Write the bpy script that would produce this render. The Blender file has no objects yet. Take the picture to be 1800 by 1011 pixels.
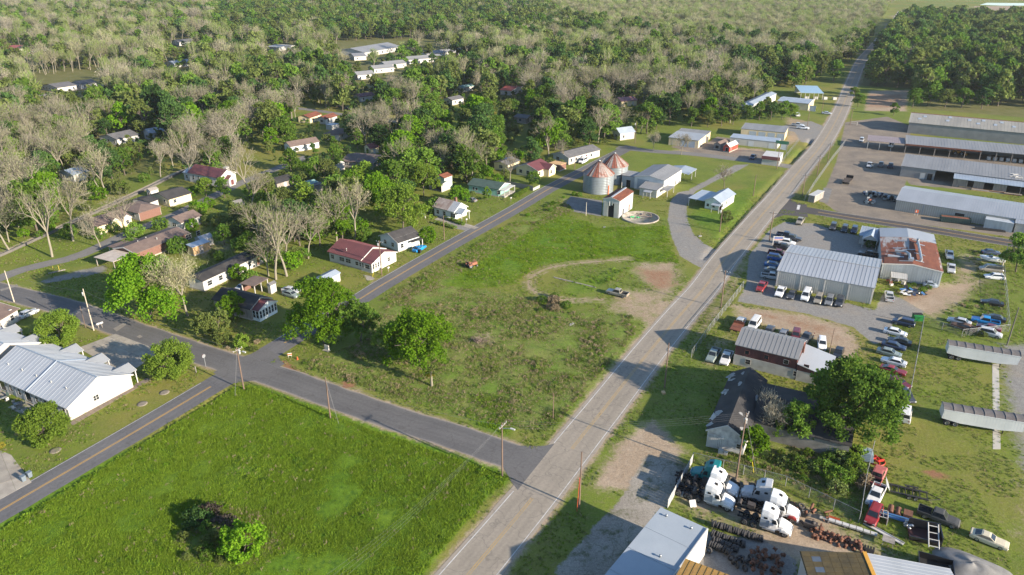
import bpy, bmesh, math, random
import numpy as np
from mathutils import Vector, Matrix

random.seed(7)
rng = np.random.default_rng(7)
SC = bpy.context.scene
COL = SC.collection
R = math.radians

# ------------------------------------------------------------------ camera
F_PX, HORIZON_Y, CAM_H = 1300.0, -88.0, 77.0
PITCH = math.atan((505.5 - HORIZON_Y) / F_PX)
cam_d = bpy.data.cameras.new("camera")
cam = bpy.data.objects.new("camera", cam_d)
COL.objects.link(cam)
cam.location = (0, 0, CAM_H)
cam.rotation_euler = (math.pi / 2 - PITCH, 0, 0)
cam_d.sensor_width = 36.0
cam_d.lens = 36.0 * F_PX / 1800.0
cam_d.clip_start = 1.0
cam_d.clip_end = 9000.0
SC.camera = cam

# ------------------------------------------------------------------ light
SUN_AZ, SUN_EL = 123.7, 18.5          # clockwise from +Y, degrees
world = bpy.data.worlds.new("World")
SC.world = world
world.use_nodes = True
wn = world.node_tree
for n in list(wn.nodes):
    wn.nodes.remove(n)
w_out = wn.nodes.new("ShaderNodeOutputWorld")
w_bg = wn.nodes.new("ShaderNodeBackground")
w_sky = wn.nodes.new("ShaderNodeTexSky")
w_sky.sky_type = 'NISHITA'
w_sky.sun_disc = False
w_sky.sun_elevation = R(SUN_EL)
w_sky.sun_rotation = R(SUN_AZ)
w_sky.altitude = 80
w_sky.air_density = 1.0
w_sky.dust_density = 0.4
w_sky.ozone_density = 3.0
w_bg.inputs["Strength"].default_value = 0.105
wn.links.new(w_sky.outputs["Color"], w_bg.inputs["Color"])
wn.links.new(w_bg.outputs["Background"], w_out.inputs["Surface"])

sun_d = bpy.data.lights.new("sun", 'SUN')
sun_d.energy = 5.0
sun_d.angle = R(0.53)
sun_d.color = (1.0, 0.872, 0.71)
sun = bpy.data.objects.new("sun", sun_d)
COL.objects.link(sun)
sv = Vector((math.sin(R(SUN_AZ)) * math.cos(R(SUN_EL)), math.cos(R(SUN_AZ)) * math.cos(R(SUN_EL)), math.sin(R(SUN_EL))))
sun.rotation_euler = sv.to_track_quat('Z', 'Y').to_euler()
sun.location = (200, -100, 200)

SC.view_settings.view_transform = 'Standard'
SC.view_settings.look = 'None'
SC.view_settings.exposure = 1.42
SC.view_settings.gamma = 1.0
SC.view_settings.use_curve_mapping = False
SC.render.engine = 'CYCLES'
SC.cycles.max_bounces = 8
SC.cycles.diffuse_bounces = 4
SC.cycles.glossy_bounces = 2
SC.cycles.transmission_bounces = 4
SC.cycles.transparent_max_bounces = 6
SC.cycles.caustics_reflective = False
SC.cycles.caustics_refractive = False
SC.cycles.use_denoising = True

# ------------------------------------------------------------------ map helper: a point of the plan photo -> ground metres
_s, _c = math.sin(PITCH), math.cos(PITCH)
def G(px, py, z=0.0):
    u = (px - 900.0) / F_PX
    v = (py - 505.5) / F_PX
    dx, dy, dz = u, _c - v * _s, -_s - v * _c
    t = (CAM_H - z) / (-dz)
    return Vector((dx * t, dy * t, z))

def PX(p):
    q = (p[0], p[1], p[2] - CAM_H)
    d = q[1] * _c - q[2] * _s
    u = q[1] * _s + q[2] * _c
    return 900 + F_PX * q[0] / d, 505.5 - F_PX * u / d

def GA(pts, z=0.0):
    return [G(x, y, z) for x, y in pts]

# ------------------------------------------------------------------ objects
def tag(o, label=None, cat=None, group=None, kind=None):
    if label: o["label"] = label
    if cat: o["category"] = cat
    if group: o["group"] = group
    if kind: o["kind"] = kind
    return o

def empty(name, loc, rz=0.0, label=None, cat=None, group=None):
    o = bpy.data.objects.new(name, None)
    o.empty_display_size = 0.3
    COL.objects.link(o)
    o.location = loc
    o.rotation_euler = (0, 0, rz)
    return tag(o, label, cat, group)

class MB:
    """collects faces for one mesh object"""
    def __init__(s):
        s.v = []; s.f = []; s.m = []; s.sm = []
    def add(s, verts, faces, mi=0, smooth=False):
        b = len(s.v)
        s.v.extend([tuple(p) for p in verts])
        for f in faces:
            s.f.append(tuple(b + i for i in f)); s.m.append(mi); s.sm.append(smooth)
    def box(s, x0, y0, z0, x1, y1, z1, mi=0):
        v = [(x0,y0,z0),(x1,y0,z0),(x1,y1,z0),(x0,y1,z0),(x0,y0,z1),(x1,y0,z1),(x1,y1,z1),(x0,y1,z1)]
        s.add(v, [(0,3,2,1),(4,5,6,7),(0,1,5,4),(1,2,6,5),(2,3,7,6),(3,0,4,7)], mi)
    def cbox(s, c, sx, sy, sz, rz=0.0, mi=0):
        cz, sn = math.cos(rz), math.sin(rz)
        v = []
        for dz in (-.5, .5):
            for dx, dy in ((-.5,-.5),(.5,-.5),(.5,.5),(-.5,.5)):
                x, y = dx*sx, dy*sy
                v.append((c[0]+x*cz-y*sn, c[1]+x*sn+y*cz, c[2]+dz*sz))
        s.add(v, [(0,3,2,1),(4,5,6,7),(0,1,5,4),(1,2,6,5),(2,3,7,6),(3,0,4,7)], mi)
    def hexa(s, v, mi=0):
        s.add(v, [(0,3,2,1),(4,5,6,7),(0,1,5,4),(1,2,6,5),(2,3,7,6),(3,0,4,7)], mi)
    def quad(s, a, b, c, d, mi=0):
        s.add([a,b,c,d], [(0,1,2,3)], mi)
    def tri(s, a, b, c, mi=0):
        s.add([a,b,c], [(0,1,2)], mi)
    def prism(s, ring, z0, z1, mi=0):
        n = len(ring)
        v = [(p[0],p[1],z0) for p in ring] + [(p[0],p[1],z1) for p in ring]
        f = [tuple(range(n-1,-1,-1)), tuple(range(n,2*n))] + [(i,(i+1)%n,n+(i+1)%n,n+i) for i in range(n)]
        s.add(v, f, mi)
    def tube(s, p0, p1, r0, r1=None, n=8, mi=0, caps=True, smooth=True):
        if r1 is None: r1 = r0
        p0 = Vector(p0); p1 = Vector(p1)
        d = p1 - p0
        if d.length < 1e-6: return
        d.normalize()
        a = d.orthogonal().normalized(); b = d.cross(a)
        v = []
        for p, r in ((p0, r0), (p1, r1)):
            for i in range(n):
                t = 2*math.pi*i/n
                v.append(p + a*(math.cos(t)*r) + b*(math.sin(t)*r))
        s.add(v, [(i,(i+1)%n,n+(i+1)%n,n+i) for i in range(n)], mi, smooth)
        if caps:
            s.add(v[:n], [tuple(range(n-1,-1,-1))], mi)
            s.add(v[n:], [tuple(range(n))], mi)
    def lathe(s, c, prof, n=16, mi=0, smooth=True):
        """profile of (r, z) about the vertical through c"""
        v = []
        for r, z in prof:
            for i in range(n):
                t = 2*math.pi*i/n
                v.append((c[0]+r*math.cos(t), c[1]+r*math.sin(t), c[2]+z))
        f = []
        for k in range(len(prof)-1):
            for i in range(n):
                f.append((k*n+i, k*n+(i+1)%n, (k+1)*n+(i+1)%n, (k+1)*n+i))
        s.add(v, f, mi, smooth)
    def mesh(s, name, mats):
        me = bpy.data.meshes.new(name)
        me.from_pydata(s.v, [], s.f)
        if not isinstance(mats, (list, tuple)): mats = [mats]
        for m in mats: me.materials.append(m)
        if len(s.f):
            me.polygons.foreach_set("material_index", s.m)
            me.polygons.foreach_set("use_smooth", s.sm)
        me.update()
        return me
    def build(s, name, mats, parent=None, loc=None, rz=None):
        o = bpy.data.objects.new(name, s.mesh(name, mats))
        COL.objects.link(o)
        if parent is not None: o.parent = parent
        if loc is not None: o.location = loc
        if rz is not None: o.rotation_euler = (0, 0, rz)
        return o

def mesh_obj(name, me, parent=None, loc=None, rot=None, mat=None):
    o = bpy.data.objects.new(name, me)
    COL.objects.link(o)
    if parent is not None: o.parent = parent
    if loc is not None: o.location = loc
    if rot is not None: o.rotation_euler = rot
    if mat is not None:
        o.material_slots[0].link = 'OBJECT'
        o.material_slots[0].material = mat
    return o

def copy_tree(o, parent=None):
    c = o.copy(); COL.objects.link(c)
    if parent is not None: c.parent = parent
    for ch in list(o.children): copy_tree(ch, c)
    return c

# ------------------------------------------------------------------ materials
def _nodes(name):
    m = bpy.data.materials.new(name); m.use_nodes = True
    nt = m.node_tree
    return m, nt, nt.nodes["Principled BSDF"]

def N(nt, t, **kw):
    n = nt.nodes.new(t)
    for k, v in kw.items(): setattr(n, k, v)
    return n

def noise(nt, vec, scale, detail=3.0, rough=0.55, dist=0.0):
    n = N(nt, "ShaderNodeTexNoise")
    n.inputs["Scale"].default_value = scale
    n.inputs["Detail"].default_value = detail
    n.inputs["Roughness"].default_value = rough
    n.inputs["Distortion"].default_value = dist
    if vec is not None: nt.links.new(vec, n.inputs["Vector"])
    return n.outputs["Fac"]

def ramp(nt, fac, stops):
    r = N(nt, "ShaderNodeValToRGB")
    el = r.color_ramp.elements
    while len(el) > 1: el.remove(el[-1])
    el[0].position = stops[0][0]; c = stops[0][1]
    el[0].color = (*c, 1) if isinstance(c, tuple) else (c, c, c, 1)
    for p, c in stops[1:]:
        e = el.new(p); e.color = (*c, 1) if isinstance(c, tuple) else (c, c, c, 1)
    nt.links.new(fac, r.inputs["Fac"])
    return r.outputs["Color"]

def mix(nt, fac, a, b, mode='MIX'):
    n = N(nt, "ShaderNodeMix", data_type='RGBA', blend_type=mode)
    for i, x in ((0, fac), (6, a), (7, b)):
        if hasattr(x, "is_linked"): nt.links.new(x, n.inputs[i])
        elif isinstance(x, tuple): n.inputs[i].default_value = (*x, 1)
        else: n.inputs[i].default_value = x if i == 0 else (x, x, x, 1)
    return n.outputs[2]

def mth(nt, op, a, b=None, c=None, clamp=False):
    n = N(nt, "ShaderNodeMath", operation=op, use_clamp=clamp)
    for i, x in enumerate((a, b, c)):
        if x is None: continue
        if hasattr(x, "is_linked"): nt.links.new(x, n.inputs[i])
        else: n.inputs[i].default_value = x
    return n.outputs[0]

def vscale(nt, vec, sx, sy, sz):
    n = N(nt, "ShaderNodeMapping")
    n.inputs["Scale"].default_value = (sx, sy, sz)
    nt.links.new(vec, n.inputs["Vector"])
    return n.outputs["Vector"]

def bump(nt, bs, h, strength=0.5, dist=0.1):
    b = N(nt, "ShaderNodeBump")
    b.inputs["Strength"].default_value = strength
    b.inputs["Distance"].default_value = dist
    nt.links.new(h, b.inputs["Height"])
    nt.links.new(b.outputs["Normal"], bs.inputs["Normal"])

MATS = {}
def M(name, col, rough=0.75, col2=None, vs=0.8, metal=0.0, streak=None, fine=0.12, spec=0.3, bmp=0.0, lo=0.35, hi=0.68, rnd=0.0):
    """weathered paint / board / metal: two tones broken up by noise in object space, fine grain on top"""
    if name in MATS: return MATS[name]
    m, nt, bs = _nodes(name)
    tc = N(nt, "ShaderNodeTexCoord").outputs["Object"]
    if streak: tc2 = vscale(nt, tc, *streak)
    else: tc2 = tc
    if col2 is None: col2 = tuple(c * 0.78 for c in col)
    f = ramp(nt, noise(nt, tc2, vs, 4), [(lo, 0.0), (hi, 1.0)])
    c = mix(nt, f, col, col2)
    g = noise(nt, tc, 9.0, 2)
    g = ramp(nt, g, [(0.25, 1.0 - fine), (0.75, 1.0 + fine * 0.3)])
    c = mix(nt, 1.0, c, g, 'MULTIPLY')
    if rnd:
        oi = N(nt, "ShaderNodeObjectInfo").outputs["Random"]
        k = mth(nt, 'MULTIPLY_ADD', oi, rnd * 2, 1.0 - rnd)
        c = mix(nt, 1.0, c, k, 'MULTIPLY')
    nt.links.new(c, bs.inputs["Base Color"])
    bs.inputs["Roughness"].default_value = rough
    bs.inputs["Metallic"].default_value = metal
    bs.inputs["Specular IOR Level"].default_value = spec
    if bmp: bump(nt, bs, noise(nt, tc, 14.0, 3), bmp, 0.03)
    MATS[name] = m
    return m

def flat(name, col, rough=0.5, metal=0.0, spec=0.4, coat=0.0):
    if name in MATS: return MATS[name]
    m, nt, bs = _nodes(name)
    tc = N(nt, "ShaderNodeTexCoord").outputs["Object"]
    g = ramp(nt, noise(nt, tc, 2.5, 3), [(0.3, 0.86), (0.7, 1.05)])
    nt.links.new(mix(nt, 1.0, col, g, 'MULTIPLY'), bs.inputs["Base Color"])
    bs.inputs["Roughness"].default_value = rough
    bs.inputs["Metallic"].default_value = metal
    bs.inputs["Specular IOR Level"].default_value = spec
    if coat: bs.inputs["Coat Weight"].default_value = coat; bs.inputs["Coat Roughness"].default_value = 0.15
    MATS[name] = m
    return m

GLASS = flat("glass", (0.02, 0.025, 0.03), 0.08, 0.0, 0.6)
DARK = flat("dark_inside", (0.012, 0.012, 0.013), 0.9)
RUBBER = flat("rubber", (0.018, 0.018, 0.02), 0.85)
WHITE = M("white_paint", (0.48, 0.47, 0.445), 0.6, (0.41, 0.40, 0.375), 0.5, fine=0.06)
CONC = M("concrete", (0.40, 0.37, 0.32), 0.9, (0.27, 0.24, 0.20), 0.35, bmp=0.3)
STEEL = M("galvanised_steel", (0.42, 0.44, 0.46), 0.42, (0.30, 0.32, 0.34), 1.2, metal=0.55)
WOODP = M("pole_wood", (0.17, 0.115, 0.085), 0.9, (0.11, 0.078, 0.062), 2.0, streak=(1, 1, 0.15))
WOODG = M("grey_wood", (0.30, 0.27, 0.24), 0.9, (0.19, 0.17, 0.15), 2.0, streak=(1, 1, 0.2))
TAN = M("tan_metal_wall", (0.55, 0.46, 0.30), 0.6, (0.47, 0.38, 0.25), 0.5, fine=0.08)
CREAM = M("cream_siding", (0.66, 0.56, 0.34), 0.7, (0.58, 0.49, 0.30), 0.6)
BLUISH = M("pale_siding", (0.62, 0.66, 0.66), 0.7, (0.52, 0.56, 0.57), 0.6)
BRICK = M("brick_red", (0.185, 0.10, 0.075), 0.85, (0.145, 0.075, 0.06), 3.0)
GREENW = M("green_siding", (0.22, 0.42, 0.34), 0.7, (0.18, 0.35, 0.29), 0.7)
ORANGEW = M("tan_board", (0.56, 0.36, 0.18), 0.75, (0.45, 0.29, 0.15), 0.9)
REDW = M("red_board", (0.165, 0.058, 0.052), 0.85, (0.11, 0.05, 0.048), 1.6, streak=(1, 1, 0.25), lo=.3, hi=.7)
BLOCKW = M("pale_block_wall", (0.46, 0.44, 0.40), 0.9, (0.33, 0.31, 0.28), 0.6)
MAROON = M("maroon_roof", (0.135, 0.046, 0.048), 0.55, (0.105, 0.038, 0.041), 0.5, fine=0.1)
CHAR = M("charcoal_shingle", (0.06, 0.056, 0.055), 0.9, (0.042, 0.04, 0.04), 0.7, fine=0.3)
BROWNR = M("brown_shingle", (0.17, 0.125, 0.105), 0.9, (0.125, 0.092, 0.08), 0.6, fine=0.25)
GREYR = M("grey_shingle", (0.145, 0.14, 0.14), 0.9, (0.10, 0.10, 0.105), 0.6, fine=0.25)
GREENR = M("green_shingle", (0.058, 0.095, 0.08), 0.9, (0.045, 0.075, 0.065), 0.6, fine=0.25)
BLACKR = M("black_felt_roof", (0.030, 0.029, 0.030), 0.9, (0.055, 0.052, 0.05), 0.35, fine=0.3)
METALR = M("pale_metal_roof", (0.32, 0.34, 0.365), 0.45, (0.28, 0.30, 0.32), 0.3, metal=0.15, streak=(1, 0.25, 1), fine=0.07)
METALB = M("blue_grey_metal_roof", (0.32, 0.37, 0.42), 0.42, (0.27, 0.31, 0.36), 0.4, metal=0.15, fine=0.07)
METALG = M("grey_metal_roof", (0.235, 0.237, 0.237), 0.55, (0.19, 0.192, 0.195), 0.35, metal=0.1, streak=(1, 0.2, 1), fine=0.1)
METALY = M("weathered_cement_roof", (0.28, 0.268, 0.235), 0.8, (0.215, 0.208, 0.188), 0.25, streak=(1, 0.25, 1), fine=0.15)
RUST = M("rusty_sheet", (0.21, 0.075, 0.042), 0.85, (0.125, 0.045, 0.03), 0.9, streak=(1, 0.3, 1), fine=0.3)
RUSTM = M("rust_streaked_sheet", (0.20, 0.072, 0.042), 0.75, (0.36, 0.345, 0.33), 0.55, streak=(1, 0.22, 1), fine=0.2, lo=.47, hi=.56)
RUSTY = M("ochre_rust_roof", (0.38, 0.22, 0.055), 0.85, (0.23, 0.135, 0.05), 0.9, streak=(1, 0.4, 1), fine=0.3)
MOSSR = M("mossy_brown_roof", (0.115, 0.085, 0.035), 0.85, (0.075, 0.06, 0.032), 0.7, fine=0.3)
METALW = M("ribbed_wall_metal", (0.50, 0.49, 0.45), 0.5, (0.42, 0.41, 0.38), 0.4, metal=0.1, fine=0.08)
ROLLB = flat("blue_grey_door", (0.30, 0.35, 0.40), 0.5)
FASCIA = flat("white_fascia", (0.48, 0.47, 0.445), 0.6)
CHAINM = M("chain_wire", (0.30, 0.31, 0.31), 0.55, (0.22, 0.22, 0.22), 1.0, metal=0.4)
# ================================================================== GROUND
def poly_dist(pts, X, Y):
    """signed distance (inside > 0) of points to a polygon"""
    P = np.array([(p[0], p[1]) for p in pts]); n = len(P)
    d = np.full(X.shape, 1e9); ins = np.zeros(X.shape, bool)
    for i in range(n):
        ax, ay = P[i]; bx, by = P[(i+1) % n]
        ex, ey = bx-ax, by-ay
        t = np.clip(((X-ax)*ex + (Y-ay)*ey) / max(ex*ex+ey*ey, 1e-9), 0, 1)
        d = np.minimum(d, np.hypot(X-(ax+t*ex), Y-(ay+t*ey)))
        if ey != 0:
            ins ^= ((ay > Y) != (by > Y)) & (X < ex*(Y-ay)/ey + ax)
    return np.where(ins, d, -d)

def line_dist(pts, X, Y):
    P = np.array([(p[0], p[1]) for p in pts])
    d = np.full(X.shape, 1e9)
    for i in range(len(P)-1):
        ax, ay = P[i]; bx, by = P[i+1]
        ex, ey = bx-ax, by-ay
        t = np.clip(((X-ax)*ex + (Y-ay)*ey) / max(ex*ex+ey*ey, 1e-9), 0, 1)
        d = np.minimum(d, np.hypot(X-(ax+t*ex), Y-(ay+t*ey)))
    return d

def sstep(d, soft):
    t = np.clip(d / soft * .5 + .5, 0, 1)
    return t*t*(3-2*t)

# roads as centre lines (photo points) and half widths in metres
MAIN = [(790,1050),(826,1007),(936,876),(1030,758),(1060,721),(1117.5,648),(1150,608),(1199,550),(1238,506),(1277,452),(1335,383),(1366,348),(1410,295),(1447,251),(1478,195),(1495.5,150),(1514.5,107),(1535,83),(1560,52),(1574,35),(1584,20)]
ROAD2 = [(-60,933),(0,898),(240,757.5),(387,670),(421,651),(471,621),(500,603),(642,520),(666,504.5),(780,438),(899.5,371),(962,334),(1020,303),(1090,267),(1110,257)]
SIDE = [(-90,486),(-20,506),(40,521),(125,543),(220,577),(312,609),(412,641),(487,662),(567,690),(675,729),(775,760),(870,792),(925,812)]
RIGHT = [(1372,362),(1405,367.5),(1500,383),(1600,398),(1700,414.5),(1800,431),(1960,457)]
CROSS = [(1085,259),(1150,266),(1225,271.5),(1349,287),(1395,294)]
LANE = [(-20,497),(40,474),(95,461),(145,447),(225,410),(300,381),(375,345),(425,321),(470,303),(540,275)]
FARRD = [(20,179),(100,163),(197,147),(240,138)]
BACKST = [(500,188),(560,195),(620,204),(690,213),(760,217)]
ROADS = [(MAIN,3.9),(ROAD2,2.9),(SIDE,3.4),(RIGHT,3.3),(CROSS,2.9),(LANE,2.3),(FARRD,3.0),(BACKST,2.4)]
ROADW = [(GA(p), w) for p, w in ROADS]

def smooth_line(pts, step=3.0):
    """Catmull-Rom through ground points"""
    P = [Vector((p[0], p[1], 0)) for p in pts]
    P = [P[0]*2-P[1]] + P + [P[-1]*2-P[-2]]
    out = []
    for i in range(1, len(P)-2):
        a, b, c, d = P[i-1], P[i], P[i+1], P[i+2]
        n = max(1, int((c-b).length/step))
        for k in range(n):
            t = k/n
            out.append(0.5*((2*b)+(c-a)*t+(2*a-5*b+4*c-d)*t*t+(3*b-a-3*c+d)*t**3))
    out.append(P[-2])
    return out

def offset_line(line, off):
    out = []
    for i, p in enumerate(line):
        a = line[max(0, i-1)]; b = line[min(len(line)-1, i+1)]
        t = (b-a); t.z = 0; t.normalize()
        out.append(Vector((p.x + t.y*off, p.y - t.x*off, 0)))
    return out

def strip(name, pts, lo, hi, z, m, kind='structure', dash=None, raw=False, jag=0.0, parent=None):
    line = pts if raw else smooth_line(GA(pts))
    A = offset_line(line, lo); B = offset_line(line, hi)
    mb = MB()
    if jag:
        A = [p + Vector((random.uniform(-jag,jag), random.uniform(-jag,jag), 0)) for p in A]
        B = [p + Vector((random.uniform(-jag,jag), random.uniform(-jag,jag), 0)) for p in B]
    ac_ = []
    for i in range(len(line)-1):
        if dash and (i // dash) % 2: continue
        mb.quad((A[i].x,A[i].y,z),(B[i].x,B[i].y,z),(B[i+1].x,B[i+1].y,z),(A[i+1].x,A[i+1].y,z)); ac_ += [lo,hi,hi,lo]
    o = mb.build(name, m, parent)
    o.data.attributes.new('across','FLOAT','POINT').data.foreach_set('value', ac_)
    if kind and parent is None: o["kind"] = kind
    return o

# masks ------------------------------------------------------------
LUSH = [
 ([(-160,1010),(0,905),(100,857),(265,768),(405,683),(450,675),(575,716),(712,766),(812,798),(878,818),(893,845),(860,872),(760,990),(690,1080),(600,1180),(-200,1180)], 1.5, 1.0),
 ([(985,350),(1000,378),(1060,400),(1170,398),(1185,440),(1195,462),(1100,462),(1030,463),(960,478),(910,500),(800,520),(720,505),(830,432),(905,388)], 9.0, 0.75),
 ([(1215,350),(1300,330),(1370,300),(1300,395),(1262,432),(1225,405),(1205,380)], 5, 0.6),
 ([(1610,600),(1740,590),(1735,900),(1650,960),(1560,840),(1600,720)], 6, 0.35),
 ([(795,700),(870,688),(925,745),(885,778),(830,748)], 4, .8),
 ([(1040,480),(1110,470),(1040,520),(960,530),(990,500)], 3, .5),
]
ROUGH = [
 ([(690,520),(760,500),(850,510),(930,525),(1000,548),(1110,555),(1125,600),(1062,686),(985,745),(955,763),(830,738),(690,700),(560,655),(520,640),(640,600)], 3.0, 1.0),
 ([(660,530),(780,462),(905,390),(985,350),(1010,370),(930,410),(830,470),(730,530)], 4.0, 0.9),
 ([(1290,760),(1420,790),(1535,790),(1510,915),(1380,850),(1240,810)], 2.0, 1.0),
 ([(1660,540),(1770,500),(1765,600),(1640,575)], 4.0, 0.6),
 ([(1690,435),(1755,445),(1760,500),(1720,490)], 4.0, 0.5),
 ([(1150,700),(1215,640),(1250,640),(1230,760),(1200,800),(1100,750)], 4.0, 0.5),
 ([(300,960),(330,900),(380,885),(470,900),(500,960),(440,1000),(330,1010)], 2.0, 0.9),
]
DIRT = [
 ([(1110,462),(1190,460),(1200,490),(1190,520),(1150,512),(1120,490)], 5.0, 0.75),
 ([(1090,508),(1180,505),(1190,545),(1150,600),(1120,565),(1060,545)], 4.0, 0.65),
 ([(1090,775),(1150,740),(1200,790),(1195,815),(1140,870),(1060,860),(1040,855)], 3.0, 1.0),
 ([(1285,535),(1420,555),(1490,575),(1510,605),(1500,640),(1480,630),(1440,600),(1300,560)], 4.0, 0.95),
 ([(1600,505),(1690,495),(1735,490),(1680,540),(1640,560),(1570,535)], 5.0, 0.9),
 ([(1680,440),(1740,455),(1720,500),(1670,500)], 4.0, 0.6),
 ([(1528,160),(1598,158),(1592,196),(1520,195)], 3.0, 1.0),
 ([(1720,12),(1860,12),(1860,20),(1715,19)], 6.0, 1.0),
 ([(1330,930),(1400,905),(1480,935),(1520,985),(1500,1011),(1400,990),(1310,990)], 3.0, 0.9),
 ([(1400,880),(1520,925),(1600,985),(1580,1040),(1400,960)], 4.0, 0.6),
 ([(1180,890),(1240,920),(1330,950),(1380,940),(1380,920),(1220,880)], 1.5, 0.5),
 ([(600,676),(640,682),(622,697),(595,692)], 1.5, 0.5),
 ([(55,590),(100,578),(108,592),(60,604)], 2, .6),
 ([(645,497),(690,480),(672,500)], 1.5, .6),
 ([(1790,640),(1840,640),(1850,1000),(1780,960),(1785,850)], 8, 0.5),
 ([(1055,375),(985,372),(985,348),(1058,352)], 2, .5),
 ([(1245,256),(1340,262),(1380,285),(1300,280),(1180,264)], 3, .8),
 ([(1380,205),(1430,215),(1440,240),(1400,250),(1380,262)], 3, .7),
 ([(840,585),(868,585),(866,612),(815,610)], 2, .6),
 ([(1185,825),(1290,830),(1400,880),(1505,925),(1440,960),(1340,930),(1190,885)], 2, .75),
 ([(1310,450),(1330,445),(1300,500),(1250,575),(1215,625),(1190,640),(1240,550)], 2, .5),
 ([(1240,600),(1290,580),(1290,640),(1230,650)], 3, .5),
 ([(340,430),(400,420),(420,440),(345,458)], 3, .5),
]
REDD = [
 ([(1115,470),(1185,475),(1190,505),(1150,510)], 3.0, 0.6),
 ([(1300,545),(1420,560),(1480,580),(1490,600),(1400,580)], 4, 0.5),
 ([(487,632),(500,632),(540,664),(600,684),(570,680),(520,664)], .8, 1.0),
 ([(600,672),(622,668),(624,680),(602,684)], .6, 1.0),
 ([(1617,828),(1640,826),(1672,838),(1668,843),(1640,840)], .8, 0.9),
 ([(1560,505),(1640,515),(1600,540)], 4, .5),
 ([(1522,165),(1592,165),(1590,190),(1522,190)], 4, .5),
]
GRAV = [
 ([(1352,405),(1378,390),(1430,393),(1520,418),(1556,440),(1550,470),(1480,450),(1392,432),(1372,470),(1362,512),(1470,528),(1538,545),(1555,512),(1585,525),(1625,548),(1612,565),(1570,565),(1560,600),(1535,605),(1500,575),(1420,552),(1296,530),(1312,500),(1316,450)], 1.6, 1.0),
 ([(1192,338),(1225,333),(1207,360),(1208,385),(1218,410),(1240,430),(1268,440),(1240,475),(1215,462),(1195,450),(1180,415),(1174,385),(1178,355)], 1.3, 1.0),
 ([(1205,335),(1250,312),(1290,290),(1320,288),(1300,300),(1260,318),(1228,335)], 2.0, 0.8),
 ([(1745,600),(1860,600),(1860,900),(1790,860),(1765,760),(1750,690)], 8, 0.75),
 ([(1350,225),(1425,212),(1450,222),(1440,252),(1405,250),(1395,232)], 2, .7),
 ([(1238,935),(1345,950),(1400,985),(1400,1040),(1230,1040),(1225,965)], 1.5, 1.0),
 ([(60,495),(110,480),(190,462),(195,478),(130,492),(75,502)], 2, .6),
 ([(765,385),(850,405),(838,410),(790,400)], 1, .8),
]
YARD = [
 ([(1442,352),(1470,285),(1486,215),(1560,205),(1600,222),(1600,290),(1590,330),(1580,370),(1700,392),(1830,412),(1830,425),(1700,405),(1560,388),(1470,372)], 2.0, 1.0),
 ([(1175,258),(1245,250),(1260,240),(1300,245),(1280,262),(1372,268),(1342,284),(1250,275)], 1.5, .9),
 ([(1575,290),(1600,258),(1830,268),(1830,345),(1600,325)], 1.0, 1.0),
]
CONCM = [
 ([(1135,800),(1198,812),(1215,815),(1172,892),(1160,895),(1095,1015),(1100,1060),(1000,1060),(975,1005),(1040,930),(1090,880)], 2.0, 1.0),
 ([(1235,590),(1270,600),(1275,640),(1240,650)], 3.0, 0.4),
]
WOODM = [
 ([(-700,230),(-100,330),(0,300),(150,290),(300,235),(560,170),(700,160),(1000,190),(1150,180),(1300,150),(1400,120),(1500,0),(1500,-40),(-700,-40)], 8.0, 0.7),
 ([(1500,150),(1530,120),(1560,60),(1590,22),(1700,15),(2200,22),(2200,240),(1600,190),(1660,160)], 6.0, 1.0),
 ([(150,295),(330,240),(360,270),(150,340),(40,380),(-100,420),(-100,330)], 4.0, .5),
]
ORCH = [([(900,115),(1200,115),(1420,75),(1480,100),(1560,25),(1560,-30),(850,-40),(900,40)], 8.0, 1.0)]

xs = np.concatenate([-np.geomspace(3500,230,40)[:-1], np.arange(-230,-110,2.0), np.arange(-110,190,0.8), np.arange(190,330,2.0), np.geomspace(330,3500,36)])
ys = np.concatenate([np.arange(20,60,4.0), np.arange(60,230,0.8), np.arange(230,400,1.6), np.arange(400,620,4.0), np.geomspace(620,6500,60)])
GX, GY = np.meshgrid(xs, ys)
gx, gy = GX.ravel(), GY.ravel()

def mask(lst):
    w = np.zeros(gx.shape)
    for pts, soft, k in lst:
        P = GA(pts)
        x0 = min(p.x for p in P)-soft*2; x1 = max(p.x for p in P)+soft*2
        y0 = min(p.y for p in P)-soft*2; y1 = max(p.y for p in P)+soft*2
        sel = (gx > x0) & (gx < x1) & (gy > y0) & (gy < y1)
        if not sel.any(): continue
        w[sel] = np.maximum(w[sel], k*sstep(poly_dist(P, gx[sel], gy[sel]), soft))
    return w

W = {k: mask(v) for k, v in (("lush",LUSH),("rough",ROUGH),("dirt",DIRT),("red",REDD),("gravel",GRAV),("yard",YARD),("conc",CONCM),("wood",WOODM),("orch",ORCH))}
# tyre arc in the rough field
arc = smooth_line(GA([(1105,455),(1050,460),(1000,465),(960,473),(932,490),(930,506),(955,520),(1000,528),(1060,527)]))
da = line_dist(arc, gx, gy)
W["dirt"] = np.maximum(W["dirt"], 0.74*np.clip(1.25-da/2.4, 0, 1)*(.74+.26*np.cos(da*4.2)))
W["lush"] *= np.clip((da-1.0)/2.5, 0.45, 1)
W["rough"] *= np.clip((da-1.0)/2.5, 0.2, 1)
droad = np.full(gx.shape, 1e9)
for P, w in ROADW:
    droad = np.minimum(droad, line_dist(P, gx, gy) - w)
# tan verge along the edges of the two bigger roads
dm = line_dist(ROADW[0][0], gx, gy) - 3.9
W["dirt"] = np.maximum(W["dirt"], 0.75*np.clip(1.0-dm/1.6, 0, 1)*(dm > -3))
ds = line_dist(ROADW[2][0], gx, gy) - 3.4
W["dirt"] = np.maximum(W["dirt"], 0.7*np.clip(1.0-ds/1.3, 0, 1)*(ds > -3))
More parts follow.
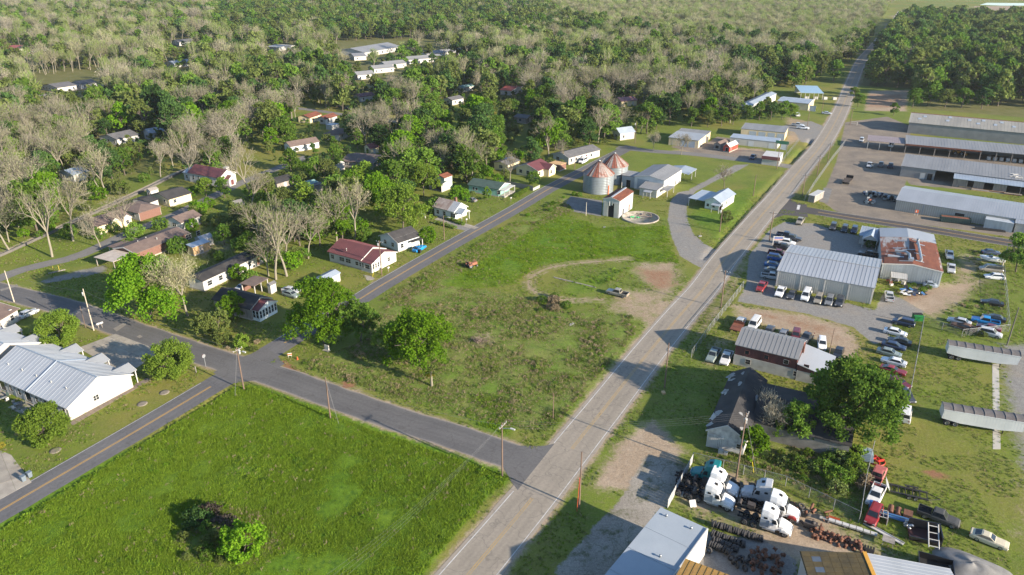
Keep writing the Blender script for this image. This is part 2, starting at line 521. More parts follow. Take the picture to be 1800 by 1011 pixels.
# the mown verge stays flat, the fields are uneven
def vnoise(x, y, s, seed):
    r = np.random.default_rng(seed); T = r.random((256,256))
    xi, yi = x/s, y/s
    i, j = np.floor(xi).astype(int), np.floor(yi).astype(int)
    fx, fy = xi-i, yi-j
    fx = fx*fx*(3-2*fx); fy = fy*fy*(3-2*fy)
    g = lambda a, b: T[a % 256, b % 256]
    return (g(i,j)*(1-fx)+g(i+1,j)*fx)*(1-fy)+(g(i,j+1)*(1-fx)+g(i+1,j+1)*fx)*fy
near = (gy < 330)
fld = np.clip(np.maximum(W["lush"], W["rough"]), 0, 1)*np.clip((droad-0.5)/2.5, 0, 1)*near
gz = fld*(0.16*vnoise(gx,gy,2.2,1)+0.18*vnoise(gx,gy,5.5,2)+0.08*vnoise(gx,gy,1.0,3)-0.08)
gz = np.maximum(gz, 0)
for dl, dep, wd in (([(-40,958),(0,938),(100,879),(240,793),(330,737),(402,690)],.55,.9), ([(1240,455),(1282,405),(1330,352),(1385,300)],.5,1.0), ([(1427,245),(1420,257)],.8,.9), ([(1412,262),(1388,288)],.8,.9), ([(110,850),(205,790),(330,706)],.35,1.0), ([(700,768),(800,808),(870,832)],.4,.9)):
    dd_ = line_dist(smooth_line(GA(dl)), gx, gy); gz = gz-dep*np.exp(-(dd_/wd)**2)*(droad > .6)
nx_, ny_ = len(xs), len(ys)
idx = np.arange(nx_*ny_).reshape(ny_, nx_)
quads = np.stack([idx[:-1,:-1], idx[:-1,1:], idx[1:,1:], idx[1:,:-1]], -1).reshape(-1,4)
gme = bpy.data.meshes.new("ground")
gme.vertices.add(nx_*ny_)
gme.vertices.foreach_set("co", np.stack([gx,gy,gz],-1).astype(np.float32).ravel())
gme.loops.add(quads.size); gme.polygons.add(len(quads))
gme.loops.foreach_set("vertex_index", quads.astype(np.int32).ravel())
gme.polygons.foreach_set("loop_start", np.arange(0, quads.size, 4, dtype=np.int32))
gme.update(calc_edges=True)
gme.polygons.foreach_set("use_smooth", np.ones(len(quads), bool))
for k, w in W.items():
    a = gme.attributes.new("m_"+k, 'FLOAT', 'POINT')
    a.data.foreach_set("value", w.astype(np.float32))

def ground_material():
    m, nt, bs = _nodes("ground_cover")
    pos = N(nt, "ShaderNodeNewGeometry").outputs["Position"]
    def at(k):
        a = N(nt, "ShaderNodeAttribute", attribute_name="m_"+k); return a.outputs["Fac"]
    n_edge = noise(nt, pos, 0.33, 5, 0.65)
    n_edge2 = noise(nt, pos, 1.6, 4, 0.6)
    def brk(k, amt=0.9, sharp=0.16):
        e = mth(nt, 'ADD', mth(nt, 'MULTIPLY', n_edge, 0.6), mth(nt, 'MULTIPLY', n_edge2, 0.4))
        a = mth(nt, 'MULTIPLY_ADD', mth(nt, 'SUBTRACT', e, 0.5), amt, at(k))
        g = mth(nt, 'GREATER_THAN', at(k), 0.02)
        r = N(nt, "ShaderNodeMapRange", interpolation_type='SMOOTHSTEP')
        nt.links.new(a, r.inputs[0]); r.inputs[1].default_value = 0.5-sharp; r.inputs[2].default_value = 0.5+sharp
        return mth(nt, 'MULTIPLY', r.outputs[0], g)
    big = noise(nt, pos, 0.022, 4, 0.6)
    mid = noise(nt, pos, 0.16, 4, 0.6)
    sm = noise(nt, pos, 1.1, 4, 0.65)
    fn = noise(nt, pos, 5.0, 3, 0.6)
    # mown grass
    c = mix(nt, ramp(nt, mid, [(0.33,0.0),(0.68,1.0)]), (0.105,0.142,0.024), (0.140,0.178,0.028))
    c = mix(nt, ramp(nt, big, [(0.45,0.0),(0.62,1.0)]), c, (0.185,0.172,0.042))
    c = mix(nt, ramp(nt, sm, [(0.52,0.0),(0.80,0.8)]), c, (0.20,0.165,0.085))
    # woodland and orchard floor
    wf = mix(nt, ramp(nt, mid, [(0.35,0.0),(0.65,1.0)]), (0.11,0.115,0.035), (0.15,0.14,0.06))
    c = mix(nt, brk("wood", 0.8, 0.3), c, wf)
    c = mix(nt, brk("orch", 0.5, 0.3), c, mix(nt, sm, (0.17,0.205,0.035), (0.23,0.24,0.055)))
    # tall lush field
    lf = mix(nt, ramp(nt, mid, [(0.35,0.0),(0.65,1.0)]), (0.080,0.160,0.012), (0.112,0.188,0.015))
    lf = mix(nt, ramp(nt, big, [(0.42,0.0),(0.65,0.45)]), lf, (0.150,0.180,0.020))
    lf = mix(nt, ramp(nt, sm, [(0.35,0.75),(0.52,0.0)]), lf, (0.038,0.088,0.012))
    c = mix(nt, brk("lush", 0.5, 0.25), c, lf)
    # rough field with dead stems
    rf = mix(nt, ramp(nt, mid, [(0.38,0.0),(0.62,1.0)]), (0.115,0.178,0.026), (0.165,0.188,0.048))
    rf = mix(nt, ramp(nt, sm, [(0.55,0.0),(0.8,0.6)]), rf, (0.185,0.150,0.080))
    rf = mix(nt, ramp(nt, sm, [(0.3,0.7),(0.45,0.0)]), rf, (0.062,0.078,0.018))
    c = mix(nt, brk("rough", 0.7, 0.3), c, rf)
    # bare earth, red clay, gravel, yard, broken concrete
    df = mix(nt, ramp(nt, sm, [(0.3,0.0),(0.7,1.0)]), (0.34,0.265,0.185), (0.275,0.205,0.14))
    df = mix(nt, ramp(nt, mid, [(0.5,0.0),(0.7,0.7)]), df, (0.40,0.32,0.235))
    c = mix(nt, brk("dirt", 1.7, 0.3), c, df)
    c = mix(nt, brk("red", 1.5, 0.35), c, mix(nt, sm, (0.28,0.135,0.07), (0.20,0.115,0.07)))
    gf = mix(nt, ramp(nt, sm, [(0.3,0.0),(0.7,1.0)]), (0.245,0.235,0.215), (0.185,0.175,0.16))
    gf = mix(nt, ramp(nt, mid, [(0.52,0.0),(0.72,0.6)]), gf, (0.27,0.225,0.17))
    c = mix(nt, brk("gravel", 0.7, 0.12), c, gf)
    yf = mix(nt, ramp(nt, mid, [(0.35,0.0),(0.68,1.0)]), (0.235,0.195,0.150), (0.150,0.130,0.110))
    yf = mix(nt, ramp(nt, sm, [(0.55,0.0),(0.8,0.7)]), yf, (0.29,0.25,0.20))
    c = mix(nt, brk("yard", 0.6, 0.12), c, yf)
    rg = [mth(nt, 'ABSOLUTE', mth(nt, 'SUBTRACT', noise(nt, pos, sc_, 3, 0.5, 0.6), 0.5)) for sc_ in (0.22, 0.45)]
    crack = ramp(nt, mth(nt, 'MINIMUM', rg[0], mth(nt, 'MULTIPLY', rg[1], 1.4)), [(0.0,0.45),(0.012,0.0)])
    crack = mth(nt, 'MAXIMUM', crack, ramp(nt, noise(nt, pos, 0.22, 6, 0.75), [(0.50,0.0),(0.62,0.85)]))
    cf = mix(nt, ramp(nt, mid, [(0.35,0.0),(0.65,1.0)]), (0.30,0.27,0.225), (0.23,0.205,0.17))
    cf = mix(nt, crack, cf, (0.07,0.08,0.03))
    c = mix(nt, brk("conc", 1.0, 0.1), c, cf)
    vf = noise(nt, pos, 2.6, 5, 0.75)
    c = mix(nt, 1.0, c, ramp(nt, vf, [(0.3,0.78),(0.5,1.0),(0.72,1.22)]), 'MULTIPLY')
    g = ramp(nt, fn, [(0.25,0.72),(0.75,1.18)])
    c = mix(nt, 1.0, c, g, 'MULTIPLY')
    nt.links.new(c, bs.inputs["Base Color"])
    bs.inputs["Roughness"].default_value = 0.95
    bs.inputs["Specular IOR Level"].default_value = 0.1
    h = mth(nt, 'ADD', mth(nt, 'MULTIPLY', sm, 0.7), mth(nt, 'MULTIPLY', fn, 0.25))
    veg = mth(nt, 'SUBTRACT', 1.0, mth(nt, 'MULTIPLY', mth(nt, 'ADD', mth(nt, 'ADD', at("gravel"), at("yard")), at("conc"), None, True), 0.8))
    b = N(nt, "ShaderNodeBump"); b.inputs["Distance"].default_value = 0.28
    nt.links.new(mth(nt, 'MULTIPLY', veg, 0.38), b.inputs["Strength"])
    nt.links.new(h, b.inputs["Height"]); nt.links.new(b.outputs["Normal"], bs.inputs["Normal"])
    return m
gme.materials.append(ground_material())
ground = bpy.data.objects.new("ground", gme); COL.objects.link(ground)
ground["kind"] = "structure"

# ------------------------------------------------------------------ roads
def road_mat(name, a, b, crackc, crack=0.6, scale=0.3, edge=None):
    m, nt, bs = _nodes(name)
    pos = N(nt, "ShaderNodeNewGeometry").outputs["Position"]
    f = ramp(nt, noise(nt, pos, 0.12, 5, 0.6), [(0.3,0.0),(0.7,1.0)])
    c = mix(nt, f, a, b)
    g = ramp(nt, noise(nt, pos, 2.2, 4), [(0.25,0.84),(0.75,1.08)])
    c = mix(nt, 1.0, c, g, 'MULTIPLY')
    # wheel paths, oil strip and crumbling edges follow the width of the road
    ax = mth(nt, 'ABSOLUTE', N(nt, "ShaderNodeAttribute", attribute_name="across").outputs["Fac"])
    wob = mth(nt, 'MULTIPLY_ADD', noise(nt, pos, 0.25, 4), 1.0, -0.5)
    axw = mth(nt, 'ADD', ax, mth(nt, 'MULTIPLY', wob, 0.7))
    wp = ramp(nt, mth(nt, 'MULTIPLY', axw, 0.25), [(0.08,1.04),(0.20,0.95),(0.32,1.04),(0.44,0.93),(0.60,0.98),(0.74,1.08),(0.9,1.05)])
    c = mix(nt, 1.0, c, wp, 'MULTIPLY')
    if edge:
        ef = ramp(nt, mth(nt, 'SUBTRACT', axw, edge-0.55), [(0.1,0.0),(0.55,0.8)])
        c = mix(nt, ef, c, (0.30,0.255,0.20))
    # cross-cracks: distorted cells
    nz = N(nt, "ShaderNodeTexNoise"); nz.inputs["Scale"].default_value = 0.35; nt.links.new(pos, nz.inputs["Vector"])
    sc = N(nt, "ShaderNodeVectorMath", operation='SCALE'); sc.inputs[3].default_value = 5.0
    wv = N(nt, "ShaderNodeVectorMath", operation='ADD')
    nt.links.new(nz.outputs["Color"], sc.inputs[0]); nt.links.new(pos, wv.inputs[0]); nt.links.new(sc.outputs[0], wv.inputs[1])
    vo = N(nt, "ShaderNodeTexVoronoi", feature='DISTANCE_TO_EDGE'); vo.inputs["Scale"].default_value = scale
    nt.links.new(wv.outputs[0], vo.inputs["Vector"])
    cr = ramp(nt, vo.outputs["Distance"], [(0.0, crack),(0.022, 0.0)])
    c = mix(nt, cr, c, crackc)
    nt.links.new(c, bs.inputs["Base Color"])
    bs.inputs["Roughness"].default_value = 0.85
    bs.inputs["Specular IOR Level"].default_value = 0.25
    return m
M_MAIN = road_mat("worn_grey_road", (0.275,0.238,0.190), (0.235,0.205,0.164), (0.07,0.065,0.06), 0.38, 0.2, 3.9)
M_ASPH = road_mat("asphalt", (0.135,0.131,0.130), (0.105,0.102,0.103), (0.05,0.05,0.05), 0.3, 0.2)
M_SIDE = road_mat("old_asphalt", (0.125,0.120,0.115), (0.098,0.094,0.092), (0.06,0.055,0.05), 0.4, 0.2, 3.4)
M_LANE = road_mat("pale_lane", (0.19,0.18,0.165), (0.15,0.142,0.13), (0.08,0.075,0.07), 0.4, 0.2)
M_DARKA = road_mat("new_asphalt", (0.078,0.070,0.066), (0.062,0.056,0.054), (0.04,0.04,0.04), 0.1, 0.2)
M_LINEW = M("road_paint_white", (0.56,0.55,0.52), 0.7, (0.36,0.345,0.32), 0.9)
M_LINEY = M("road_paint_yellow", (0.46,0.27,0.06), 0.7, (0.38,0.24,0.09), 0.9)
M_LINEF = M("road_paint_faded", (0.40,0.27,0.10), 0.8, (0.30,0.23,0.13), 0.5)
strip("cross_street", CROSS, -2.9, 2.9, 0.020, M_LANE, jag=.12)
strip("lane", LANE, -2.3, 2.3, 0.020, M_LANE, jag=.15)
strip("far_road", FARRD, -3.0, 3.0, 0.020, M_LANE)
strip("back_street", BACKST, -2.4, 2.4, 0.020, M_LANE)
strip("side_street", SIDE, -3.4, 3.4, 0.024, M_SIDE, jag=.14)
strip("residential_road", ROAD2, -2.9, 2.9, 0.028, M_ASPH, jag=.05)
strip("right_road", RIGHT, -3.3, 3.3, 0.024, M_DARKA, jag=.05)
strip("main_road", MAIN, -3.95, 3.95, 0.032, M_MAIN, jag=.10)
L_MAIN = smooth_line(GA(MAIN)); L_R2 = smooth_line(GA(ROAD2)); L_RT = smooth_line(GA(RIGHT))
def near_any(p, pts, r):
    return any((Vector((p.x,p.y,0))-Vector((q.x,q.y,0))).length < r for q in pts)
def sub(line, excl, r):
    runs = [[]]
    for p in line:
        if near_any(p, excl, r):
            if runs[-1]: runs.append([])
        else: runs[-1].append(p)
    return [q for q in runs if len(q) > 1]
J1 = G(930,805); J2 = G(1368,362); J3 = G(1395,292); J4 = G(440,646); J5 = G(1095,262)
for lo, hi in ((-0.24,-0.10),(0.10,0.24)):
    for q in sub(L_MAIN, [J1], 7.5): strip("centre_line", q, lo, hi, 0.038, M_LINEF, raw=True)
for q in sub(L_MAIN, [J1, J3, J4], 7.5): strip("edge_line", q, -3.42, -3.28, 0.038, M_LINEW, raw=True)
for q in sub(L_MAIN, [J2], 9.0): strip("edge_line", q, 3.28, 3.40, 0.038, M_LINEW, raw=True)
for q in sub(L_R2, [J4, J5], 8.0):
    strip("centre_line", q, -0.20, -0.06, 0.034, M_LINEY, raw=True)
    strip("centre_line", q, 0.06, 0.20, 0.034, M_LINEY, raw=True)
    strip("edge_line", q, -2.78, -2.68, 0.034, M_LINEW, raw=True)
for q in sub(L_RT, [J2], 10.0):
    for lo, hi in ((-0.25,-0.11),(0.11,0.25)): strip("centre_line", q, lo, hi, 0.030, M_LINEY, raw=True)
    for lo, hi in ((-3.1,-2.98),(2.98,3.1)): strip("edge_line", q, lo, hi, 0.030, M_LINEW, raw=True)
def sheet(name, pts, z, m, kind='structure'):
    mb = MB(); P = GA(pts); mb.add([(p.x,p.y,z) for p in P], [tuple(range(len(P)))])
    o = mb.build(name, m); o["kind"] = kind; return o
sheet("stop_line", [(1407,361),(1402,360.5),(1400,368.5),(1405,369)], 0.031, M_LINEW)
# corner aprons where the side roads flare into the through roads
sheet("road_apron", [(850,800),(880,812),(898,846),(910,862),(975,780),(958,784),(900,784),(870,776)], 0.036, M_SIDE)
sheet("road_apron", [(1352,386),(1380,378),(1420,382),(1418,360),(1400,356),(1385,348)], 0.028, M_DARKA)
sheet("road_apron", [(375,655),(410,674),(455,668),(500,640),(487,625),(470,612),(420,630)], 0.031, M_SIDE)
M_PATCH = M("pale_patch", (0.24,0.215,0.18), 0.9, (0.17,0.155,0.14), 0.8)
for pts in ([(199,578),(222,565),(222,571),(205,583)], [(122,552),(147,540),(150,543),(128,556)], [(0,509),(30,500),(32,503),(2,512)], [(240,592),(246,589),(251,592),(245,595)]):
    sheet("street_patch", pts, 0.036, M_PATCH)

SLABP = []
def slab_grid(name, pts, nu, nv, mats, lab=None, z=0.03, th=0.05, gap=0.03, part="slab"):
    """a pavement of separately cast slabs between four corner points"""
    P = GA(pts); SLABP.append(P)
    root = empty(name, P[0]); root["kind"] = "structure"
    for i in range(nu):
        for j in range(nv):
            c = []
            for a, b in ((i,j),(i+1,j),(i+1,j+1),(i,j+1)):
                u, v = a/nu, b/nv
                c.append(P[0]*(1-u)*(1-v)+P[1]*u*(1-v)+P[2]*u*v+P[3]*(1-u)*v-P[0])
            ce = (c[0]+c[1]+c[2]+c[3])/4
            c = [ce+(q-ce)*(1-gap/max(0.3,(q-ce).length)) for q in c]
            dz = z+random.uniform(0,.012)
            mb = MB(); mb.hexa([(q.x,q.y,-.02) for q in c]+[(q.x,q.y,dz+th*.3) for q in c])
            mb.build(part, random.choice(mats), root)
    return root
SLABS = [M("slab_a", (0.335,0.30,0.245), 0.9, (0.25,0.222,0.185), 0.5), M("slab_b", (0.31,0.28,0.23), 0.9, (0.225,0.20,0.17), 0.45), M("slab_c", (0.36,0.325,0.27), 0.9, (0.27,0.24,0.2), 0.5)]
slab_grid("apartment_driveway", [(137,612),(203,587),(283,617),(222,660)], 5, 6, SLABS)
slab_grid("apartment_parking", [(-40,775),(20,800),(56,848),(-30,895)], 3, 4, SLABS)
slab_grid("apartment_path", [(121,743),(258,664),(266,668),(128,748)], 18, 1, [M("slab_brown",(0.22,0.175,0.135),.9,(0.17,0.14,0.11),.5)], z=0.02)
slab_grid("trailer_path", [(1744,640),(1756,640),(1759,790),(1745,790)], 1, 14, [M("slab_d", (0.44,0.42,0.37), 0.9, (0.36,0.34,0.3), 0.6)], z=.02)
slab_grid("shed_slab", [(987,369),(1057,381),(1059,353),(1003,345)], 4, 3, [M("slab_e", (0.20,0.19,0.175), 0.9, (0.13,0.125,0.115), 0.6)])
slab_grid("house_driveway", [(763,386),(833,403),(842,400),(775,380)], 6, 2, SLABS, z=.02)
slab_grid("house_driveway", [(638,483),(654,486),(660,491),(646,494)], 2, 1, SLABS, z=.02)
# concrete drainage channel behind the lane: floor plus raised dark lip
M_CH = M("channel_concrete", (0.40,0.33,0.24), 0.9, (0.30,0.25,0.19), 0.4)
CH = smooth_line(GA([(-60,470),(0,447),(100,402),(237,340),(312,304),(370,281)]))
strip("drainage_channel", CH, -1.5, 1.5, 0.024, M_CH, raw=True)
mb = MB()
A = offset_line(CH, 1.5); B = offset_line(CH, 1.8)
for i in range(len(CH)-1):
    mb.hexa([(A[i].x,A[i].y,0),(A[i+1].x,A[i+1].y,0),(B[i+1].x,B[i+1].y,0),(B[i].x,B[i].y,0),(A[i].x,A[i].y,.7),(A[i+1].x,A[i+1].y,.7),(B[i+1].x,B[i+1].y,.7),(B[i].x,B[i].y,.7)])
tag(mb.build("channel_wall", M("dark_concrete",(0.13,0.12,0.11),.9)), "low dark concrete wall along the pale drainage channel", "wall")
# pond far right and round concrete pad
M_WAT = flat("pond_water", (0.16,0.20,0.25), 0.06, 0.0, 0.6)
sheet("brown_field", [(1718,20),(1880,22),(1880,12),(1712,11)], 0.02, M("field_earth",(0.30,0.22,0.15),.95,(0.24,0.18,0.12),.02))
sheet("water", [(1722,8.5),(1760,10),(1860,10),(1860,6),(1790,5.5),(1735,5)], 0.03, M_WAT)
mb = MB(); pc = G(1125.5,383.5)
mb.lathe((0,0,0), [(5.9,0.0),(5.9,0.42),(5.55,0.42),(5.5,0.12),(0.01,0.10)], 36)
tag(mb.build("round_pad", M("pad_concrete",(0.36,0.32,0.26),.9,(0.20,0.18,0.15),.5), None, pc), "round low concrete bin base with raised rim beside the rusty shed", "bin base")
# ================================================================== BUILDINGS
METALP = M("metal_roof_panel", (0.345,0.365,0.39), 0.45, (0.305,0.325,0.35), 0.3, metal=0.12, streak=(1,.25,1), fine=0.06, rnd=0.06)
BLDG = []          # (label-ish, centre) used to describe nearby trees
CLEAR = []         # footprints trees keep out of

def frame(e, h, L=None, Wd=None):
    a, b, c = G(*e[0], h), G(*e[1], h), G(*e[2], h)
    u = b-a; u.z = 0; LL = u.length; u.normalize()
    v = Vector((-u.y, u.x, 0)); WW = (c-a).dot(v)
    if Wd: WW = Wd
    if L: LL = L
    return Vector((a.x, a.y, 0)), math.atan2(u.y, u.x), LL, max(WW, 1.5)

def slab_poly(mb, pts, t, mi=0):
    """a plate: polygon (4 pts) extruded straight up by t"""
    mb.hexa([tuple(p) for p in pts] + [(p[0],p[1],p[2]+t) for p in pts], mi)

def ribs_on(mb, a, b, c, d, n, w=0.035, hgt=0.032, mi=0):
    """n raised ribs running from edge a-b (eave) to edge d-c (ridge)"""
    a, b, c, d = map(Vector, (a,b,c,d))
    ex = (b-a).normalized()*w
    for i in range(n+1):
        t = i/n
        p = a+(b-a)*t; q = d+(c-d)*t
        mb.hexa([tuple(p-ex),tuple(p+ex),tuple(q+ex),tuple(q-ex),tuple(p-ex*.5+Vector((0,0,hgt))),tuple(p+ex*.5+Vector((0,0,hgt))),tuple(q+ex*.5+Vector((0,0,hgt))),tuple(q-ex*.5+Vector((0,0,hgt)))], mi)

def roof_gable(root, L, W, h, rise, ridge, m, x0=0., y0=0., t=0.14, rib=0., panels=0., name='roof', deckm=None, cap=None):
    mb = MB()
    if ridge == 'u':
        S = [((x0,y0,h),(x0+L,y0,h),(x0+L,y0+W/2,h+rise),(x0,y0+W/2,h+rise)), ((x0+L,y0+W,h),(x0,y0+W,h),(x0,y0+W/2,h+rise),(x0+L,y0+W/2,h+rise))]
        rl = L
    else:
        S = [((x0,y0+W,h),(x0,y0,h),(x0+L/2,y0,h+rise),(x0+L/2,y0+W,h+rise)), ((x0+L,y0,h),(x0+L,y0+W,h),(x0+L/2,y0+W,h+rise),(x0+L/2,y0,h+rise))]
        rl = W
    for s in S:
        slab_poly(mb, s, t if not panels else t*.6)
        if rib:
            up = Vector((0,0,t))
            ribs_on(mb, *[Vector(p)+up for p in s], max(2,int(rl/rib)))
    o = mb.build(name, (deckm or m) if panels else m, root)
    if panels:
        n = max(2, int(round(rl/panels)))
        for s in S:
            a,b,c,d = map(Vector, s)
            ex = (b-a)/n
            pm = MB(); up = Vector((0,0,t*.6))
            p = [up+ex*.018, up+ex*.982, up+ex*.982+(d-a), up+ex*.018+(d-a)]
            slab_poly(pm, p, 0.05)
            q = [up+ex*.02+Vector((0,0,.05)), up+ex*.10+Vector((0,0,.05))]
            slab_poly(pm, [q[0],q[1],q[1]+(d-a),q[0]+(d-a)], 0.045)
            me = pm.mesh("roof_panel", m)
            for i in range(n):
                mesh_obj("panel", me, o, loc=a+ex*i)
    if cap is not None:
        cm = MB()
        if ridge == 'u': cm.hexa([(x0,y0+W/2-.18,h+rise+t-.02),(x0+L,y0+W/2-.18,h+rise+t-.02),(x0+L,y0+W/2+.18,h+rise+t-.02),(x0,y0+W/2+.18,h+rise+t-.02),(x0,y0+W/2-.05,h+rise+t+.08),(x0+L,y0+W/2-.05,h+rise+t+.08),(x0+L,y0+W/2+.05,h+rise+t+.08),(x0,y0+W/2+.05,h+rise+t+.08)])
        else: cm.hexa([(x0+L/2-.18,y0,h+rise+t-.02),(x0+L/2+.18,y0,h+rise+t-.02),(x0+L/2+.18,y0+W,h+rise+t-.02),(x0+L/2-.18,y0+W,h+rise+t-.02),(x0+L/2-.05,y0,h+rise+t+.08),(x0+L/2+.05,y0,h+rise+t+.08),(x0+L/2+.05,y0+W,h+rise+t+.08),(x0+L/2-.05,y0+W,h+rise+t+.08)])
        cm.build('ridge_cap', cap, o)
    return o

def roof_mono(root, L, W, h, rise, m, x0=0., y0=0., t=0.12, rib=0., axis='y', name='roof', panels=0.):
    mb = MB()
    if axis == 'y': s = ((x0,y0,h),(x0+L,y0,h),(x0+L,y0+W,h+rise),(x0,y0+W,h+rise)); rl = L
    else: s = ((x0,y0+W,h),(x0,y0,h),(x0+L,y0,h+rise),(x0+L,y0+W,h+rise)); rl = W
    slab_poly(mb, s, t)
    if rib: ribs_on(mb, *[Vector(p)+Vector((0,0,t)) for p in s], max(2,int(rl/rib)))
    return mb.build(name, m, root)

def roof_hip(root, L, W, h, rise, m, x0=0., y0=0., t=0.14):
    mb = MB()
    k = min(L, W)/2*0.95
    if L >= W: r0, r1 = (x0+k,y0+W/2,h+rise), (x0+L-k,y0+W/2,h+rise)
    else: r0, r1 = (x0+L/2,y0+k,h+rise), (x0+L/2,y0+W-k,h+rise)
    c = [(x0,y0,h),(x0+L,y0,h),(x0+L,y0+W,h),(x0,y0+W,h)]
    top = [(p[0],p[1],p[2]+t) for p in c]
    v = c+top+[(r0[0],r0[1],r0[2]+t),(r1[0],r1[1],r1[2]+t)]
    if L >= W: f = [(4,5,9,8),(5,6,9),(6,7,8,9),(7,4,8)]
    else: f = [(4,5,8),(5,6,9,8),(6,7,9),(7,4,8,9)]
    mb.add(v, f+[(0,1,5,4),(1,2,6,5),(2,3,7,6),(3,0,4,7),(3,2,1,0)])
    return mb.build('roof', m, root)

def walls(root, L, W, h, rise, ridge, m, ov, mono=False, x0=0., y0=0., skip=()):
    xa, xb, ya, yb = x0+ov, x0+L-ov, y0+ov, y0+W-ov
    mb = MB()
    if ridge == 'u':
        k = rise*(1-2*ov/W)
        base = rise*2*ov/W
        for x in (xa, xb):
            if (3 if x == xa else 1) in skip: continue
            mb.add([(x,ya,-.3),(x,yb,-.3),(x,yb,h+base),(x,(ya+yb)/2,h+rise),(x,ya,h+base)], [(0,1,2,3,4) if x == xb else (4,3,2,1,0)])
        top = h+base
        for y in (ya, yb):
            if (0 if y == ya else 2) in skip: continue
            mb.add([(xa,y,-.3),(xb,y,-.3),(xb,y,top),(xa,y,top)], [(0,1,2,3) if y == ya else (3,2,1,0)])
    elif ridge == 'v':
        base = rise*2*ov/L
        for y in (ya, yb):
            if (0 if y == ya else 2) in skip: continue
            mb.add([(xa,y,-.3),(xb,y,-.3),(xb,y,h+base),((xa+xb)/2,y,h+rise),(xa,y,h+base)], [(0,1,2,3,4) if y == ya else (4,3,2,1,0)])
        for x in (xa, xb):
            if (3 if x == xa else 1) in skip: continue
            mb.add([(x,ya,-.3),(x,yb,-.3),(x,yb,h+base),(x,ya,h+base)], [(0,1,2,3) if x == xb else (3,2,1,0)])
    else:
        for s, a, b in ((0,(xa,ya),(xb,ya)),(1,(xb,ya),(xb,yb)),(2,(xb,yb),(xa,yb)),(3,(xa,yb),(xa,ya))):
            if s in skip: continue
            za = h + (rise*(a[1]-y0)/W if mono else 0); zb = h + (rise*(b[1]-y0)/W if mono else 0)
            mb.add([(*a,-.3),(*b,-.3),(*b,zb),(*a,za)], [(0,1,2,3)])
    return mb.build('wall', m, root)

def opening(root, dims, side, t, z, w, hh, kind='window', fm=None, pm=None, ov=.4, depth=.05, bars=1, x0=0., y0=0.):
    """window / door / roller door set on a wall; t = position along the wall in metres from its left end seen from outside"""
    L, W = dims
    fm = fm or FASCIA
    mb = MB(); pn = MB()
    fw = .09 if kind == 'window' else .1
    # local: x along wall, y outward, z up
    def bx(b, xa, ya, za, xb, yb, zb):
        v = [(xa,ya,za),(xb,ya,za),(xb,yb,za),(xa,yb,za),(xa,ya,zb),(xb,ya,zb),(xb,yb,zb),(xa,yb,zb)]
        b.add(v, [(0,3,2,1),(4,5,6,7),(0,1,5,4),(1,2,6,5),(2,3,7,6),(3,0,4,7)])
    bx(mb, -w/2-fw, -depth, z-fw, w/2+fw, 0.02, z); bx(mb, -w/2-fw, -depth, z+hh, w/2+fw, .02, z+hh+fw)
    bx(mb, -w/2-fw, -depth, z, -w/2, .02, z+hh); bx(mb, w/2, -depth, z, w/2+fw, .02, z+hh)
    if kind == 'window' and bars: bx(mb, -w/2, -depth*.8, z+hh*.48, w/2, .01, z+hh*.53)
    if kind == 'window' and bars > 1: bx(mb, -.03, -depth*.8, z, .03, .01, z+hh)
    bx(pn, -w/2, -depth*.5, z, w/2, 0.01, z+hh)
    if side == 0: loc, rz = (x0+ov+t, y0+ov, 0), 0
    elif side == 1: loc, rz = (x0+L-ov, y0+ov+t, 0), math.pi/2
    elif side == 2: loc, rz = (x0+L-ov-t, y0+W-ov, 0), math.pi
    else: loc, rz = (x0+ov, y0+W-ov-t, 0), -math.pi/2
    o = mb.build(kind, fm, root, loc, rz)
    pn.build('pane' if kind == 'window' else 'door_panel', pm or (GLASS if kind == 'window' else WHITE), o)
    return o

def rake(root, L, W, h, rise, ridge, x0=0., y0=0., sides=(1,), m=None):
    d = .05; F_ = []
    if ridge == 'u':
        for s in sides:
            x = x0+L if s == 1 else x0-d
            for ya, yb in ((y0,y0+W/2),(y0+W,y0+W/2)):
                mb = MB(); F_.append(mb); mb.hexa([(x,ya,h-.1),(x+d,ya,h-.1),(x+d,yb,h+rise-.1),(x,yb,h+rise-.1),(x,ya,h+.17),(x+d,ya,h+.17),(x+d,yb,h+rise+.17),(x,yb,h+rise+.17)])
    else:
        for s in sides:
            y = y0-d if s == 0 else y0+W
            for xa, xb in ((x0,x0+L/2),(x0+L,x0+L/2)):
                mb = MB(); F_.append(mb); mb.hexa([(xa,y,h-.1),(xa,y+d,h-.1),(xb,y+d,h+rise-.1),(xb,y,h+rise-.1),(xa,y,h+.17),(xa,y+d,h+.17),(xb,y+d,h+rise+.17),(xb,y,h+rise+.17)])
    for q in F_: q.build('fascia', m or FASCIA, root)

def posts(root, pts, h, m=None, r=.09, name='post'):
    for x, y in pts:
        mb = MB(); mb.box(x-r, y-r, -.2, x+r, y+r, h); mb.build(name, m or WHITE, root)

def porch(root, x0, y0, x1, y1, h, m, rise=0., pts=None, pm=None, t=.12, axis='y', name='porch_roof', rib=0.):
    roof_mono(root, x1-x0, y1-y0, h, rise, m, x0, y0, t, rib, axis, name)
    if pts is not None: posts(root, pts, h, pm)

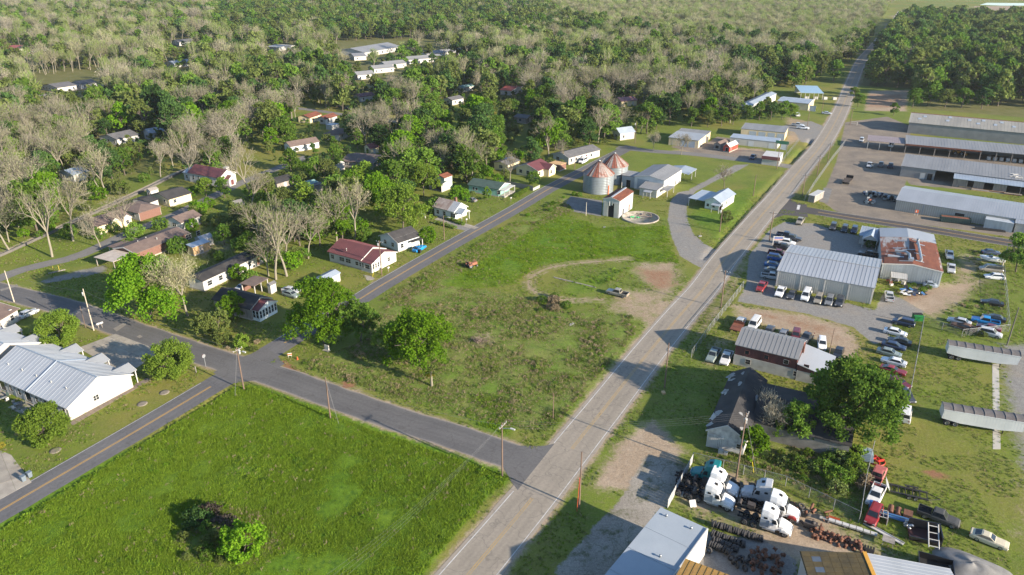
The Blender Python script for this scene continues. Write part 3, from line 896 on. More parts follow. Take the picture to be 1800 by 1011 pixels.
def house(name, label, e, h, rise, ridge, wm, rm, ov=.4, L=None, Wd=None, cat='house', group=None, win='auto', rib=0., panels=0., fascia=(1,), found=True, deckm=None, cap=None, fm=None, skip=(), mono=False, pm=None):
    o, rz, LL, WW = frame(e, h, L, Wd)
    root = empty(name, o, rz, label, cat, group)
    root["dims"] = (LL, WW)
    BLDG.append((label, root.location.copy() + Matrix.Rotation(rz,3,'Z') @ Vector((LL/2,WW/2,0))))
    CLEAR.append((o, rz, LL, WW, h))
    walls(root, LL, WW, h, rise, ridge, wm, ov, mono, skip=skip)
    if ridge in ('u','v'): roof_gable(root, LL, WW, h, rise, ridge, rm, rib=rib, panels=panels, deckm=deckm, cap=cap)
    elif ridge == 'hip': roof_hip(root, LL, WW, h, rise, rm)
    else: roof_mono(root, LL, WW, h, rise if mono else 0, rm, rib=rib)
    if fascia and ridge in ('u','v'):
        fs = tuple(s for s in fascia if (ridge == 'u' and s in (1,3)) or (ridge == 'v' and s in (0,2)))
        if fs: rake(root, LL, WW, h, rise, ridge, sides=fs, m=fm)
    if found:
        mb = MB(); mb.box(ov-.03, ov-.03, -.3, LL-ov+.03, WW-ov+.03, .35); mb.build('foundation', CONC, root)
    dims = (LL, WW)
    if win == 'auto':
        n0 = max(1, int((LL-1.5)/3.4)); n1 = max(1, int((WW-1.5)/3.4))
        for i in range(n0):
            opening(root, dims, 0, (LL-2*ov)*(i+.5)/n0, 1.05, .95 if i % 3 else 1.5, 1.1, ov=ov, bars=1 if i % 3 else 2)
        for i in range(n1):
            s = 1
            if i == n1//2: opening(root, dims, s, (WW-2*ov)*(i+.5)/n1, .36, .92, 1.95, 'door', ov=ov, pm=pm)
            else: opening(root, dims, s, (WW-2*ov)*(i+.5)/n1, 1.05, .95, 1.1, ov=ov)
        opening(root, dims, 3, (WW-2*ov)*.5, 1.05, .95, 1.1, ov=ov)
    elif win:
        for w in win:
            side, t, z, w_, hh = w[:5]
            k = w[5] if len(w) > 5 else 'window'
            opening(root, dims, side, t, z, w_, hh, k, ov=ov, pm=w[6] if len(w) > 6 else None, bars=w[7] if len(w) > 7 else 1)
    return root

def vent(root, x, y, z, r=.11, h=.5, m=None):
    mb = MB(); mb.lathe((x,y,z), [(r,0),(r,h),(r*1.5,h),(r*1.5,h+.08),(.01,h+.14)], 8); return mb.build('vent', m or WHITE, root)

# ---------------------------------------------------------------- apartments, lower left
def apartment(label, shift, group):
    h, rise, ov = 2.7, 3.0, .35
    p1 = G(117,720,h); p2 = G(234.5,659,h)
    v = (p2-p1); v.z = 0; Wd = v.length; v.normalize(); u = Vector((v.y,-v.x,0))
    L = (G(171,666,h+rise)-G(33,608,h+rise)).length
    o = p1 - u*L; o.z = 0
    o = o + shift
    rz = math.atan2(u.y,u.x)
    root = empty("apartment_building", o, rz, label, "apartment building", group)
    BLDG.append((label, o+u*L*.5+v*Wd*.5)); CLEAR.append((o, rz, L, Wd, h))
    wl = M("white_siding", (0.37,0.342,0.312), 0.65, (0.345,0.32,0.292), 0.3, fine=0.05)
    walls(root, L, Wd, h, rise, 'u', wl, ov)
    roof_gable(root, L, Wd, h, rise, 'u', METALP, panels=0.95, deckm=METALG, cap=M("ridge_blue",(0.22,0.27,0.33),.5))
    rake(root, L, Wd, h, rise, 'u', sides=(1,3))
    # a step in the roof where the two halves of the building meet
    mb = MB(); x = L*.52
    for ya, yb in ((0,Wd/2),(Wd,Wd/2)):
        mb.hexa([(x-.12,ya,h+.1),(x+.12,ya,h+.1),(x+.12,yb,h+rise+.1),(x-.12,yb,h+rise+.1),(x-.12,ya,h+.36),(x+.02,ya,h+.36),(x+.02,yb,h+rise+.36),(x-.12,yb,h+rise+.36)])
    mb.build('parting_flashing', M("flashing_blue",(0.16,0.20,0.26),.5), root)
    # back stoop gables
    for k, f in enumerate((.13,.45,.78)):
        xc = L*(1-f)+.3; g = 4.3; yb = Wd+1.3
        d = bpy.data.objects.new('stoop_gable', None); COL.objects.link(d); d.parent = root; d.location = (xc-g/2, Wd*.70, 0)
        roof_gable(d, g, yb-Wd*.70, h+.12, .95, 'v', M('stoop_metal',(0.225,0.24,0.255),.5,(0.20,0.215,0.23),.4), name='gable_roof', t=.1)
        rk = rake(d, g, yb-Wd*.70, h+.12, .95, 'v', sides=(2,))
        mb = MB(); yy = yb-Wd*.70-.15
        mb.add([(.25,yy,h),(g-.25,yy,h),(g/2,yy,h+.95)], [(2,1,0)]); mb.build('gable_end', FASCIA, d)
        posts(d, [(.3,yy),(g-.3,yy)], h)
    # near side: row of patio doors and windows below the eave, blue-grey boarding
    bw = M("blue_grey_boarding",(0.19,0.22,0.25),.7)
    n = 9
    for i in range(n):
        t = (L-2*ov)*(i+.5)/n
        if i % 3 == 1: opening(root, (L,Wd), 0, t, .3, 1.7, 2.0, 'door', ov=ov, pm=GLASS)
        else: opening(root, (L,Wd), 0, t, .9, .9, 1.3, ov=ov)
    for i in range(n):
        mb = MB(); t = ov+(L-2*ov)*(i)/n
        mb.box(t-.14, ov-.11, -.2, t+.14, ov-.06, h); mb.build('siding_batten', bw, root)
    opening(root, (L,Wd), 1, (Wd-2*ov)*.42, 1.35, 1.0, 1.0, ov=ov, bars=2)
    for i in range(5):
        y = Wd*.22; x = L*(.12+.18*i); vent(root, x, y, h+rise*(y/(Wd/2))+.1, .09, .3)
    for i, f in enumerate((.18,.5,.82)):
        mb = MB(); mb.box(L*f-2.0, -2.6, -.1, L*f+2.0, ov-.12, .07); mb.build('patio', SLABS[i], root)
    return root, o, u, v, L, Wd
AP, ap_o, ap_u, ap_v, ap_L, ap_W = apartment("long white apartment building with panelled pale metal roof beside the side street", Vector((0,0,0)), "apartment blocks")
sh = G(73,603,2.7)-G(234.5,659,2.7)
apartment("white metal roofed apartment building cut by the left picture edge, behind the nearer one", sh, "apartment blocks")
def apl(x, y): return ap_o+ap_u*x+ap_v*y
# air conditioners and patio sets on the near side
for i, f in enumerate((.30,.47,.63,.80)):
    t = empty("patio_set", apl(ap_L*f, -1.5), math.atan2(ap_u.y,ap_u.x), ["patio table with chairs behind the apartments, farthest left","patio table with chairs and a green mat behind the apartments","grey patio table with chairs near the apartment middle","patio table with chairs nearest the white gable corner"][i], "patio set", "patio sets behind the apartments")
    mb = MB(); mb.lathe((0,0,0), [(.55,.70),(.55,.74),(.01,.75)], 12); mb.tube((0,0,0),(0,0,.7),.04); mb.build("table_top", M("patio_metal",(0.2,0.21,0.2),.6), t)
    for a in range(3):
        mb = MB(); an = a*2.1+i
        cx, cy = 1.0*math.cos(an), 1.0*math.sin(an)
        mb.cbox((cx,cy,.42), .5,.5,.06, an); mb.cbox((cx*1.24,cy*1.24,.7), .06,.5,.6, an)
        for dx in (-.2,.2):
            for dy in (-.2,.2): mb.tube((cx+dx,cy+dy,0),(cx+dx,cy+dy,.42),.025,n=5)
        mb.build("chair", [WHITE, GREENR, M("patio_metal",(0.2,0.21,0.2),.6)][(i+a) % 3], t)

# ---------------------------------------------------------------- houses
o = house("cottage", "small brown roofed house with white walls cut by the left edge beside the silver car", [(-40,588),(35,543),(0,522)], 2.7, 1.2, 'u', WHITE, BROWNR)
mb = MB(); mb.lathe((o["dims"][0]*.86,.9,3.1), [(.02,.0),(.38,.12),(.42,.16),(.01,.2)], 12); mb.build("satellite_dish", WHITE, o)
c5 = house("cottage", "dark shingled cottage with maroon front gable under the big trees at the corner", [(371,527),(440,545.5),(483,525.5)], 2.9, 1.7, 'u', WOODG, BLACKR, win=None)
L, W_ = c5["dims"]
d = bpy.data.objects.new('front_porch', None); COL.objects.link(d); d.parent = c5; d.location = (L-.6, .5, 0)
roof_gable(d, 2.6, W_-1.0, 2.75, 1.25, 'u', MAROON, name='porch_roof'); rake(d, 2.6, W_-1.0, 2.75, 1.25, 'u', sides=(1,))
walls(d, 2.6, W_-1.0, 2.75, 1.25, 'u', BLUISH, .25)
for i in range(6): opening(d, (2.6,W_-1.0), 1, (W_-1.5)*(i+.5)/6, .8, (W_-1.5)/6-.35, 1.7, ov=.25)
for i in range(2): opening(d, (2.6,W_-1.0), 0, .55+i*1.0, .8, .7, 1.7, ov=.25)
rake(c5, L, W_, 2.9, 1.7, 'u', sides=(1,))
cp = house("carport", "open flat roofed carport between the black roofed house and the dark cottage", [(421,499),(447,504),(475,490)], 2.5, 0, 'flat', BRICK, BROWNR, ov=.25, win=None, cat='carport', found=False, skip=(0,1,2))
L, W_ = cp["dims"]; posts(cp, [(L-.3,.3),(L-.3,W_*.5),(L-.3,W_-.3),(.4,.3)], 2.5)
house("shed", "tiny white shed at the back corner of the open carport", [(468,501),(475,503),(484,497)], 2.3, .5, 'v', WHITE, GREYR, ov=.15, win=[(1,.8,.0,.8,1.9,'door')], cat='shed')
house("long_house", "long white walled house with black felt roof and tree shadows across it", [(356,496),(466,445),(449,434)], 2.8, .8, 'u', WHITE, BLACKR, ov=.35, cat='house',
      win=[(0,2,1,1.4,1.2),(0,5.5,1,1.2,1.2),(0,9,.3,1.0,2.0,'door'),(0,12,1,1.4,1.2),(0,15.5,1,1,1.2),(0,18.5,.3,1,2.0,'door',BRICK),(0,22,1,1.2,1.2)])
bh = house("brick_house", "long brick house with brown roof and a flat white carport at its end", [(238,447),(333,410),(301,399)], 2.7, 1.1, 'u', BRICK, BROWNR, fascia=(1,3),
      win=[(0,11,1,1.4,1.2),(0,14.5,.3,1,2,'door',WHITE),(0,17.5,1,1.8,1.3,'window',GLASS,2),(0,21,1,1.2,1.2)])
L, W_ = bh["dims"]
porch(bh, -6.2, .8, .1, W_-.6, 2.5, M("pale_flat_roof",(0.46,0.40,0.34),.8), name='carport_roof'); posts(bh, [(-5.9,1.1),(-3,1.1),(-5.9,W_-1)], 2.5, WOODG)
porch(bh, 1.0, W_, 9.0, W_+3.6, 2.3, BROWNR, name='lean_to_roof', pts=[(1.3,W_+3.3),(5,W_+3.3),(8.7,W_+3.3)])
for i, (x, y) in enumerate(((5,W_*.55),(8,W_*.6),(9,W_*.25))): vent(bh, x, y, 3.5, .12, .4)
house("shed", "tan board shed with pale blue metal roof behind the brick house", [(338,436),(370,425),(363,420)], 2.6, .3, 'flat', ORANGEW, METALB, ov=.25, win=[(1,1.2,1.1,.6,.7),(0,2.5,.2,.9,1.9,'door',WOODG)], cat='shed', mono=True)
house("shed", "small white shed with pale metal roof just behind the tan board shed", [(354,424),(376,417),(369,410)], 2.3, .8, 'u', WHITE, METALR, ov=.2, win=[(1,1.2,.9,.6,.7)], cat='shed')
house("cottage", "blue grey and white cottage with brown roof facing the pale lane", [(289,387),(318,393),(350,378)], 2.6, 1.4, 'v', WHITE, BROWNR)
yc = house("cottage", "cream cottage with brown roof and twin front gables beside the lane", [(137,391),(170,400),(230,380)], 2.6, 1.6, 'v', CREAM, BROWNR)
L, W_ = yc["dims"]
for k in (.35,.68):
    d = bpy.data.objects.new('front_gable', None); COL.objects.link(d); d.parent = yc; d.location = (L*.55, W_*k, 0)
    roof_gable(d, L*.5+.3, 3.2, 2.55, 1.2, 'u', BROWNR, name='gable_roof'); rake(d, L*.5+.3, 3.2, 2.55, 1.2, 'u', sides=(1,))
    walls(d, L*.5+.3, 3.2, 2.55, 1.2, 'u', CREAM, .2); opening(d, (L*.5+.3,3.2), 1, 1.4, 1, .9, 1.1, ov=.2)
rb = house("cottage", "brown hip roofed cottage with red brick front along the lane", [(202,366),(243,376),(277,361)], 2.6, 1.3, 'hip', WHITE, BROWNR)
L, W_ = rb["dims"]; mb = MB()
mb.box(L-.40,.5,-.2,L-.34,W_-.5,2.5); mb.build('brick_front', BRICK, rb)
house("cottage", "low black roofed cottage behind the red brick fronted one", [(230,352),(263,357),(277,350)], 2.5, .8, 'v', WHITE, BLACKR)
house("cottage", "charcoal roofed cream cottage next to the church lane", [(262,343),(296,352),(328,337)], 2.6, 1.4, 'v', CREAM, CHAR)
house("shed", "small white shed by the drainage channel with a dark door", [(256,335),(264,337),(272,331)], 2.3, .7, 'v', WHITE, WOODG, ov=.15, win=[(0,.9,0,.8,1.8,'door',DARK)], cat='shed')
ch = house("church", "white church with maroon roof and small gabled entrance beside the lane", [(329,304),(386,314),(410,303)], 3.4, 2.2, 'u', WHITE, MAROON, cat='church',
      win=[(0,2,1.2,.7,1.5),(0,4.6,1.2,.7,1.5),(0,7.2,1.2,.7,1.5),(0,9.8,1.2,.7,1.5)])
L, W_ = ch["dims"]
d = bpy.data.objects.new('entrance_porch', None); COL.objects.link(d); d.parent = ch; d.location = (L-.5, W_*.3, 0)
roof_gable(d, 2.2, W_*.4, 2.5, 1.1, 'u', MAROON, name='porch_roof'); rake(d, 2.2, W_*.4, 2.5, 1.1, 'u', sides=(1,)); walls(d, 2.2, W_*.4, 2.5, 1.1, 'u', WHITE, .2)
opening(d, (2.2,W_*.4), 1, W_*.2-.2, .3, 1.3, 1.9, 'door', ov=.2, pm=MAROON)
d = bpy.data.objects.new('annexe', None); COL.objects.link(d); d.parent = ch; d.location = (-3.4, .6, 0)
roof_gable(d, 3.8, W_-1.2, 2.9, 1.2, 'u', METALB, name='annexe_roof'); walls(d, 3.8, W_-1.2, 2.9, 1.2, 'u', WHITE, .3); opening(d, (3.8,W_-1.2), 0, 1.5, 1, .8, 1.2, ov=.3)
mb = MB(); mb.box(L*.80,W_*.62,4.5,L*.80+1.5,W_*.62+1.5,5.9); mb.build('belfry', WHITE, ch)
house("cottage", "white cottage with pale metal roof half hidden in trees left of the hedge", [(100,303),(128,309),(151,300)], 2.7, 1.4, 'v', WHITE, METALB)
house("cottage", "white cottage with dark grey roof at the bend of the lane beside the church lawn", [(400,360),(411,364),(426,357)], 2.5, 1.3, 'v', WHITE, GREYR)
mh = house("family_house", "large white house with maroon metal roof and many dark windows along the two lane road", [(575,443),(634,459),(675,436.6)], 2.8, 2.1, 'u', WHITE, MAROON, ov=.35, rib=.6, fascia=(1,), fm=FASCIA,
      win=[(0,1.2,1.1,1.0,1.1,'window',GLASS,2),(0,4.6,1.1,1.7,1.1,'window',GLASS,2),(0,6.9,1.1,1.7,1.1,'window',GLASS,2),(0,10.0,1.1,1.0,1.0),(0,11.4,1.1,1.0,1.0),(1,7.2,1.2,.9,1.1,'window',GLASS,2)])
L, W_ = mh["dims"]
d = bpy.data.objects.new('front_wing', None); COL.objects.link(d); d.parent = mh; d.location = (L-.5, -.1, 0)
roof_gable(d, 4.3, W_+.2, 2.6, 1.75, 'u', MAROON, name='wing_roof', rib=.6); rake(d, 4.3, W_+.2, 2.6, 1.75, 'u', sides=(1,)); walls(d, 4.3, W_+.2, 2.6, 1.75, 'u', WHITE, .3)
for i in range(4): opening(d, (4.3,W_+.2), 1, .7+i*.95, 1.0, .5, 1.3, ov=.3)
opening(d, (4.3,W_+.2), 1, W_*.66, 1.1, .9, 1.1, ov=.3, bars=2); opening(d, (4.3,W_+.2), 0, .7, 1.0, .5, 1.3, ov=.3); opening(d, (4.3,W_+.2), 0, 2.2, 1.0, 1.6, 1.1, ov=.3); opening(d, (4.3,W_+.2), 0, 3.5, 1.0, .4, 1.3, ov=.3)
vent(mh, L*.45, W_*.18, 3.4, .1, .9)
ch_ = house("family_house", "white house with charcoal shingle gable roof behind the blue car", [(665,415),(699,428.5),(737,413.5)], 2.8, 1.9, 'v', BLUISH, CHAR, fascia=(0,),
      win=[(0,2.2,1.1,1.0,1.1),(0,5.6,1.1,1.0,1.1,'window',GLASS,2),(1,1.4,1.0,1.0,1.2)])
L, W_ = ch_["dims"]; porch(ch_, L-.3, 4.0, L+1.3, W_-.3, 2.3, CHAR, 0, [(L+1.1,4.2),(L+1.1,W_-.6)])
house("shed", "white shed with blue grey metal roof on the lawn near the big corner tree", [(547,492.5),(566,497.5),(598,480)], 2.2, .6, 'v', WHITE, METALB, ov=.2, rib=.6, win=[(0,1.2,0,1.2,1.8,'door')], cat='shed')
eh = house("family_house", "pale blue house with half old half new metal roof and a white porch gable", [(760,364.5),(798,374),(828,365)], 2.8, 2.2, 'u', BLUISH, METALR, rib=.6,
      win=[(0,1.5,1,1,1.2),(0,4.2,1,1,1.2),(0,7.3,1,.8,1.3),(0,8.3,1,.8,1.3)])
L, W_ = eh["dims"]
mb = MB(); s0 = ((0,-.02,2.95),(L*.68,-.02,2.95),(L*.68,W_/2,5.15),(0,W_/2,5.15)); slab_poly(mb, s0, .06); ribs_on(mb, *[Vector(p)+Vector((0,0,.06)) for p in s0], 12, .07, .06)
mb.build('old_roof_sheet', M("old_tin",(0.30,0.27,0.25),.7,(0.17,0.12,0.10),.7,streak=(1,.25,1)), eh)["label"] = "rust stained older roof sheeting"
d = bpy.data.objects.new('front_porch', None); COL.objects.link(d); d.parent = eh; d.location = (L-.3, W_*.1, 0)
roof_gable(d, 2.8, W_*.6, 2.4, 1.2, 'u', METALB, name='porch_roof'); rake(d, 2.8, W_*.6, 2.4, 1.2, 'u', sides=(1,)); mb = MB(); mb.add([(2.5,.3,2.4),(2.5,W_*.6-.3,2.4),(2.5,W_*.3,3.5)], [(0,1,2)]); mb.build('porch_gable', WHITE, d); posts(d, [(2.5,.3),(2.5,W_*.6-.3)], 2.4)
mb = MB(); mb.box(L*.62,W_*.6,3.4,L*.62+.7,W_*.6+.7,6.0); mb.build('chimney', BRICK, eh)
for i in range(4): posts(eh, [(-3.5+i*1.1,-1.5-.6*i)], 1.2)
gh = house("family_house", "sea green house with dark green shingle roof and a white porch", [(821,325),(877,334),(890,322)], 2.7, 1.3, 'u', GREENW, GREENR, fascia=(1,),
      win=[(0,2.0,1.2,.7,.9),(0,3.2,1.2,.7,.9),(0,7.0,1.2,.6,.8),(0,12.0,1,1.2,1.2)])
L, W_ = gh["dims"]; porch(gh, L-.3, .4, L+2.0, W_-.2, 2.4, WHITE, 0, [(L+1.8,.6),(L+1.8,W_*.5),(L+1.8,W_-.4)])
mb = MB(); mb.box(L,.6,-.1,L+2.0,W_-.4,.5); mb.build('porch_floor', CONC, gh)
gs = house("shed", "tall pale green shed with rusty red roof behind the green tree", [(762,310),(781,314),(788,307)], 4.2, .8, 'v', M("pale_green_board",(0.45,0.55,0.45),.7), RUST, ov=.2, win=[(0,1.5,.2,1.2,2,'door',DARK)], cat='shed')
house("shed", "dark green roofed open shed standing before the tall pale green one", [(753,321),(776,326),(783,318)], 2.6, .6, 'u', WHITE, GREENR, ov=.2, win=None, cat='shed', skip=(0,))
chh = house("family_house", "cream house with maroon cross gabled roof opposite the grain bins", [(905,294),(946,301.5),(975,292)], 2.8, 1.9, 'v', CREAM, MAROON, fascia=(0,),
      win=[(0,2.0,1,1.2,1.2),(0,5.2,1,1.2,1.2),(1,1.2,1,.9,1.2),(1,3.6,.3,1,2,'door')])
L, W_ = chh["dims"]
d = bpy.data.objects.new('front_gable', None); COL.objects.link(d); d.parent = chh; d.location = (L*.5, W_*.42, 0)
roof_gable(d, L*.5+2.2, W_*.55, 2.7, 1.5, 'u', MAROON, name='gable_roof'); rake(d, L*.5+2.2, W_*.55, 2.7, 1.5, 'u', sides=(1,)); walls(d, L*.5+2.2, W_*.55, 2.7, 1.5, 'u', CREAM, .3); opening(d, (L*.5+2.2,W_*.55), 1, 1.6, 1, 1, 1.2, ov=.3)
house("family_house", "long white house with dark grey roof near the white van", [(970,271),(1000,278.5),(1037,259)], 2.8, 1.4, 'v', WHITE, GREYR, fascia=(0,),
      win=[(0,2.5,1,1.4,1.2,'window',GLASS,2),(1,1.5,1,1,1.2),(1,4.5,1,1,1.2),(1,7.5,1,1,1.2),(1,10.5,.3,1,2,'door',MAROON),(1,13.5,1,1,1.2)])
house("shed", "low tan roofed brown shed between the cream house and the long white house", [(964,287),(984,291),(988,285)], 2.4, 0, 'flat', BRICK, ORANGEW, ov=.15, win=None, cat='shed')
bt = house("family_house", "weathered low house with a bright blue tarpaulin over its roof", [(866,286),(893,291),(918,283)], 2.7, .8, 'v', CREAM, GREYR)
L, W_ = bt["dims"]; mb = MB(); slab_poly(mb, [(.3,W_*.55,3.0),(L*.5,W_*.55,3.7),(L*.5,W_+.1,3.7),(.3,W_+.1,3.0)], .05)
tag(mb.build('tarpaulin', flat("blue_tarp",(0.03,0.12,0.38),.4), None, bt.location, bt.rotation_euler.z), "bright blue tarpaulin spread over the roof of the weathered low house", "tarpaulin")
# behind the trees
house("cottage", "brown roofed cottage with pale blue front seen over the scrub in the middle left", [(497,254),(510,259),(552,246)], 2.6, 1.6, 'v', BLUISH, BROWNR)
house("cottage", "white cottage with brown hip roof just beyond the pale blue fronted one", [(568,236),(597,238),(614,228)], 2.7, 1.4, 'hip', WHITE, BROWNR)
house("cottage", "small maroon roofed cottage under the dark trees left of the light green tree", [(638,258),(650,262),(662,257)], 2.4, 1.5, 'v', CREAM, MAROON)
house("long_house", "long low house with weathered brown roof above the light green tree", [(597,283),(655,288),(676,273)], 2.5, 1.0, 'u', WOODG, BROWNR)
house("shed", "white gabled shed in the grey scrub left of the long low house", [(580,288),(592,291),(597,285)], 2.4, 1.0, 'v', WHITE, WHITE, ov=.15, win=[(0,1.3,.1,.9,1.7,'door',DARK)], cat='shed')
house("shed", "grey shed with a door beside the teal roofs in the scrub", [(541,325),(551,328),(560,321)], 2.4, .4, 'v', WOODG, GREYR, ov=.15, win=[(0,1.1,.1,.8,1.7,'door',DARK)], cat='shed')
house("cottage", "low teal roofed cottage hidden in scrub below the brown roofed ones", [(518,325),(540,330),(548,319)], 2.5, .9, 'v', BLUISH, M("teal_roof",(0.20,0.33,0.31),.6))
house("cottage", "dark roofed cottage in the scrub left of the teal roofs", [(463,318),(486,324),(506,312)], 2.5, 1.2, 'v', WOODG, BLACKR)
house("cottage", "red brown roofed cottage at the back street, left one", [(522,206),(545,208),(556,200)], 2.6, 1.2, 'v', CREAM, RUST)
house("cottage", "red brown roofed cottage at the back street, right one", [(556,208),(572,210),(579,202)], 2.6, 1.2, 'v', WHITE, RUST)
house("trailer_home", "pale blue and white caravan parked beside the back street", [(572,219),(583,221),(586,216)], 2.4, 0, 'flat', WHITE, METALB, ov=.1, win=None, cat='caravan')
house("cottage", "white walled cottage with pink roof in the trees above the back street", [(620,168),(632,171),(642,163)], 2.8, 1.2, 'v', WHITE, MAROON)
house("cottage", "small white cottage showing between bare trees right of the yellow green tree", [(777,174),(795,177),(800,170)], 2.7, 1.1, 'v', WHITE, GREYR)
house("cottage", "green roofed cottage by the clearing in the far middle", [(800,153),(812,155),(820,149)], 2.7, 1.0, 'v', WHITE, M("teal_roof",(0.20,0.33,0.31),.6))
house("cottage", "red roofed cottage beside the pale lane in the far middle", [(878,158),(900,160),(908,152)], 2.8, 1.1, 'u', WHITE, M("bright_red_roof",(0.35,0.09,0.07),.6))
house("cottage", "pink roofed cottage right of the yellow leaved tree", [(1077,174),(1092,179),(1101,170)], 2.8, 1.4, 'v', CREAM, M("pink_roof",(0.33,0.16,0.16),.6))
house("cottage", "white cottage with pale blue metal roof near the pole at the road end", [(1075,231),(1090,236),(1101,227)], 3.0, 2.0, 'v', WHITE, METALB)
house("cottage", "dark grey roofed house left of the leafy mid ground tree", [(902,206),(925,209),(934,203)], 2.6, .9, 'u', WOODG, GREYR)
house("cottage", "white house behind the bare trees at the left with a dark roof", [(172,240),(205,246),(218,232)], 2.8, 1.5, 'v', WHITE, GREYR)
house("cottage", "white gabled house behind the bare trees, right of the dark roofed one", [(250,233),(262,236),(276,222)], 2.9, 1.8, 'v', WHITE, METALR)
house("cottage", "white house with grey roof in the far left clearing, nearer the big tree", [(71,150),(100,155),(118,147)], 2.8, 1.4, 'v', WHITE, GREYR)
house("cottage", "white house with grey roof in the far left clearing, right hand one", [(122,146),(141,149),(153,142)], 2.8, 1.4, 'v', WHITE, GREYR)
house("cottage", "white gabled house with grey roof in front of the dark far woods", [(300,72),(314,75),(326,69)], 2.9, 1.6, 'v', WHITE, GREYR)
house("cottage", "white metal roofed house among bare trees in the far left middle", [(288,110),(306,113),(320,106)], 2.8, 1.4, 'v', WHITE, METALR)
house("long_house", "long red roofed building at the far left edge", [(3,84),(32,88),(36,79)], 3.0, 1.2, 'u', WHITE, M("bright_red_roof",(0.35,0.09,0.07),.6))
house("trailer_home", "long white mobile home at the edge of the far clearing", [(468,82),(490,84),(494,78)], 2.8, .6, 'u', WHITE, WHITE, win=None, cat='mobile home')
house("apartment_building", "long white far apartment row on the mown hillside", [(641,93),(706,82),(692,73)], 3.4, 2.6, 'u', WHITE, METALG, fascia=(1,3), cat='apartment building', win=[(0,4+6*i,1,1.6,1.4) for i in range(11)])
house("apartment_building", "small white block at the left end of the long far apartment row", [(612,96),(622,100),(630,93)], 3.0, 1.6, 'v', WHITE, METALG, cat='apartment building')
for lab, e in (("grey roofed far apartment block, nearest of the second row", [(618,130),(628,133),(638,124)]), ("grey roofed far apartment block, second in the second row", [(646,119),(657,122),(668,112)]), ("grey roofed far apartment block, third in the second row", [(664,112),(678,115),(690,106)]), ("grey roofed far apartment block, fourth in the second row", [(705,103),(718,106),(738,92)]), ("grey roofed far apartment block, last of the second row", [(738,94),(750,96),(773,80)])):
    house("apartment_building", lab, e, 3.0, 1.8, 'v', WHITE, METALG, cat='apartment building', group="far apartment blocks")
# ================================================================== GRAIN BINS, WAREHOUSES, SAWMILL
def silo(label, px, py, r, h, rise):
    c = G(px, py); CLEAR.append((c-Vector((r,r,0)), 0, 2*r, 2*r, h))
    BLDG.append((label, c))
    t = empty("grain_bin", c, 0, label, "grain bin", "grain bins")
    prof = []
    n = int(h/0.55)
    for i in range(n):
        z0, z1 = h*i/n, h*(i+1)/n
        prof += [(r-.03, z0), (r+.03, z0+.12), (r+.03, z1-.12), (r-.03, z1-.002)]
    mb = MB(); mb.lathe((0,0,0), prof, 40); mb.build('wall', M("bin_steel",(0.25,0.28,0.30),.5,(0.19,0.215,0.23),.5,metal=.35,streak=(1,1,.3),fine=.08), t)
    sheets = [M("bin_roof_grey",(0.33,0.32,0.30),.55,(0.24,0.19,0.16),.8,metal=.1), M("bin_roof_rust",(0.22,0.085,0.055),.8,(0.15,0.055,0.04),1.2), M("bin_roof_mix",(0.24,0.12,0.09),.7,(0.32,0.29,0.27),1.0)]
    ro = MB(); ro.lathe((0,0,0), [(r+.05,h),(.25,h+rise-.12),(.01,h+rise-.1)], 40, smooth=False); roof = ro.build('roof', sheets[2], t)
    N_ = 30
    for i in range(N_):
        a0, a1 = 2*math.pi*i/N_, 2*math.pi*(i+1)/N_
        mb = MB(); rr, z, zz, r2 = r+.22, h-.05, h+rise, .35
        p = [(rr*math.cos(a0),rr*math.sin(a0),z),(rr*math.cos(a1),rr*math.sin(a1),z),(r2*math.cos(a1),r2*math.sin(a1),zz),(r2*math.cos(a0),r2*math.sin(a0),zz)]
        slab_poly(mb, p, .05)
        q = Vector(p[0]); w = Vector(p[3]); ex = (Vector(p[1])-q).normalized()*.07
        mb.hexa([tuple(q),tuple(q+ex),tuple(w+ex*.5),tuple(w),tuple(q+Vector((0,0,.16))),tuple(q+ex+Vector((0,0,.16))),tuple(w+ex*.5+Vector((0,0,.16))),tuple(w+Vector((0,0,.16)))])
        mb.build('roof_sheet', random.choice(sheets+sheets[1:]), roof)
    mb = MB(); mb.lathe((0,0,0), [(.45,h+rise-.25),(.45,h+rise+.25),(.5,h+rise+.27),(.05,h+rise+.5)], 12); mb.build('cap', STEEL, t)
    mb = MB(); a = -1.1; x, y = (r+.12)*math.cos(a), (r+.12)*math.sin(a)
    for s in (-.2,.2): mb.tube((x-s*math.sin(a),y+s*math.cos(a),.3),(x-s*math.sin(a),y+s*math.cos(a),h+.3),.03,n=4)
    for k in range(int(h/.4)): mb.tube((x+.2*math.sin(a),y-.2*math.cos(a),.5+k*.4),(x-.2*math.sin(a),y+.2*math.cos(a),.5+k*.4),.02,n=4)
    mb.build('ladder', RUST, t)
    return t
s1 = silo("front grain bin of corrugated steel with a rust streaked cone roof", 1051, 335, 5.3, 6.3, 4.2)
silo("rear grain bin of corrugated steel, half behind the front one", 1078, 318.5, 5.0, 6.3, 3.9)
mb = MB(); mb.tube((.6,-1.0,10.2),(1.6,-1.6,12.0),.12); mb.build('spout', STEEL, s1)
mb = MB(); mb.cbox((3.1,-4.5,1.6),.35,.12,3.2,.6); mb.build('auger_chute', flat("orange_paint",(0.50,0.10,0.03),.6), s1)

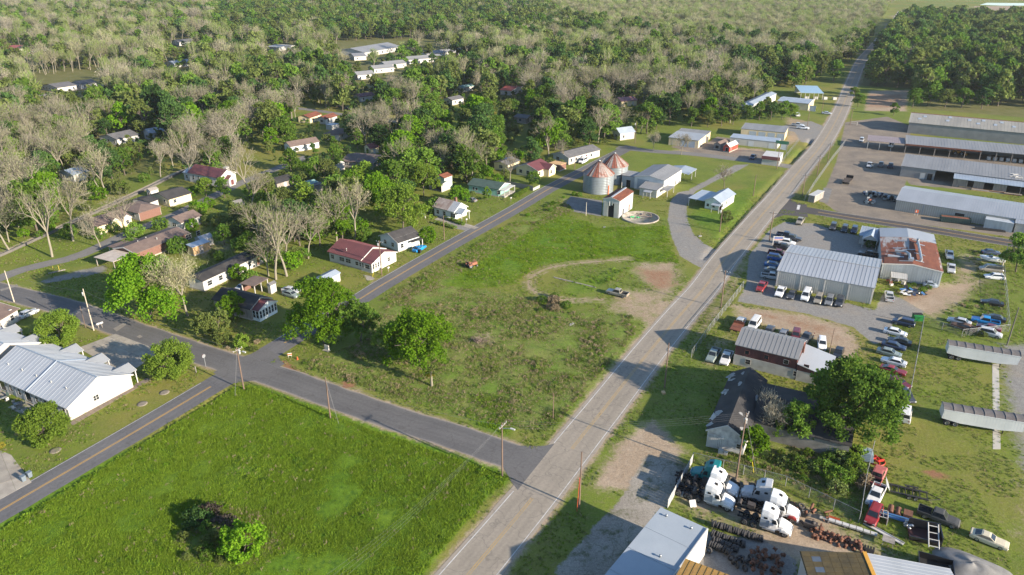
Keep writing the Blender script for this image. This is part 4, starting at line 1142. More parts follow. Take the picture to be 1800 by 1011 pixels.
ROLLW = flat("white_roller_door", (0.50,0.52,0.54), .55)
sw = house("warehouse", "pale metal warehouse with lean-to rooms beside the grain bins", [(1114.6,310),(1168,318.5),(1197,297.5)], 4.6, 1.0, 'v', M("white_metal_wall",(0.60,0.61,0.60),.55,(0.5,0.51,0.51),.4,fine=.06), METALG, ov=.2, rib=.9, cat='warehouse', fascia=(0,),
      win=[(0,3.2,0,4.2,3.9,'door',ROLLB),(1,3,1.5,.8,.8),(1,12,0,1,2.1,'door',DARK)])
L, W_ = sw["dims"]
d = bpy.data.objects.new('lean_to_room', None); COL.objects.link(d); d.parent = sw; d.location = (L*.40, -6.0, 0)
roof_mono(d, L*.60, 6.1, 2.7, .7, METALG, rib=.8); walls(d, L*.60, 6.1, 2.7, .6, 'flat', METALW, .25); opening(d, (L*.60,6.1), 0, 2, 0, 1, 2, 'door', ov=.25, pm=METALW)
porch(d, L*.2, -1.8, L*.45, .2, 2.1, METALR, .2, [(L*.2+.1,-1.7),(L*.45-.1,-1.7)], name='canopy')
porch(sw, L-.2, -3.0, L+2.6, 3.5, 2.2, METALG, 0, [(L+2.4,-2.8),(L+2.4,3.2)], name='canopy')
d = bpy.data.objects.new('rear_canopy', None); COL.objects.link(d); d.parent = sw; d.location = (L*.42, W_, 0)
roof_gable(d, 9.0, 9.0, 2.9, .7, 'v', METALB, rib=.9); posts(d, [(.3,8.6),(8.7,8.6),(4.5,8.6),(8.7,4.5)], 2.9)
d = bpy.data.objects.new('side_annexe', None); COL.objects.link(d); d.parent = sw; d.location = (-5.2, 1.0, 0)
roof_mono(d, 5.5, W_*.35, 3.9, .25, METALG, rib=.8); walls(d, 5.4, W_*.35, 3.8, 0, 'flat', METALB, .15); opening(d, (5.4,W_*.35), 0, 2.6, 0, 1.6, 2.6, 'door', ov=.15, pm=DARK)
rs = house("rusty_shed", "tall pale metal shed with rusty red roof and broken front doors", [(1059.5,349.5),(1089.6,354.5),(1113,337)], 5.6, .8, 'v', M("pale_blue_sheet",(0.46,0.49,0.50),.5,(0.38,0.40,0.41),.8,metal=.15,streak=(2,2,.2)), RUST, ov=.15, rib=.5, cat='shed', fascia=(0,), found=False,
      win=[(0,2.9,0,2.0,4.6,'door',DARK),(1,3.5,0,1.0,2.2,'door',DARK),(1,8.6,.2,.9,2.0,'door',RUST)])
L, W_ = rs["dims"]
for i, x in enumerate((.9,1.6,4.3,5.0)):
    mb = MB(); mb.cbox((x,.02,2.5),.62,.07,4.9-.3*(i%2),.0); mb.build('door_sheet', METALW, rs)
for x, z, a in ((2.5,4.4,.3),(3.2,4.7,-.2)):
    mb = MB(); mb.cbox((x,.05,z),.5,.05,1.5,a); mb.build('torn_sheet', METALW, rs)
mb = MB(); mb.hexa([(L*.5-.35,0,6.55),(L*.5+.35,0,6.55),(L*.5+.35,W_,6.55),(L*.5-.35,W_,6.55),(L*.5-.3,0,6.68),(L*.5+.3,0,6.68),(L*.5+.3,W_,6.68),(L*.5-.3,W_,6.68)]); mb.build('ridge_cap', METALR, rs)
of = house("office_house", "small pale green office with blue grey metal roofs beside the curving gravel drive", [(1237,352.5),(1268,358.5),(1291,341)], 2.8, 1.5, 'v', M("mint_wall",(0.62,0.68,0.62),.7), METALB, rib=.7, cat='office', fascia=(0,),
      win=[(0,1.0,1.0,.8,.9),(0,3.0,1.0,.8,.9),(0,5.2,.3,1,2,'door',MAROON),(1,2,1,1,1.2),(1,5,1,1,1.2)])
L, W_ = of["dims"]
porch(of, -5.4, .2, .2, W_*.9, 2.5, METALB, .0, [(-5.2,.4),(-5.2,W_*.5),(-5.2,W_*.85)], name='carport_roof', rib=.7)
porch(of, L*.55, -2.0, L+.2, .4, 2.4, METALB, .1, [(L*.6,-1.8),(L,-1.8)], name='porch_roof', rib=.7)

# ---------------------------------------------------------------- storage row at the road junction
def rolls(n, Lw, w, hh, m=ROLLB): return [(0, Lw*(i+.5)/n, 0, w, hh, 'door', m) for i in range(n)]
house("storage_unit", "tan storage building with white sheet roof, front left of the row", [(1175,241.5),(1228.6,247.7),(1239,237)], 3.3, 0.3, 'flat', TAN, METALR, ov=.2, rib=.9, cat='storage building', found=False, mono=True, win=[(0,3,0,2.4,2.4,'door',TAN),(0,6.8,0,2.6,2.6,'door',ROLLB),(0,10.2,0,2.6,2.6,'door',ROLLB),(1,2,0,1.6,2.3,'door',WHITE),(1,5,0,1.6,2.3,'door',WHITE)])
house("storage_unit", "tan storage building with grey roof, back left of the row", [(1190,231.5),(1243,237),(1257,231.5)], 3.3, 0.2, 'flat', TAN, METALG, ov=.2, rib=.9, cat='storage building', found=False, win=[(0,13,0,1.8,2.4,'door',WHITE),(1,1.6,0,1.2,2.2,'door',WHITE)])
sb = house("storage_unit", "tall tan storage building with four blue grey roller doors", [(1302.5,226.4),(1380.8,233.5),(1389.7,224.6)], 3.6, .4, 'flat', TAN, METALG, ov=.15, rib=.9, cat='storage building', found=False, mono=True, win=[(0,5.2+4.0*i,.2,2.9,2.7,'door',ROLLB) for i in range(4)])
house("storage_unit", "white metal storage building with pale roller doors before the tall tan one", [(1283,241.7),(1368,250.6),(1374,244.5)], 2.9, .2, 'flat', METALW, METALB, ov=.15, rib=.9, cat='storage building', found=False, mono=True, win=[(0,3,0,2.2,2.2,'door',ROLLB),(0,9,0,2.2,2.2,'door',ROLLW),(0,17.5,0,2.2,2.2,'door',ROLLW),(0,22.5,0,2.2,2.2,'door',ROLLW)])
rsd = house("garden_shed", "red garden shed with white curved roof at the edge of the storage yard", [(1271,257.5),(1283,259.5),(1292,252)], 2.2, 1.3, 'v', flat("bright_red_wall",(0.45,0.05,0.03),.6), WHITE, ov=.12, cat='shed', fascia=(), win=[(0,1.6,0,1.1,1.9,'door',DARK),(1,1.5,.8,.7,.8)])
house("garden_shed", "brown wooden garden shed next to the red one", [(1254.5,253),(1267,255),(1274,248)], 2.1, .9, 'v', WOODG, BROWNR, ov=.12, cat='shed', fascia=(), win=[(0,1.5,0,1.6,1.7,'door',DARK)])
st = house("roadside_kiosk", "low white store with maroon front band and white roof at the junction", [(1340,274),(1371,277.5),(1377,268.5)], 3.4, 0, 'flat', METALW, WHITE, ov=.1, cat='store', found=False, win=[(1,2,.3,1,2,'door',DARK)])
L, W_ = st["dims"]; mb = MB(); mb.box(-.1,-.5,2.3,L+.1,.12,3.5); mb.build('front_band', MAROON, st)
mb = MB()
for i in range(10): mb.box(L*i/10+.1,-.02,.0,L*(i+1)/10-.06,.09,2.25)
mb.build('front_boards', METALW, st)
sg = empty("roof_sign", G(1372,272), R(-30), "green panelled sign on posts behind the low white store", "sign")
mb = MB(); mb.box(-2.6,-.08,4.4,2.6,.08,5.7); mb.build('board', flat("sign_green",(0.04,0.16,0.09),.5), sg); posts(sg, [(-2.2,0),(2.2,0)], 5.0, WOODG)
house("warehouse", "long white roofed warehouse up the main road among trees", [(1297.5,185),(1318,187.3),(1341,162.5)], 3.6, .8, 'v', WHITE, METALB, ov=.2, rib=1.2, cat='warehouse', found=False, win=[(0,3,0,2.6,2.6,'door',ROLLB)])
house("warehouse", "grey roofed workshop behind the two parked box vans", [(1366.5,177.6),(1422.6,183),(1425.5,174.7)], 3.6, .8, 'u', TAN, METALB, ov=.3, rib=1.0, cat='workshop', found=False, win=[(0,18,0,3,2.8,'door',ROLLW)])
ob = house("open_shelter", "blue metal roofed open shelter farthest up the main road", [(1407.5,163.2),(1448.5,164.5),(1449,153.5)], 3.6, .6, 'flat', WHITE, flat("blue_roof",(0.27,0.40,0.50),.45), ov=.3, cat='shelter', found=False, mono=True, win=None, skip=(0,1,3))
L, W_ = ob["dims"]; posts(ob, [(.4+(L-.8)*i/5,.4) for i in range(6)], 3.6)
for i in range(4):
    tag(mesh_obj("pallet_stack", (lambda b: (b.box(-1,-.8,0,1,.8,1.3), b.mesh("pallet_stack", [WHITE, METALW][i % 2]))[1])(MB()), None, ob.location+Matrix.Rotation(ob.rotation_euler.z,3,'Z')@Vector((4+5*i,2.5,0))), "white crate standing under the blue roofed open shelter", "crate", "crates under the blue shelter")

# ---------------------------------------------------------------- sawmill sheds, right
m1 = house("sawmill_shed", "longest pale cement roofed sawmill shed with rooflights, at the back", [(1597,215.5),(1800,234.5),(1800,201)], 4.8, 2.6, 'u', METALG, METALY, ov=.25, L=78, Wd=22, rib=1.3, cat='sawmill shed', found=False, fascia=(), win=None)
L, W_ = m1["dims"]
for u_, v_ in ((.07,.62),(.045,.36),(.19,.42),(.30,.66),(.345,.40),(.43,.42),(.46,.70),(.52,.40),(.66,.66),(.2,.75),(.37,.72)):
    mb = MB(); x = L*u_; y = v_*W_/2; z = 4.8+2.6*v_+.16
    slab_poly(mb, [(x,y,z),(x+1.3,y,z),(x+1.3,y+1.7,z+1.7*2.6/(W_/2)),(x,y+1.7,z+1.7*2.6/(W_/2))], .08); mb.build('rooflight', flat("rooflight",(0.30,0.34,0.38),.3), m1)
mb = MB(); mb.hexa([(0,W_/2-.35,7.42),(L,W_/2-.35,7.42),(L,W_/2+.35,7.42),(0,W_/2+.35,7.42),(0,W_/2-.3,7.6),(L,W_/2-.3,7.6),(L,W_/2+.3,7.6),(0,W_/2+.3,7.6)]); mb.build('ridge_cap', RUST, m1)
m2 = house("sawmill_shed", "open fronted sawmill shed with rust red eave trim, second from the back", [(1592,253),(1800,272),(1800,241)], 4.0, .9, 'flat', METALG, METALG, ov=.3, L=72, Wd=13.0, rib=1.1, cat='sawmill shed', found=False, mono=True, win=None, skip=(0,3))
L, W_ = m2["dims"]
mb = MB()
for i in range(60):
    x = L*.38*i/60; mb.box(x,-.06,3.45,x+L*.38/60*.8,.04,4.02)
mb.build('rusty_eave_sheet', RUST, m2)
posts(m2, [(.3+5.4*i,.3) for i in range(14)], 4.0, WOODG, .12)
porch(m2, -14.5, 1.5, -.1, W_-1.5, 3.6, M("brown_metal_roof",(0.27,0.22,0.22),.6,(0.22,0.18,0.18),.5), .3, [(-14,1.8),(-9.5,1.8),(-5,1.8),(-14,W_-2)], name='side_roof', rib=.8)
for i in range(10):
    mb = MB(); mb.box(L*.42+2.2*i,3.0,0,L*.42+2.2*i+1.3,4.2,1.3); mb.build('bin', WHITE, m2)
m3 = house("sawmill_shed", "grey roofed sawmill shed with a scrap pile on its roof, third from the back", [(1584,292),(1800,318.5),(1800,288)], 3.9, 1.3, 'flat', METALG, METALG, ov=.2, L=66, Wd=15, rib=1.0, cat='sawmill shed', found=False, mono=True, skip=(0,), win=None)
L, W_ = m3["dims"]
mb = MB(); mb.box(.2,.2,-.2,11.5,.3,3.85); mb.build('front_wall', METALG, m3)
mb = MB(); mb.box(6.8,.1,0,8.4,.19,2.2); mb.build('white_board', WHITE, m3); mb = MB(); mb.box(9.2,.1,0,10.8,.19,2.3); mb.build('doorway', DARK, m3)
porch(m3, 17.5, -5.2, L, .4, 3.0, METALB, .6, [(17.8,-5),(22,-5),(27,-5),(32,-5),(38,-5),(44,-5),(50,-5)], WOODG, name='lean_to_roof', rib=.9)
mb = MB(); mb.box(17.7,-4.6,-.1,22,-4.5,2.9); mb.box(24,-4.6,-.1,27,-4.5,2.9); mb.box(30,-4.6,-.1,34,-4.5,2.9); mb.build('lean_to_wall', WOODG, m3)
for k in range(7):
    mb = MB(); x = 35+random.uniform(0,3); y = random.uniform(2,6); z = 3.9+1.3*y/W_+.3
    mb.cbox((x,y,z), random.uniform(1,2.6), .4, .12, random.uniform(-.3,1.2)); mb.build('scrap_board', WHITE, m3)
m4 = house("sawmill_shed", "bright grey ribbed metal sawmill shed nearest the side road", [(1575,352),(1800,387.5),(1800,349)], 3.4, 1.6, 'u', M("tan_ribbed_wall",(0.42,0.39,0.34),.6,(0.36,0.33,0.29),.4), METALR, ov=.2, L=62, Wd=19.0, rib=.7, cat='sawmill shed', found=False, fascia=(), win=[(0,18.2,0,2.6,2.4,'door',DARK),(0,26.5,0,2.4,2.8,'door',DARK),(0,40,1.0,.8,1,'window',GLASS)])
L, W_ = m4["dims"]
rme = MB(); rme.box(0,0,0,.16,.06,3.3); rme = rme.mesh('wall_rib', METALW)
for i in range(41):
    x = .3+i*.62
    if 17 < x < 19.8 or 25.4 < x < 28: continue
    mesh_obj('wall_rib', rme, m4, (x,.14,0))
mb = MB(); mb.box(8.0,.08,-.1,8.3,.2,3.3); mb.build('pilaster', METALR, m4)
porch(m4, 33.0, -2.8, 62, .4, 2.9, METALR, .5, None, name='front_roof', rib=.7)
mb = MB(); mb.box(33.2,-2.5,-.1,61.6,.2,2.85); mb.build('front_block', BLOCKW, m4)
opening(m4, (62,0), 0, 2.4, 1.4, .7, .6, x0=33.2, y0=-2.92, ov=.4); opening(m4, (62,0), 0, 5.4, .2, 1.1, 2.1, 'door', x0=33.2, y0=-2.92, ov=.4, pm=METALB); opening(m4, (62,0), 0, 8.2, 1.4, .7, .6, x0=33.2, y0=-2.92, ov=.4)
mb = MB(); mb.box(25.4,-3.3,-.1,32.8,.1,2.9); mb.build('front_block', M("pale_blue_sheet",(0.46,0.49,0.50)), m4)

# ---------------------------------------------------------------- workshop, rusty works, small office
wh = house("workshop", "large pale ribbed metal workshop with gravel yard and a row of parked cars", [(1365.5,476),(1538,507.5),(1552,457)], 4.2, 1.3, 'u', METALW, METALP, ov=.15, rib=0, panels=.9, deckm=METALG, cat='workshop', found=False, fascia=(1,3), win=None, cap=METALG)
L, W_ = wh["dims"]
rme = MB(); rme.box(0,0,0,.14,.08,4.15); rme = rme.mesh('wall_rib', METALW)
for i in range(int(L/.5)): mesh_obj('wall_rib', rme, wh, (.4+i*.5,.08,0))
for k in (.0,.245,.49,.735):
    mb = MB(); mb.box(L*k+.25,.0,0,L*k+.5,.17,4.15); mb.build('pilaster', WHITE, wh)
rw = house("old_works", "rust streaked old works with roof ducts and a pale ribbed wall", [(1550,464),(1658.5,479),(1669,417)], 4.0, .9, 'v', M("pale_blue_sheet",(0.46,0.49,0.50)), RUSTM, ov=.15, rib=.8, cat='factory', found=False, fascia=(0,), win=None)
L, W_ = rw["dims"]
for i in range(int(L/.55)):
    mb = MB(); x = .3+i*.55; zt = 4.0+.9*(1-abs(x-L/2)/(L/2)); mb.box(x,.06,0,x+.16,.16,zt-.05); mb.build('wall_rib', M("pale_blue_sheet",(0.46,0.49,0.50)), rw)
for s in (0,1):
    mb = MB(); xa, xb = (0,L/2) if s == 0 else (L,L/2)
    q = [(xa,W_*.73,4.16),(xb,W_*.73,5.06),(xb,W_+.05,5.06),(xa,W_+.05,4.16)]
    if s: q = q[::-1]
    slab_poly(mb, q, .07); mb.build('pale_roof_sheet', METALR, rw)
mb = MB(); q = [(L*.5,0.1,5.08),(L*.96,0.1,4.24),(L*.96,W_*.70,4.24),(L*.5,W_*.70,5.08)]; slab_poly(mb, q, .06); mb.build('rust_roof_sheet', RUST, rw)
mb = MB(); q = [(L*.04,0.1,4.24),(L*.5,0.1,5.08),(L*.5,W_*.22,5.08),(L*.04,W_*.22,4.24)]; slab_poly(mb, q, .06); mb.build('rust_roof_sheet', RUST, rw)
for i in range(13):
    mb = MB(); x = L*random.choice([.12,.2,.28,.36,.55,.62,.68]); y = W_*random.uniform(.05,.66); l = random.uniform(1.4,3.2)
    z = 4.0+.9*(1-abs(x-L/2)/(L/2))+.30; zs = .9/(L/2)*(1 if x < L/2 else -1)
    slab_poly(mb, [(x,y,z),(x+l,y,z+l*zs),(x+l,y+.55,z+l*zs),(x,y+.55,z)], .03); mb.build('patch_sheet', random.choice([METALR, METALG, METALB]), rw)
mb = MB(); dx = L*.64
mb.tube((dx,W_*.12,5.6),(dx,W_*.60,5.6),.32,n=10); mb.tube((dx,W_*.12,4.8),(dx,W_*.12,5.75),.36,n=10); mb.tube((dx,W_*.60,4.8),(dx,W_*.60,6.3),.36,n=10); mb.tube((dx,W_*.35,4.8),(dx,W_*.35,6.0),.3,n=10)
mb.build('roof_duct', STEEL, rw)
mb = MB(); mb.tube((L*.22,W_*.28,5.2),(L*.40,W_*.28,5.4),.3,n=10); mb.tube((L*.40,W_*.28,5.4),(L*.46,W_*.22,5.4),.3,n=10); mb.tube((L*.46,W_*.22,5.4),(L*.46,W_*.1,5.3),.3,n=10); mb.box(L*.43,W_*.08,4.8,L*.52,W_*.14,5.5); mb.build('roof_duct', STEEL, rw)
mb = MB(); mb.box(L*.1,W_*.16,4.5,L*.42,W_*.19,4.9); mb.build('walkway', METALR, rw)
oc = house("small_office", "small office with steep pale blue metal roof and white gables", [(1510,414),(1540,419),(1552,404)], 2.6, 1.5, 'u', BLOCKW, METALB, ov=.3, rib=.6, cat='office', fascia=(1,3), win=[(0,1.5,1,.9,1.1)])
L, W_ = oc["dims"]
d = bpy.data.objects.new('front_gable', None); COL.objects.link(d); d.parent = oc; d.location = (L*.25, -2.4, 0)
roof_gable(d, 4.2, W_*.5+2.4, 2.55, 1.45, 'v', METALB, name='gable_roof', rib=.6); rake(d, 4.2, W_*.5+2.4, 2.55, 1.45, 'v', sides=(0,)); mb = MB(); mb.add([(.2,.3,2.5),(4.0,.3,2.5),(2.1,.3,3.95)], [(0,1,2)]); mb.build('gable_end', FASCIA, d); posts(d, [(.3,.3),(3.9,.3)], 2.55)
d = bpy.data.objects.new('side_roof', None); COL.objects.link(d); d.parent = oc; d.location = (L-.4, -.8, 0)
roof_gable(d, 5.0, W_+.5, 2.5, 1.1, 'u', METALB, name='side_roof_sheet', rib=.6); walls(d, 5.0, W_+.5, 2.5, 1.1, 'u', BLOCKW, .3)

# ---------------------------------------------------------------- red two storey house, derelict, foreground roofs
h2 = house("barn_house", "two storey red board and pale block house with grey ribbed metal roof", [(1291.5,606.5),(1403.5,633.5),(1416,598)], 4.5, 1.7, 'u', REDW, METALG, ov=.2, panels=.8, deckm=METALG, cat='house', found=False, fascia=(), win=None)
L, W_ = h2["dims"]
mb = MB(); mb.box(.12,.12,-.3,L-.12,W_-.12,2.35); blk = mb.build('block_storey', BLOCKW, h2)
for x in (2.4,6.2,10.0,13.8): opening(h2, (L,W_), 0, x, 3.0, .8, .85, ov=.13, fm=METALG if x == 10.0 else REDW, bars=0)
for x in (2.9, 12.2): opening(h2, (L,W_), 0, x, .9, .9, 1.0, ov=.1, fm=BLOCKW, pm=DARK)
nb = 44
bm_ = MB(); bm_.box(-.02,0,0,.02,.03,2.05); bme = bm_.mesh('batten', REDW)
for i in range(nb): mesh_obj('batten', bme, h2, (.3+(L-.6)*i/(nb-1), .17, 2.38))
d = bpy.data.objects.new('lean_to', None); COL.objects.link(d); d.parent = h2; d.location = (L-.1, -.1, 0)
roof_mono(d, 6.0, W_, 3.6, -1.2, METALR, rib=.0, axis='x'); walls(d, 5.9, W_, 2.3, 0, 'flat', BLOCKW, .15)
mb = MB(); mb.add([(.1,.16,2.2),(5.7,.16,2.2),(5.7,.16,2.45),(.1,.16,3.5)], [(0,1,2,3)]); mb.build('red_boarding', REDW, d)
mb = MB(); mb.box(-.9,W_*.55,3.0,.3,W_*.55+.9,5.2); mb.build('chimney', BRICK, d)
dr = house("derelict_building", "derelict building with torn black roof and white end wall", [(1240.5,757),(1313,776),(1345,700)], 3.3, 2.0, 'v', M("flaking_white_wall",(0.62,0.60,0.56),.9,(0.30,0.29,0.28),.9), BLACKR, ov=.3, cat='derelict building', found=False, fascia=(0,), Wd=21, win=[(0,2.2,.3,1,2.0,'door',DARK),(0,5.4,1.2,.9,.9)])
L, W_ = dr["dims"]
mb = MB()
for i in range(9): mb.box(L*.06+i*.3,.18,.2,L*.06+i*.3+.25,.27,2.6-.2*(i%2))
mb.build('white_board', WHITE, dr)
for k in range(14):
    mb = MB(); x = random.choice([random.uniform(.15, L*.14), random.uniform(.15,L*.40)]); y = random.uniform(.3, W_-1); z = 3.3+2.0*(x/(L/2))+.17; s = 2.0/(L/2)
    if k > 10: x = L-x; s = -s
    a = random.uniform(.3,1.1); b = random.uniform(.3,1.3); z = 3.3+2.0*(1-abs(x-L/2)/(L/2))+.17
    pg = [(a*random.uniform(.3,1)*math.cos(q*.63), b*1.5*random.uniform(.3,1)*math.sin(q*.63)) for q in range(10)]
    mb.add([(x+e,y+f_,z+e*s) for e, f_ in pg], [tuple(range(10))])
    mb.build('torn_felt', BLOCKW if k % 3 == 0 else METALG, dr)
d = bpy.data.objects.new('rear_wing', None); COL.objects.link(d); d.parent = dr; d.location = (L-.4, W_*.30, 0)
roof_gable(d, 16, W_*.66, 3.1, 1.6, 'u', BLACKR, name='wing_roof'); walls(d, 16, W_*.66, 3.1, 1.6, 'u', M('stained_wall',(0.21,0.20,0.18),.9,(0.12,0.12,0.105),.6), .3)
tag_ac = empty("air_conditioner", G(1261+9,798), R(-28), "pale metal cooling unit outside the derelict end wall", "cooling unit")
mb = MB(); mb.box(-.7,-.4,0,.1,.4,.8); mb.build('cabinet', METALW, tag_ac); mb = MB(); mb.box(.2,-.35,0,.8,.35,.6); mb.build('small_cabinet', METALW, tag_ac)
# flat white roofed building, bottom centre
pF = [G(1162,894,4.6), G(1243,931,4.6)]
u = (pF[1]-pF[0]); u.z = 0; LF = u.length; u.normalize(); v = Vector((u.y,-u.x,0))
rzF = math.atan2(-v.y, -v.x)-math.pi/2
rootF = empty("flat_roofed_building", Vector((pF[0].x,pF[0].y,0))+v*19.0, math.atan2(u.y,u.x), "flat roofed building with smooth pale blue white roof cut by the bottom edge", "building")
WF = 19.0; CLEAR.append((rootF.location.copy(), math.atan2(u.y,u.x), LF, WF, 4.6)); BLDG.append(("flat roofed white building", rootF.location.copy()))
FR = M("coated_flat_roof",(0.31,0.345,0.375),.6,(0.275,0.31,0.34),.25,fine=.06)
mb = MB(); mb.box(.1,.1,-.3,LF-.1,WF-.1,4.5); mb.build('wall', WHITE, rootF)
mb = MB(); slab_poly(mb, [(-.1,-.1,4.5),(LF+.1,-.1,4.5),(LF+.1,WF+.1,4.6),(-.1,WF+.1,4.6)], .12); mb.build('roof', FR, rootF)
for k in range(1,4):
    mb = MB(); mb.box(-.1,WF*k/4-.04,4.66,LF+.1,WF*k/4+.04,4.71+.03*k/4); mb.build('roof_seam', FR, rootF)
for a, b in (((LF-.02,.0),(LF+.14,WF)),):
    mb = MB(); mb.box(a[0],a[1],-.2,b[0],b[1],4.9); mb.build('parapet', WHITE, rootF)
for x, y in ((LF*.6,WF*.55),(LF*.2,WF*.94),(LF*.75,WF*.93)): vent(rootF, x, y, 4.65, .12, .3, STEEL)
# taller next bay throws its shadow over the flat roof; rusty ochre lean-to roof and corrugated strip
oc_ = [G(1205,981,7.2), G(1280,1009,7.2)]
uu = (oc_[1]-oc_[0]); uu.z = 0; uu.normalize(); vv = Vector((uu.y,-uu.x,0))
r2 = empty("ochre_roofed_shed", Vector((oc_[0].x,oc_[0].y,0))+vv*9, math.atan2(uu.y,uu.x), "shed with ochre rusty ribbed roof beside the flat white roof, at the bottom edge", "shed")
roof_gable(r2, 17, 9, 7.0, .9, 'u', RUSTY, panels=.75, deckm=RUSTY); walls(r2, 17, 9, 7.0, .9, 'u', METALW, .2)
porch(r2, .3, 9.0, 8.6, 10.5, 4.4, METALR, -.35, None, name='corrugated_strip', rib=.42, t=.06)
kp = [G(1407,969,4.4), G(1517,979,4.4)]
uu = (kp[1]-kp[0]); uu.z = 0; LK = uu.length; uu.normalize(); vv = Vector((uu.y,-uu.x,0))
r3 = empty("mossy_roofed_shed", Vector((kp[0].x,kp[0].y,0))+vv*11, math.atan2(uu.y,uu.x), "shed with one mossy brown and one pale grey roof slope at the bottom edge", "shed")
s0 = ((-.1,0,4.3),(LK,0,5.0),(LK,11,5.0),(-.1,11,4.3))
mb = MB(); slab_poly(mb, [s0[0],s0[1],s0[2],s0[3]], .12); rf3 = mb.build('roof', MOSSR, r3)
for i in range(12):
    for j in range(7):
        x0_, x1_ = LK*j/7, LK*(j+1)/7-.04; y0_, y1_ = 11*i/12, 11*(i+1)/12-.05; mb = MB()
        zf = lambda x: 4.44+.7*x/LK+random.uniform(0,.02)
        slab_poly(mb, [(x0_,y0_,zf(x0_)),(x1_,y0_,zf(x1_)),(x1_,y1_,zf(x1_)),(x0_,y1_,zf(x0_))], .035)
        mb.build('roof_sheet', MOSSR if random.random() < .93 else M("mossy_blue_sheet",(0.10,0.13,0.17),.8), rf3)
mb = MB(); slab_poly(mb, [(LK+.1,0,5.0),(LK+11,0,3.6),(LK+11,11,3.6),(LK+.1,11,5.0)], .12); ribs_on(mb, (LK+11,0,3.72),(LK+11,11,3.72),(LK+.1,11,5.12),(LK+.1,0,5.12), 18); mb.build('grey_slope', METALR, r3)
mb = MB(); mb.box(LK-.2,-.05,5.05,LK+.3,11.1,5.25); mb.build('ridge_cap', flat("orange_ridge",(0.55,0.28,0.04),.6), r3)
mb = MB(); mb.box(.2,.2,-.2,LK+10.5,10.8,3.55); mb.build('wall', METALW, r3)
# ================================================================== VEHICLES
def loft(mb, st, mi=0):
    """st: list of (x, zb, zt, w): rounded body sections along x"""
    rings = []
    for x, zb, zt, w in st:
        h = zt-zb
        rings.append([(x,-w*.96,zb),(x,-w,zb+h*.35),(x,-w*.97,zb+h*.75),(x,-w*.84,zt),(x,w*.84,zt),(x,w*.97,zb+h*.75),(x,w,zb+h*.35),(x,w*.96,zb)])
    v = [p for r in rings for p in r]; f = []
    for k in range(len(rings)-1):
        for i in range(8):
            a, b = k*8+i, k*8+(i+1) % 8
            f.append((a, a+8, b+8, b))
    f.append(tuple(range(8))); n = (len(rings)-1)*8; f.append(tuple(range(n+7, n-1, -1)))
    mb.add(v, f, mi, False)

def wheel_mesh(r, w, rimf=.62):
    mb = MB(); n = 14
    prof = [(r*rimf,-w/2),(r*.94,-w/2),(r,-w*.3),(r,w*.3),(r*.94,w/2),(r*rimf,w/2)]
    v = []
    for rr, y in prof:
        for i in range(n):
            t = 2*math.pi*i/n; v.append((rr*math.cos(t), y, rr*math.sin(t)))
    f = []
    for k in range(len(prof)-1):
        for i in range(n): f.append((k*n+i, (k+1)*n+i, (k+1)*n+(i+1)%n, k*n+(i+1)%n))
    mb.add(v, f, 0, True)
    for y, k in ((-w*.38,0),(w*.38,1)):
        rv = [(r*rimf*math.cos(2*math.pi*i/n), y, r*rimf*math.sin(2*math.pi*i/n)) for i in range(n)]
        mb.add(rv, [tuple(range(n)) if k == 0 else tuple(range(n-1,-1,-1))], 1)
        rv = [(r*.2*math.cos(2*math.pi*i/n), y*1.05, r*.2*math.sin(2*math.pi*i/n)) for i in range(n)]
        mb.add(rv, [tuple(range(n)) if k == 0 else tuple(range(n-1,-1,-1))], 0)
    return mb.mesh("wheel", [RUBBER, STEEL])
WH_CAR = wheel_mesh(.32,.22); WH_TRK = wheel_mesh(.38,.26); WH_SEMI = wheel_mesh(.52,.30,.56); WH_DUAL = wheel_mesh(.52,.62,.56)
PAINT0 = flat("car_paint", (0.3,0.3,0.3), .3, 0, .5, .5)
LAMPW = flat("lamp_glass", (0.55,0.55,0.52), .2); LAMPR = flat("lamp_red", (0.30,0.015,0.01), .3)
def paint(name, col, dull=0.0):
    return flat("paint_"+name, col, .30+dull*.4, 0.0, .5, .6*(1-dull))
PAINTS = {
 'white': paint('white',(.70,.70,.69)), 'silver': paint('silver',(.42,.43,.44)), 'grey': paint('grey',(.17,.175,.18)), 'dark': paint('dark',(.045,.048,.055)), 'black': paint('black',(.016,.016,.018)),
 'navy': paint('navy',(.022,.035,.075)), 'blue': paint('blue',(.02,.10,.32)), 'brightblue': paint('brightblue',(.01,.22,.52)), 'red': paint('red',(.24,.02,.02)), 'maroon': paint('maroon',(.13,.018,.022)), 'green': paint('green',(.055,.075,.07)),
 'beige': paint('beige',(.27,.24,.19)), 'cream': paint('cream',(.52,.46,.33),.6), 'tan': paint('tan',(.35,.28,.2),.6), 'burnt': flat('paint_burnt',(.085,.05,.035),.9), 'oldwhite': paint('oldwhite',(.60,.59,.56),.7), 'pinkred': paint('pinkred',(.36,.10,.09),.8), 'oldblue': paint('oldblue',(.04,.13,.30),.6), 'greengrey': paint('greengrey',(.20,.24,.22)), 'fadeblack': paint('fadeblack',(.05,.05,.048),.9)}

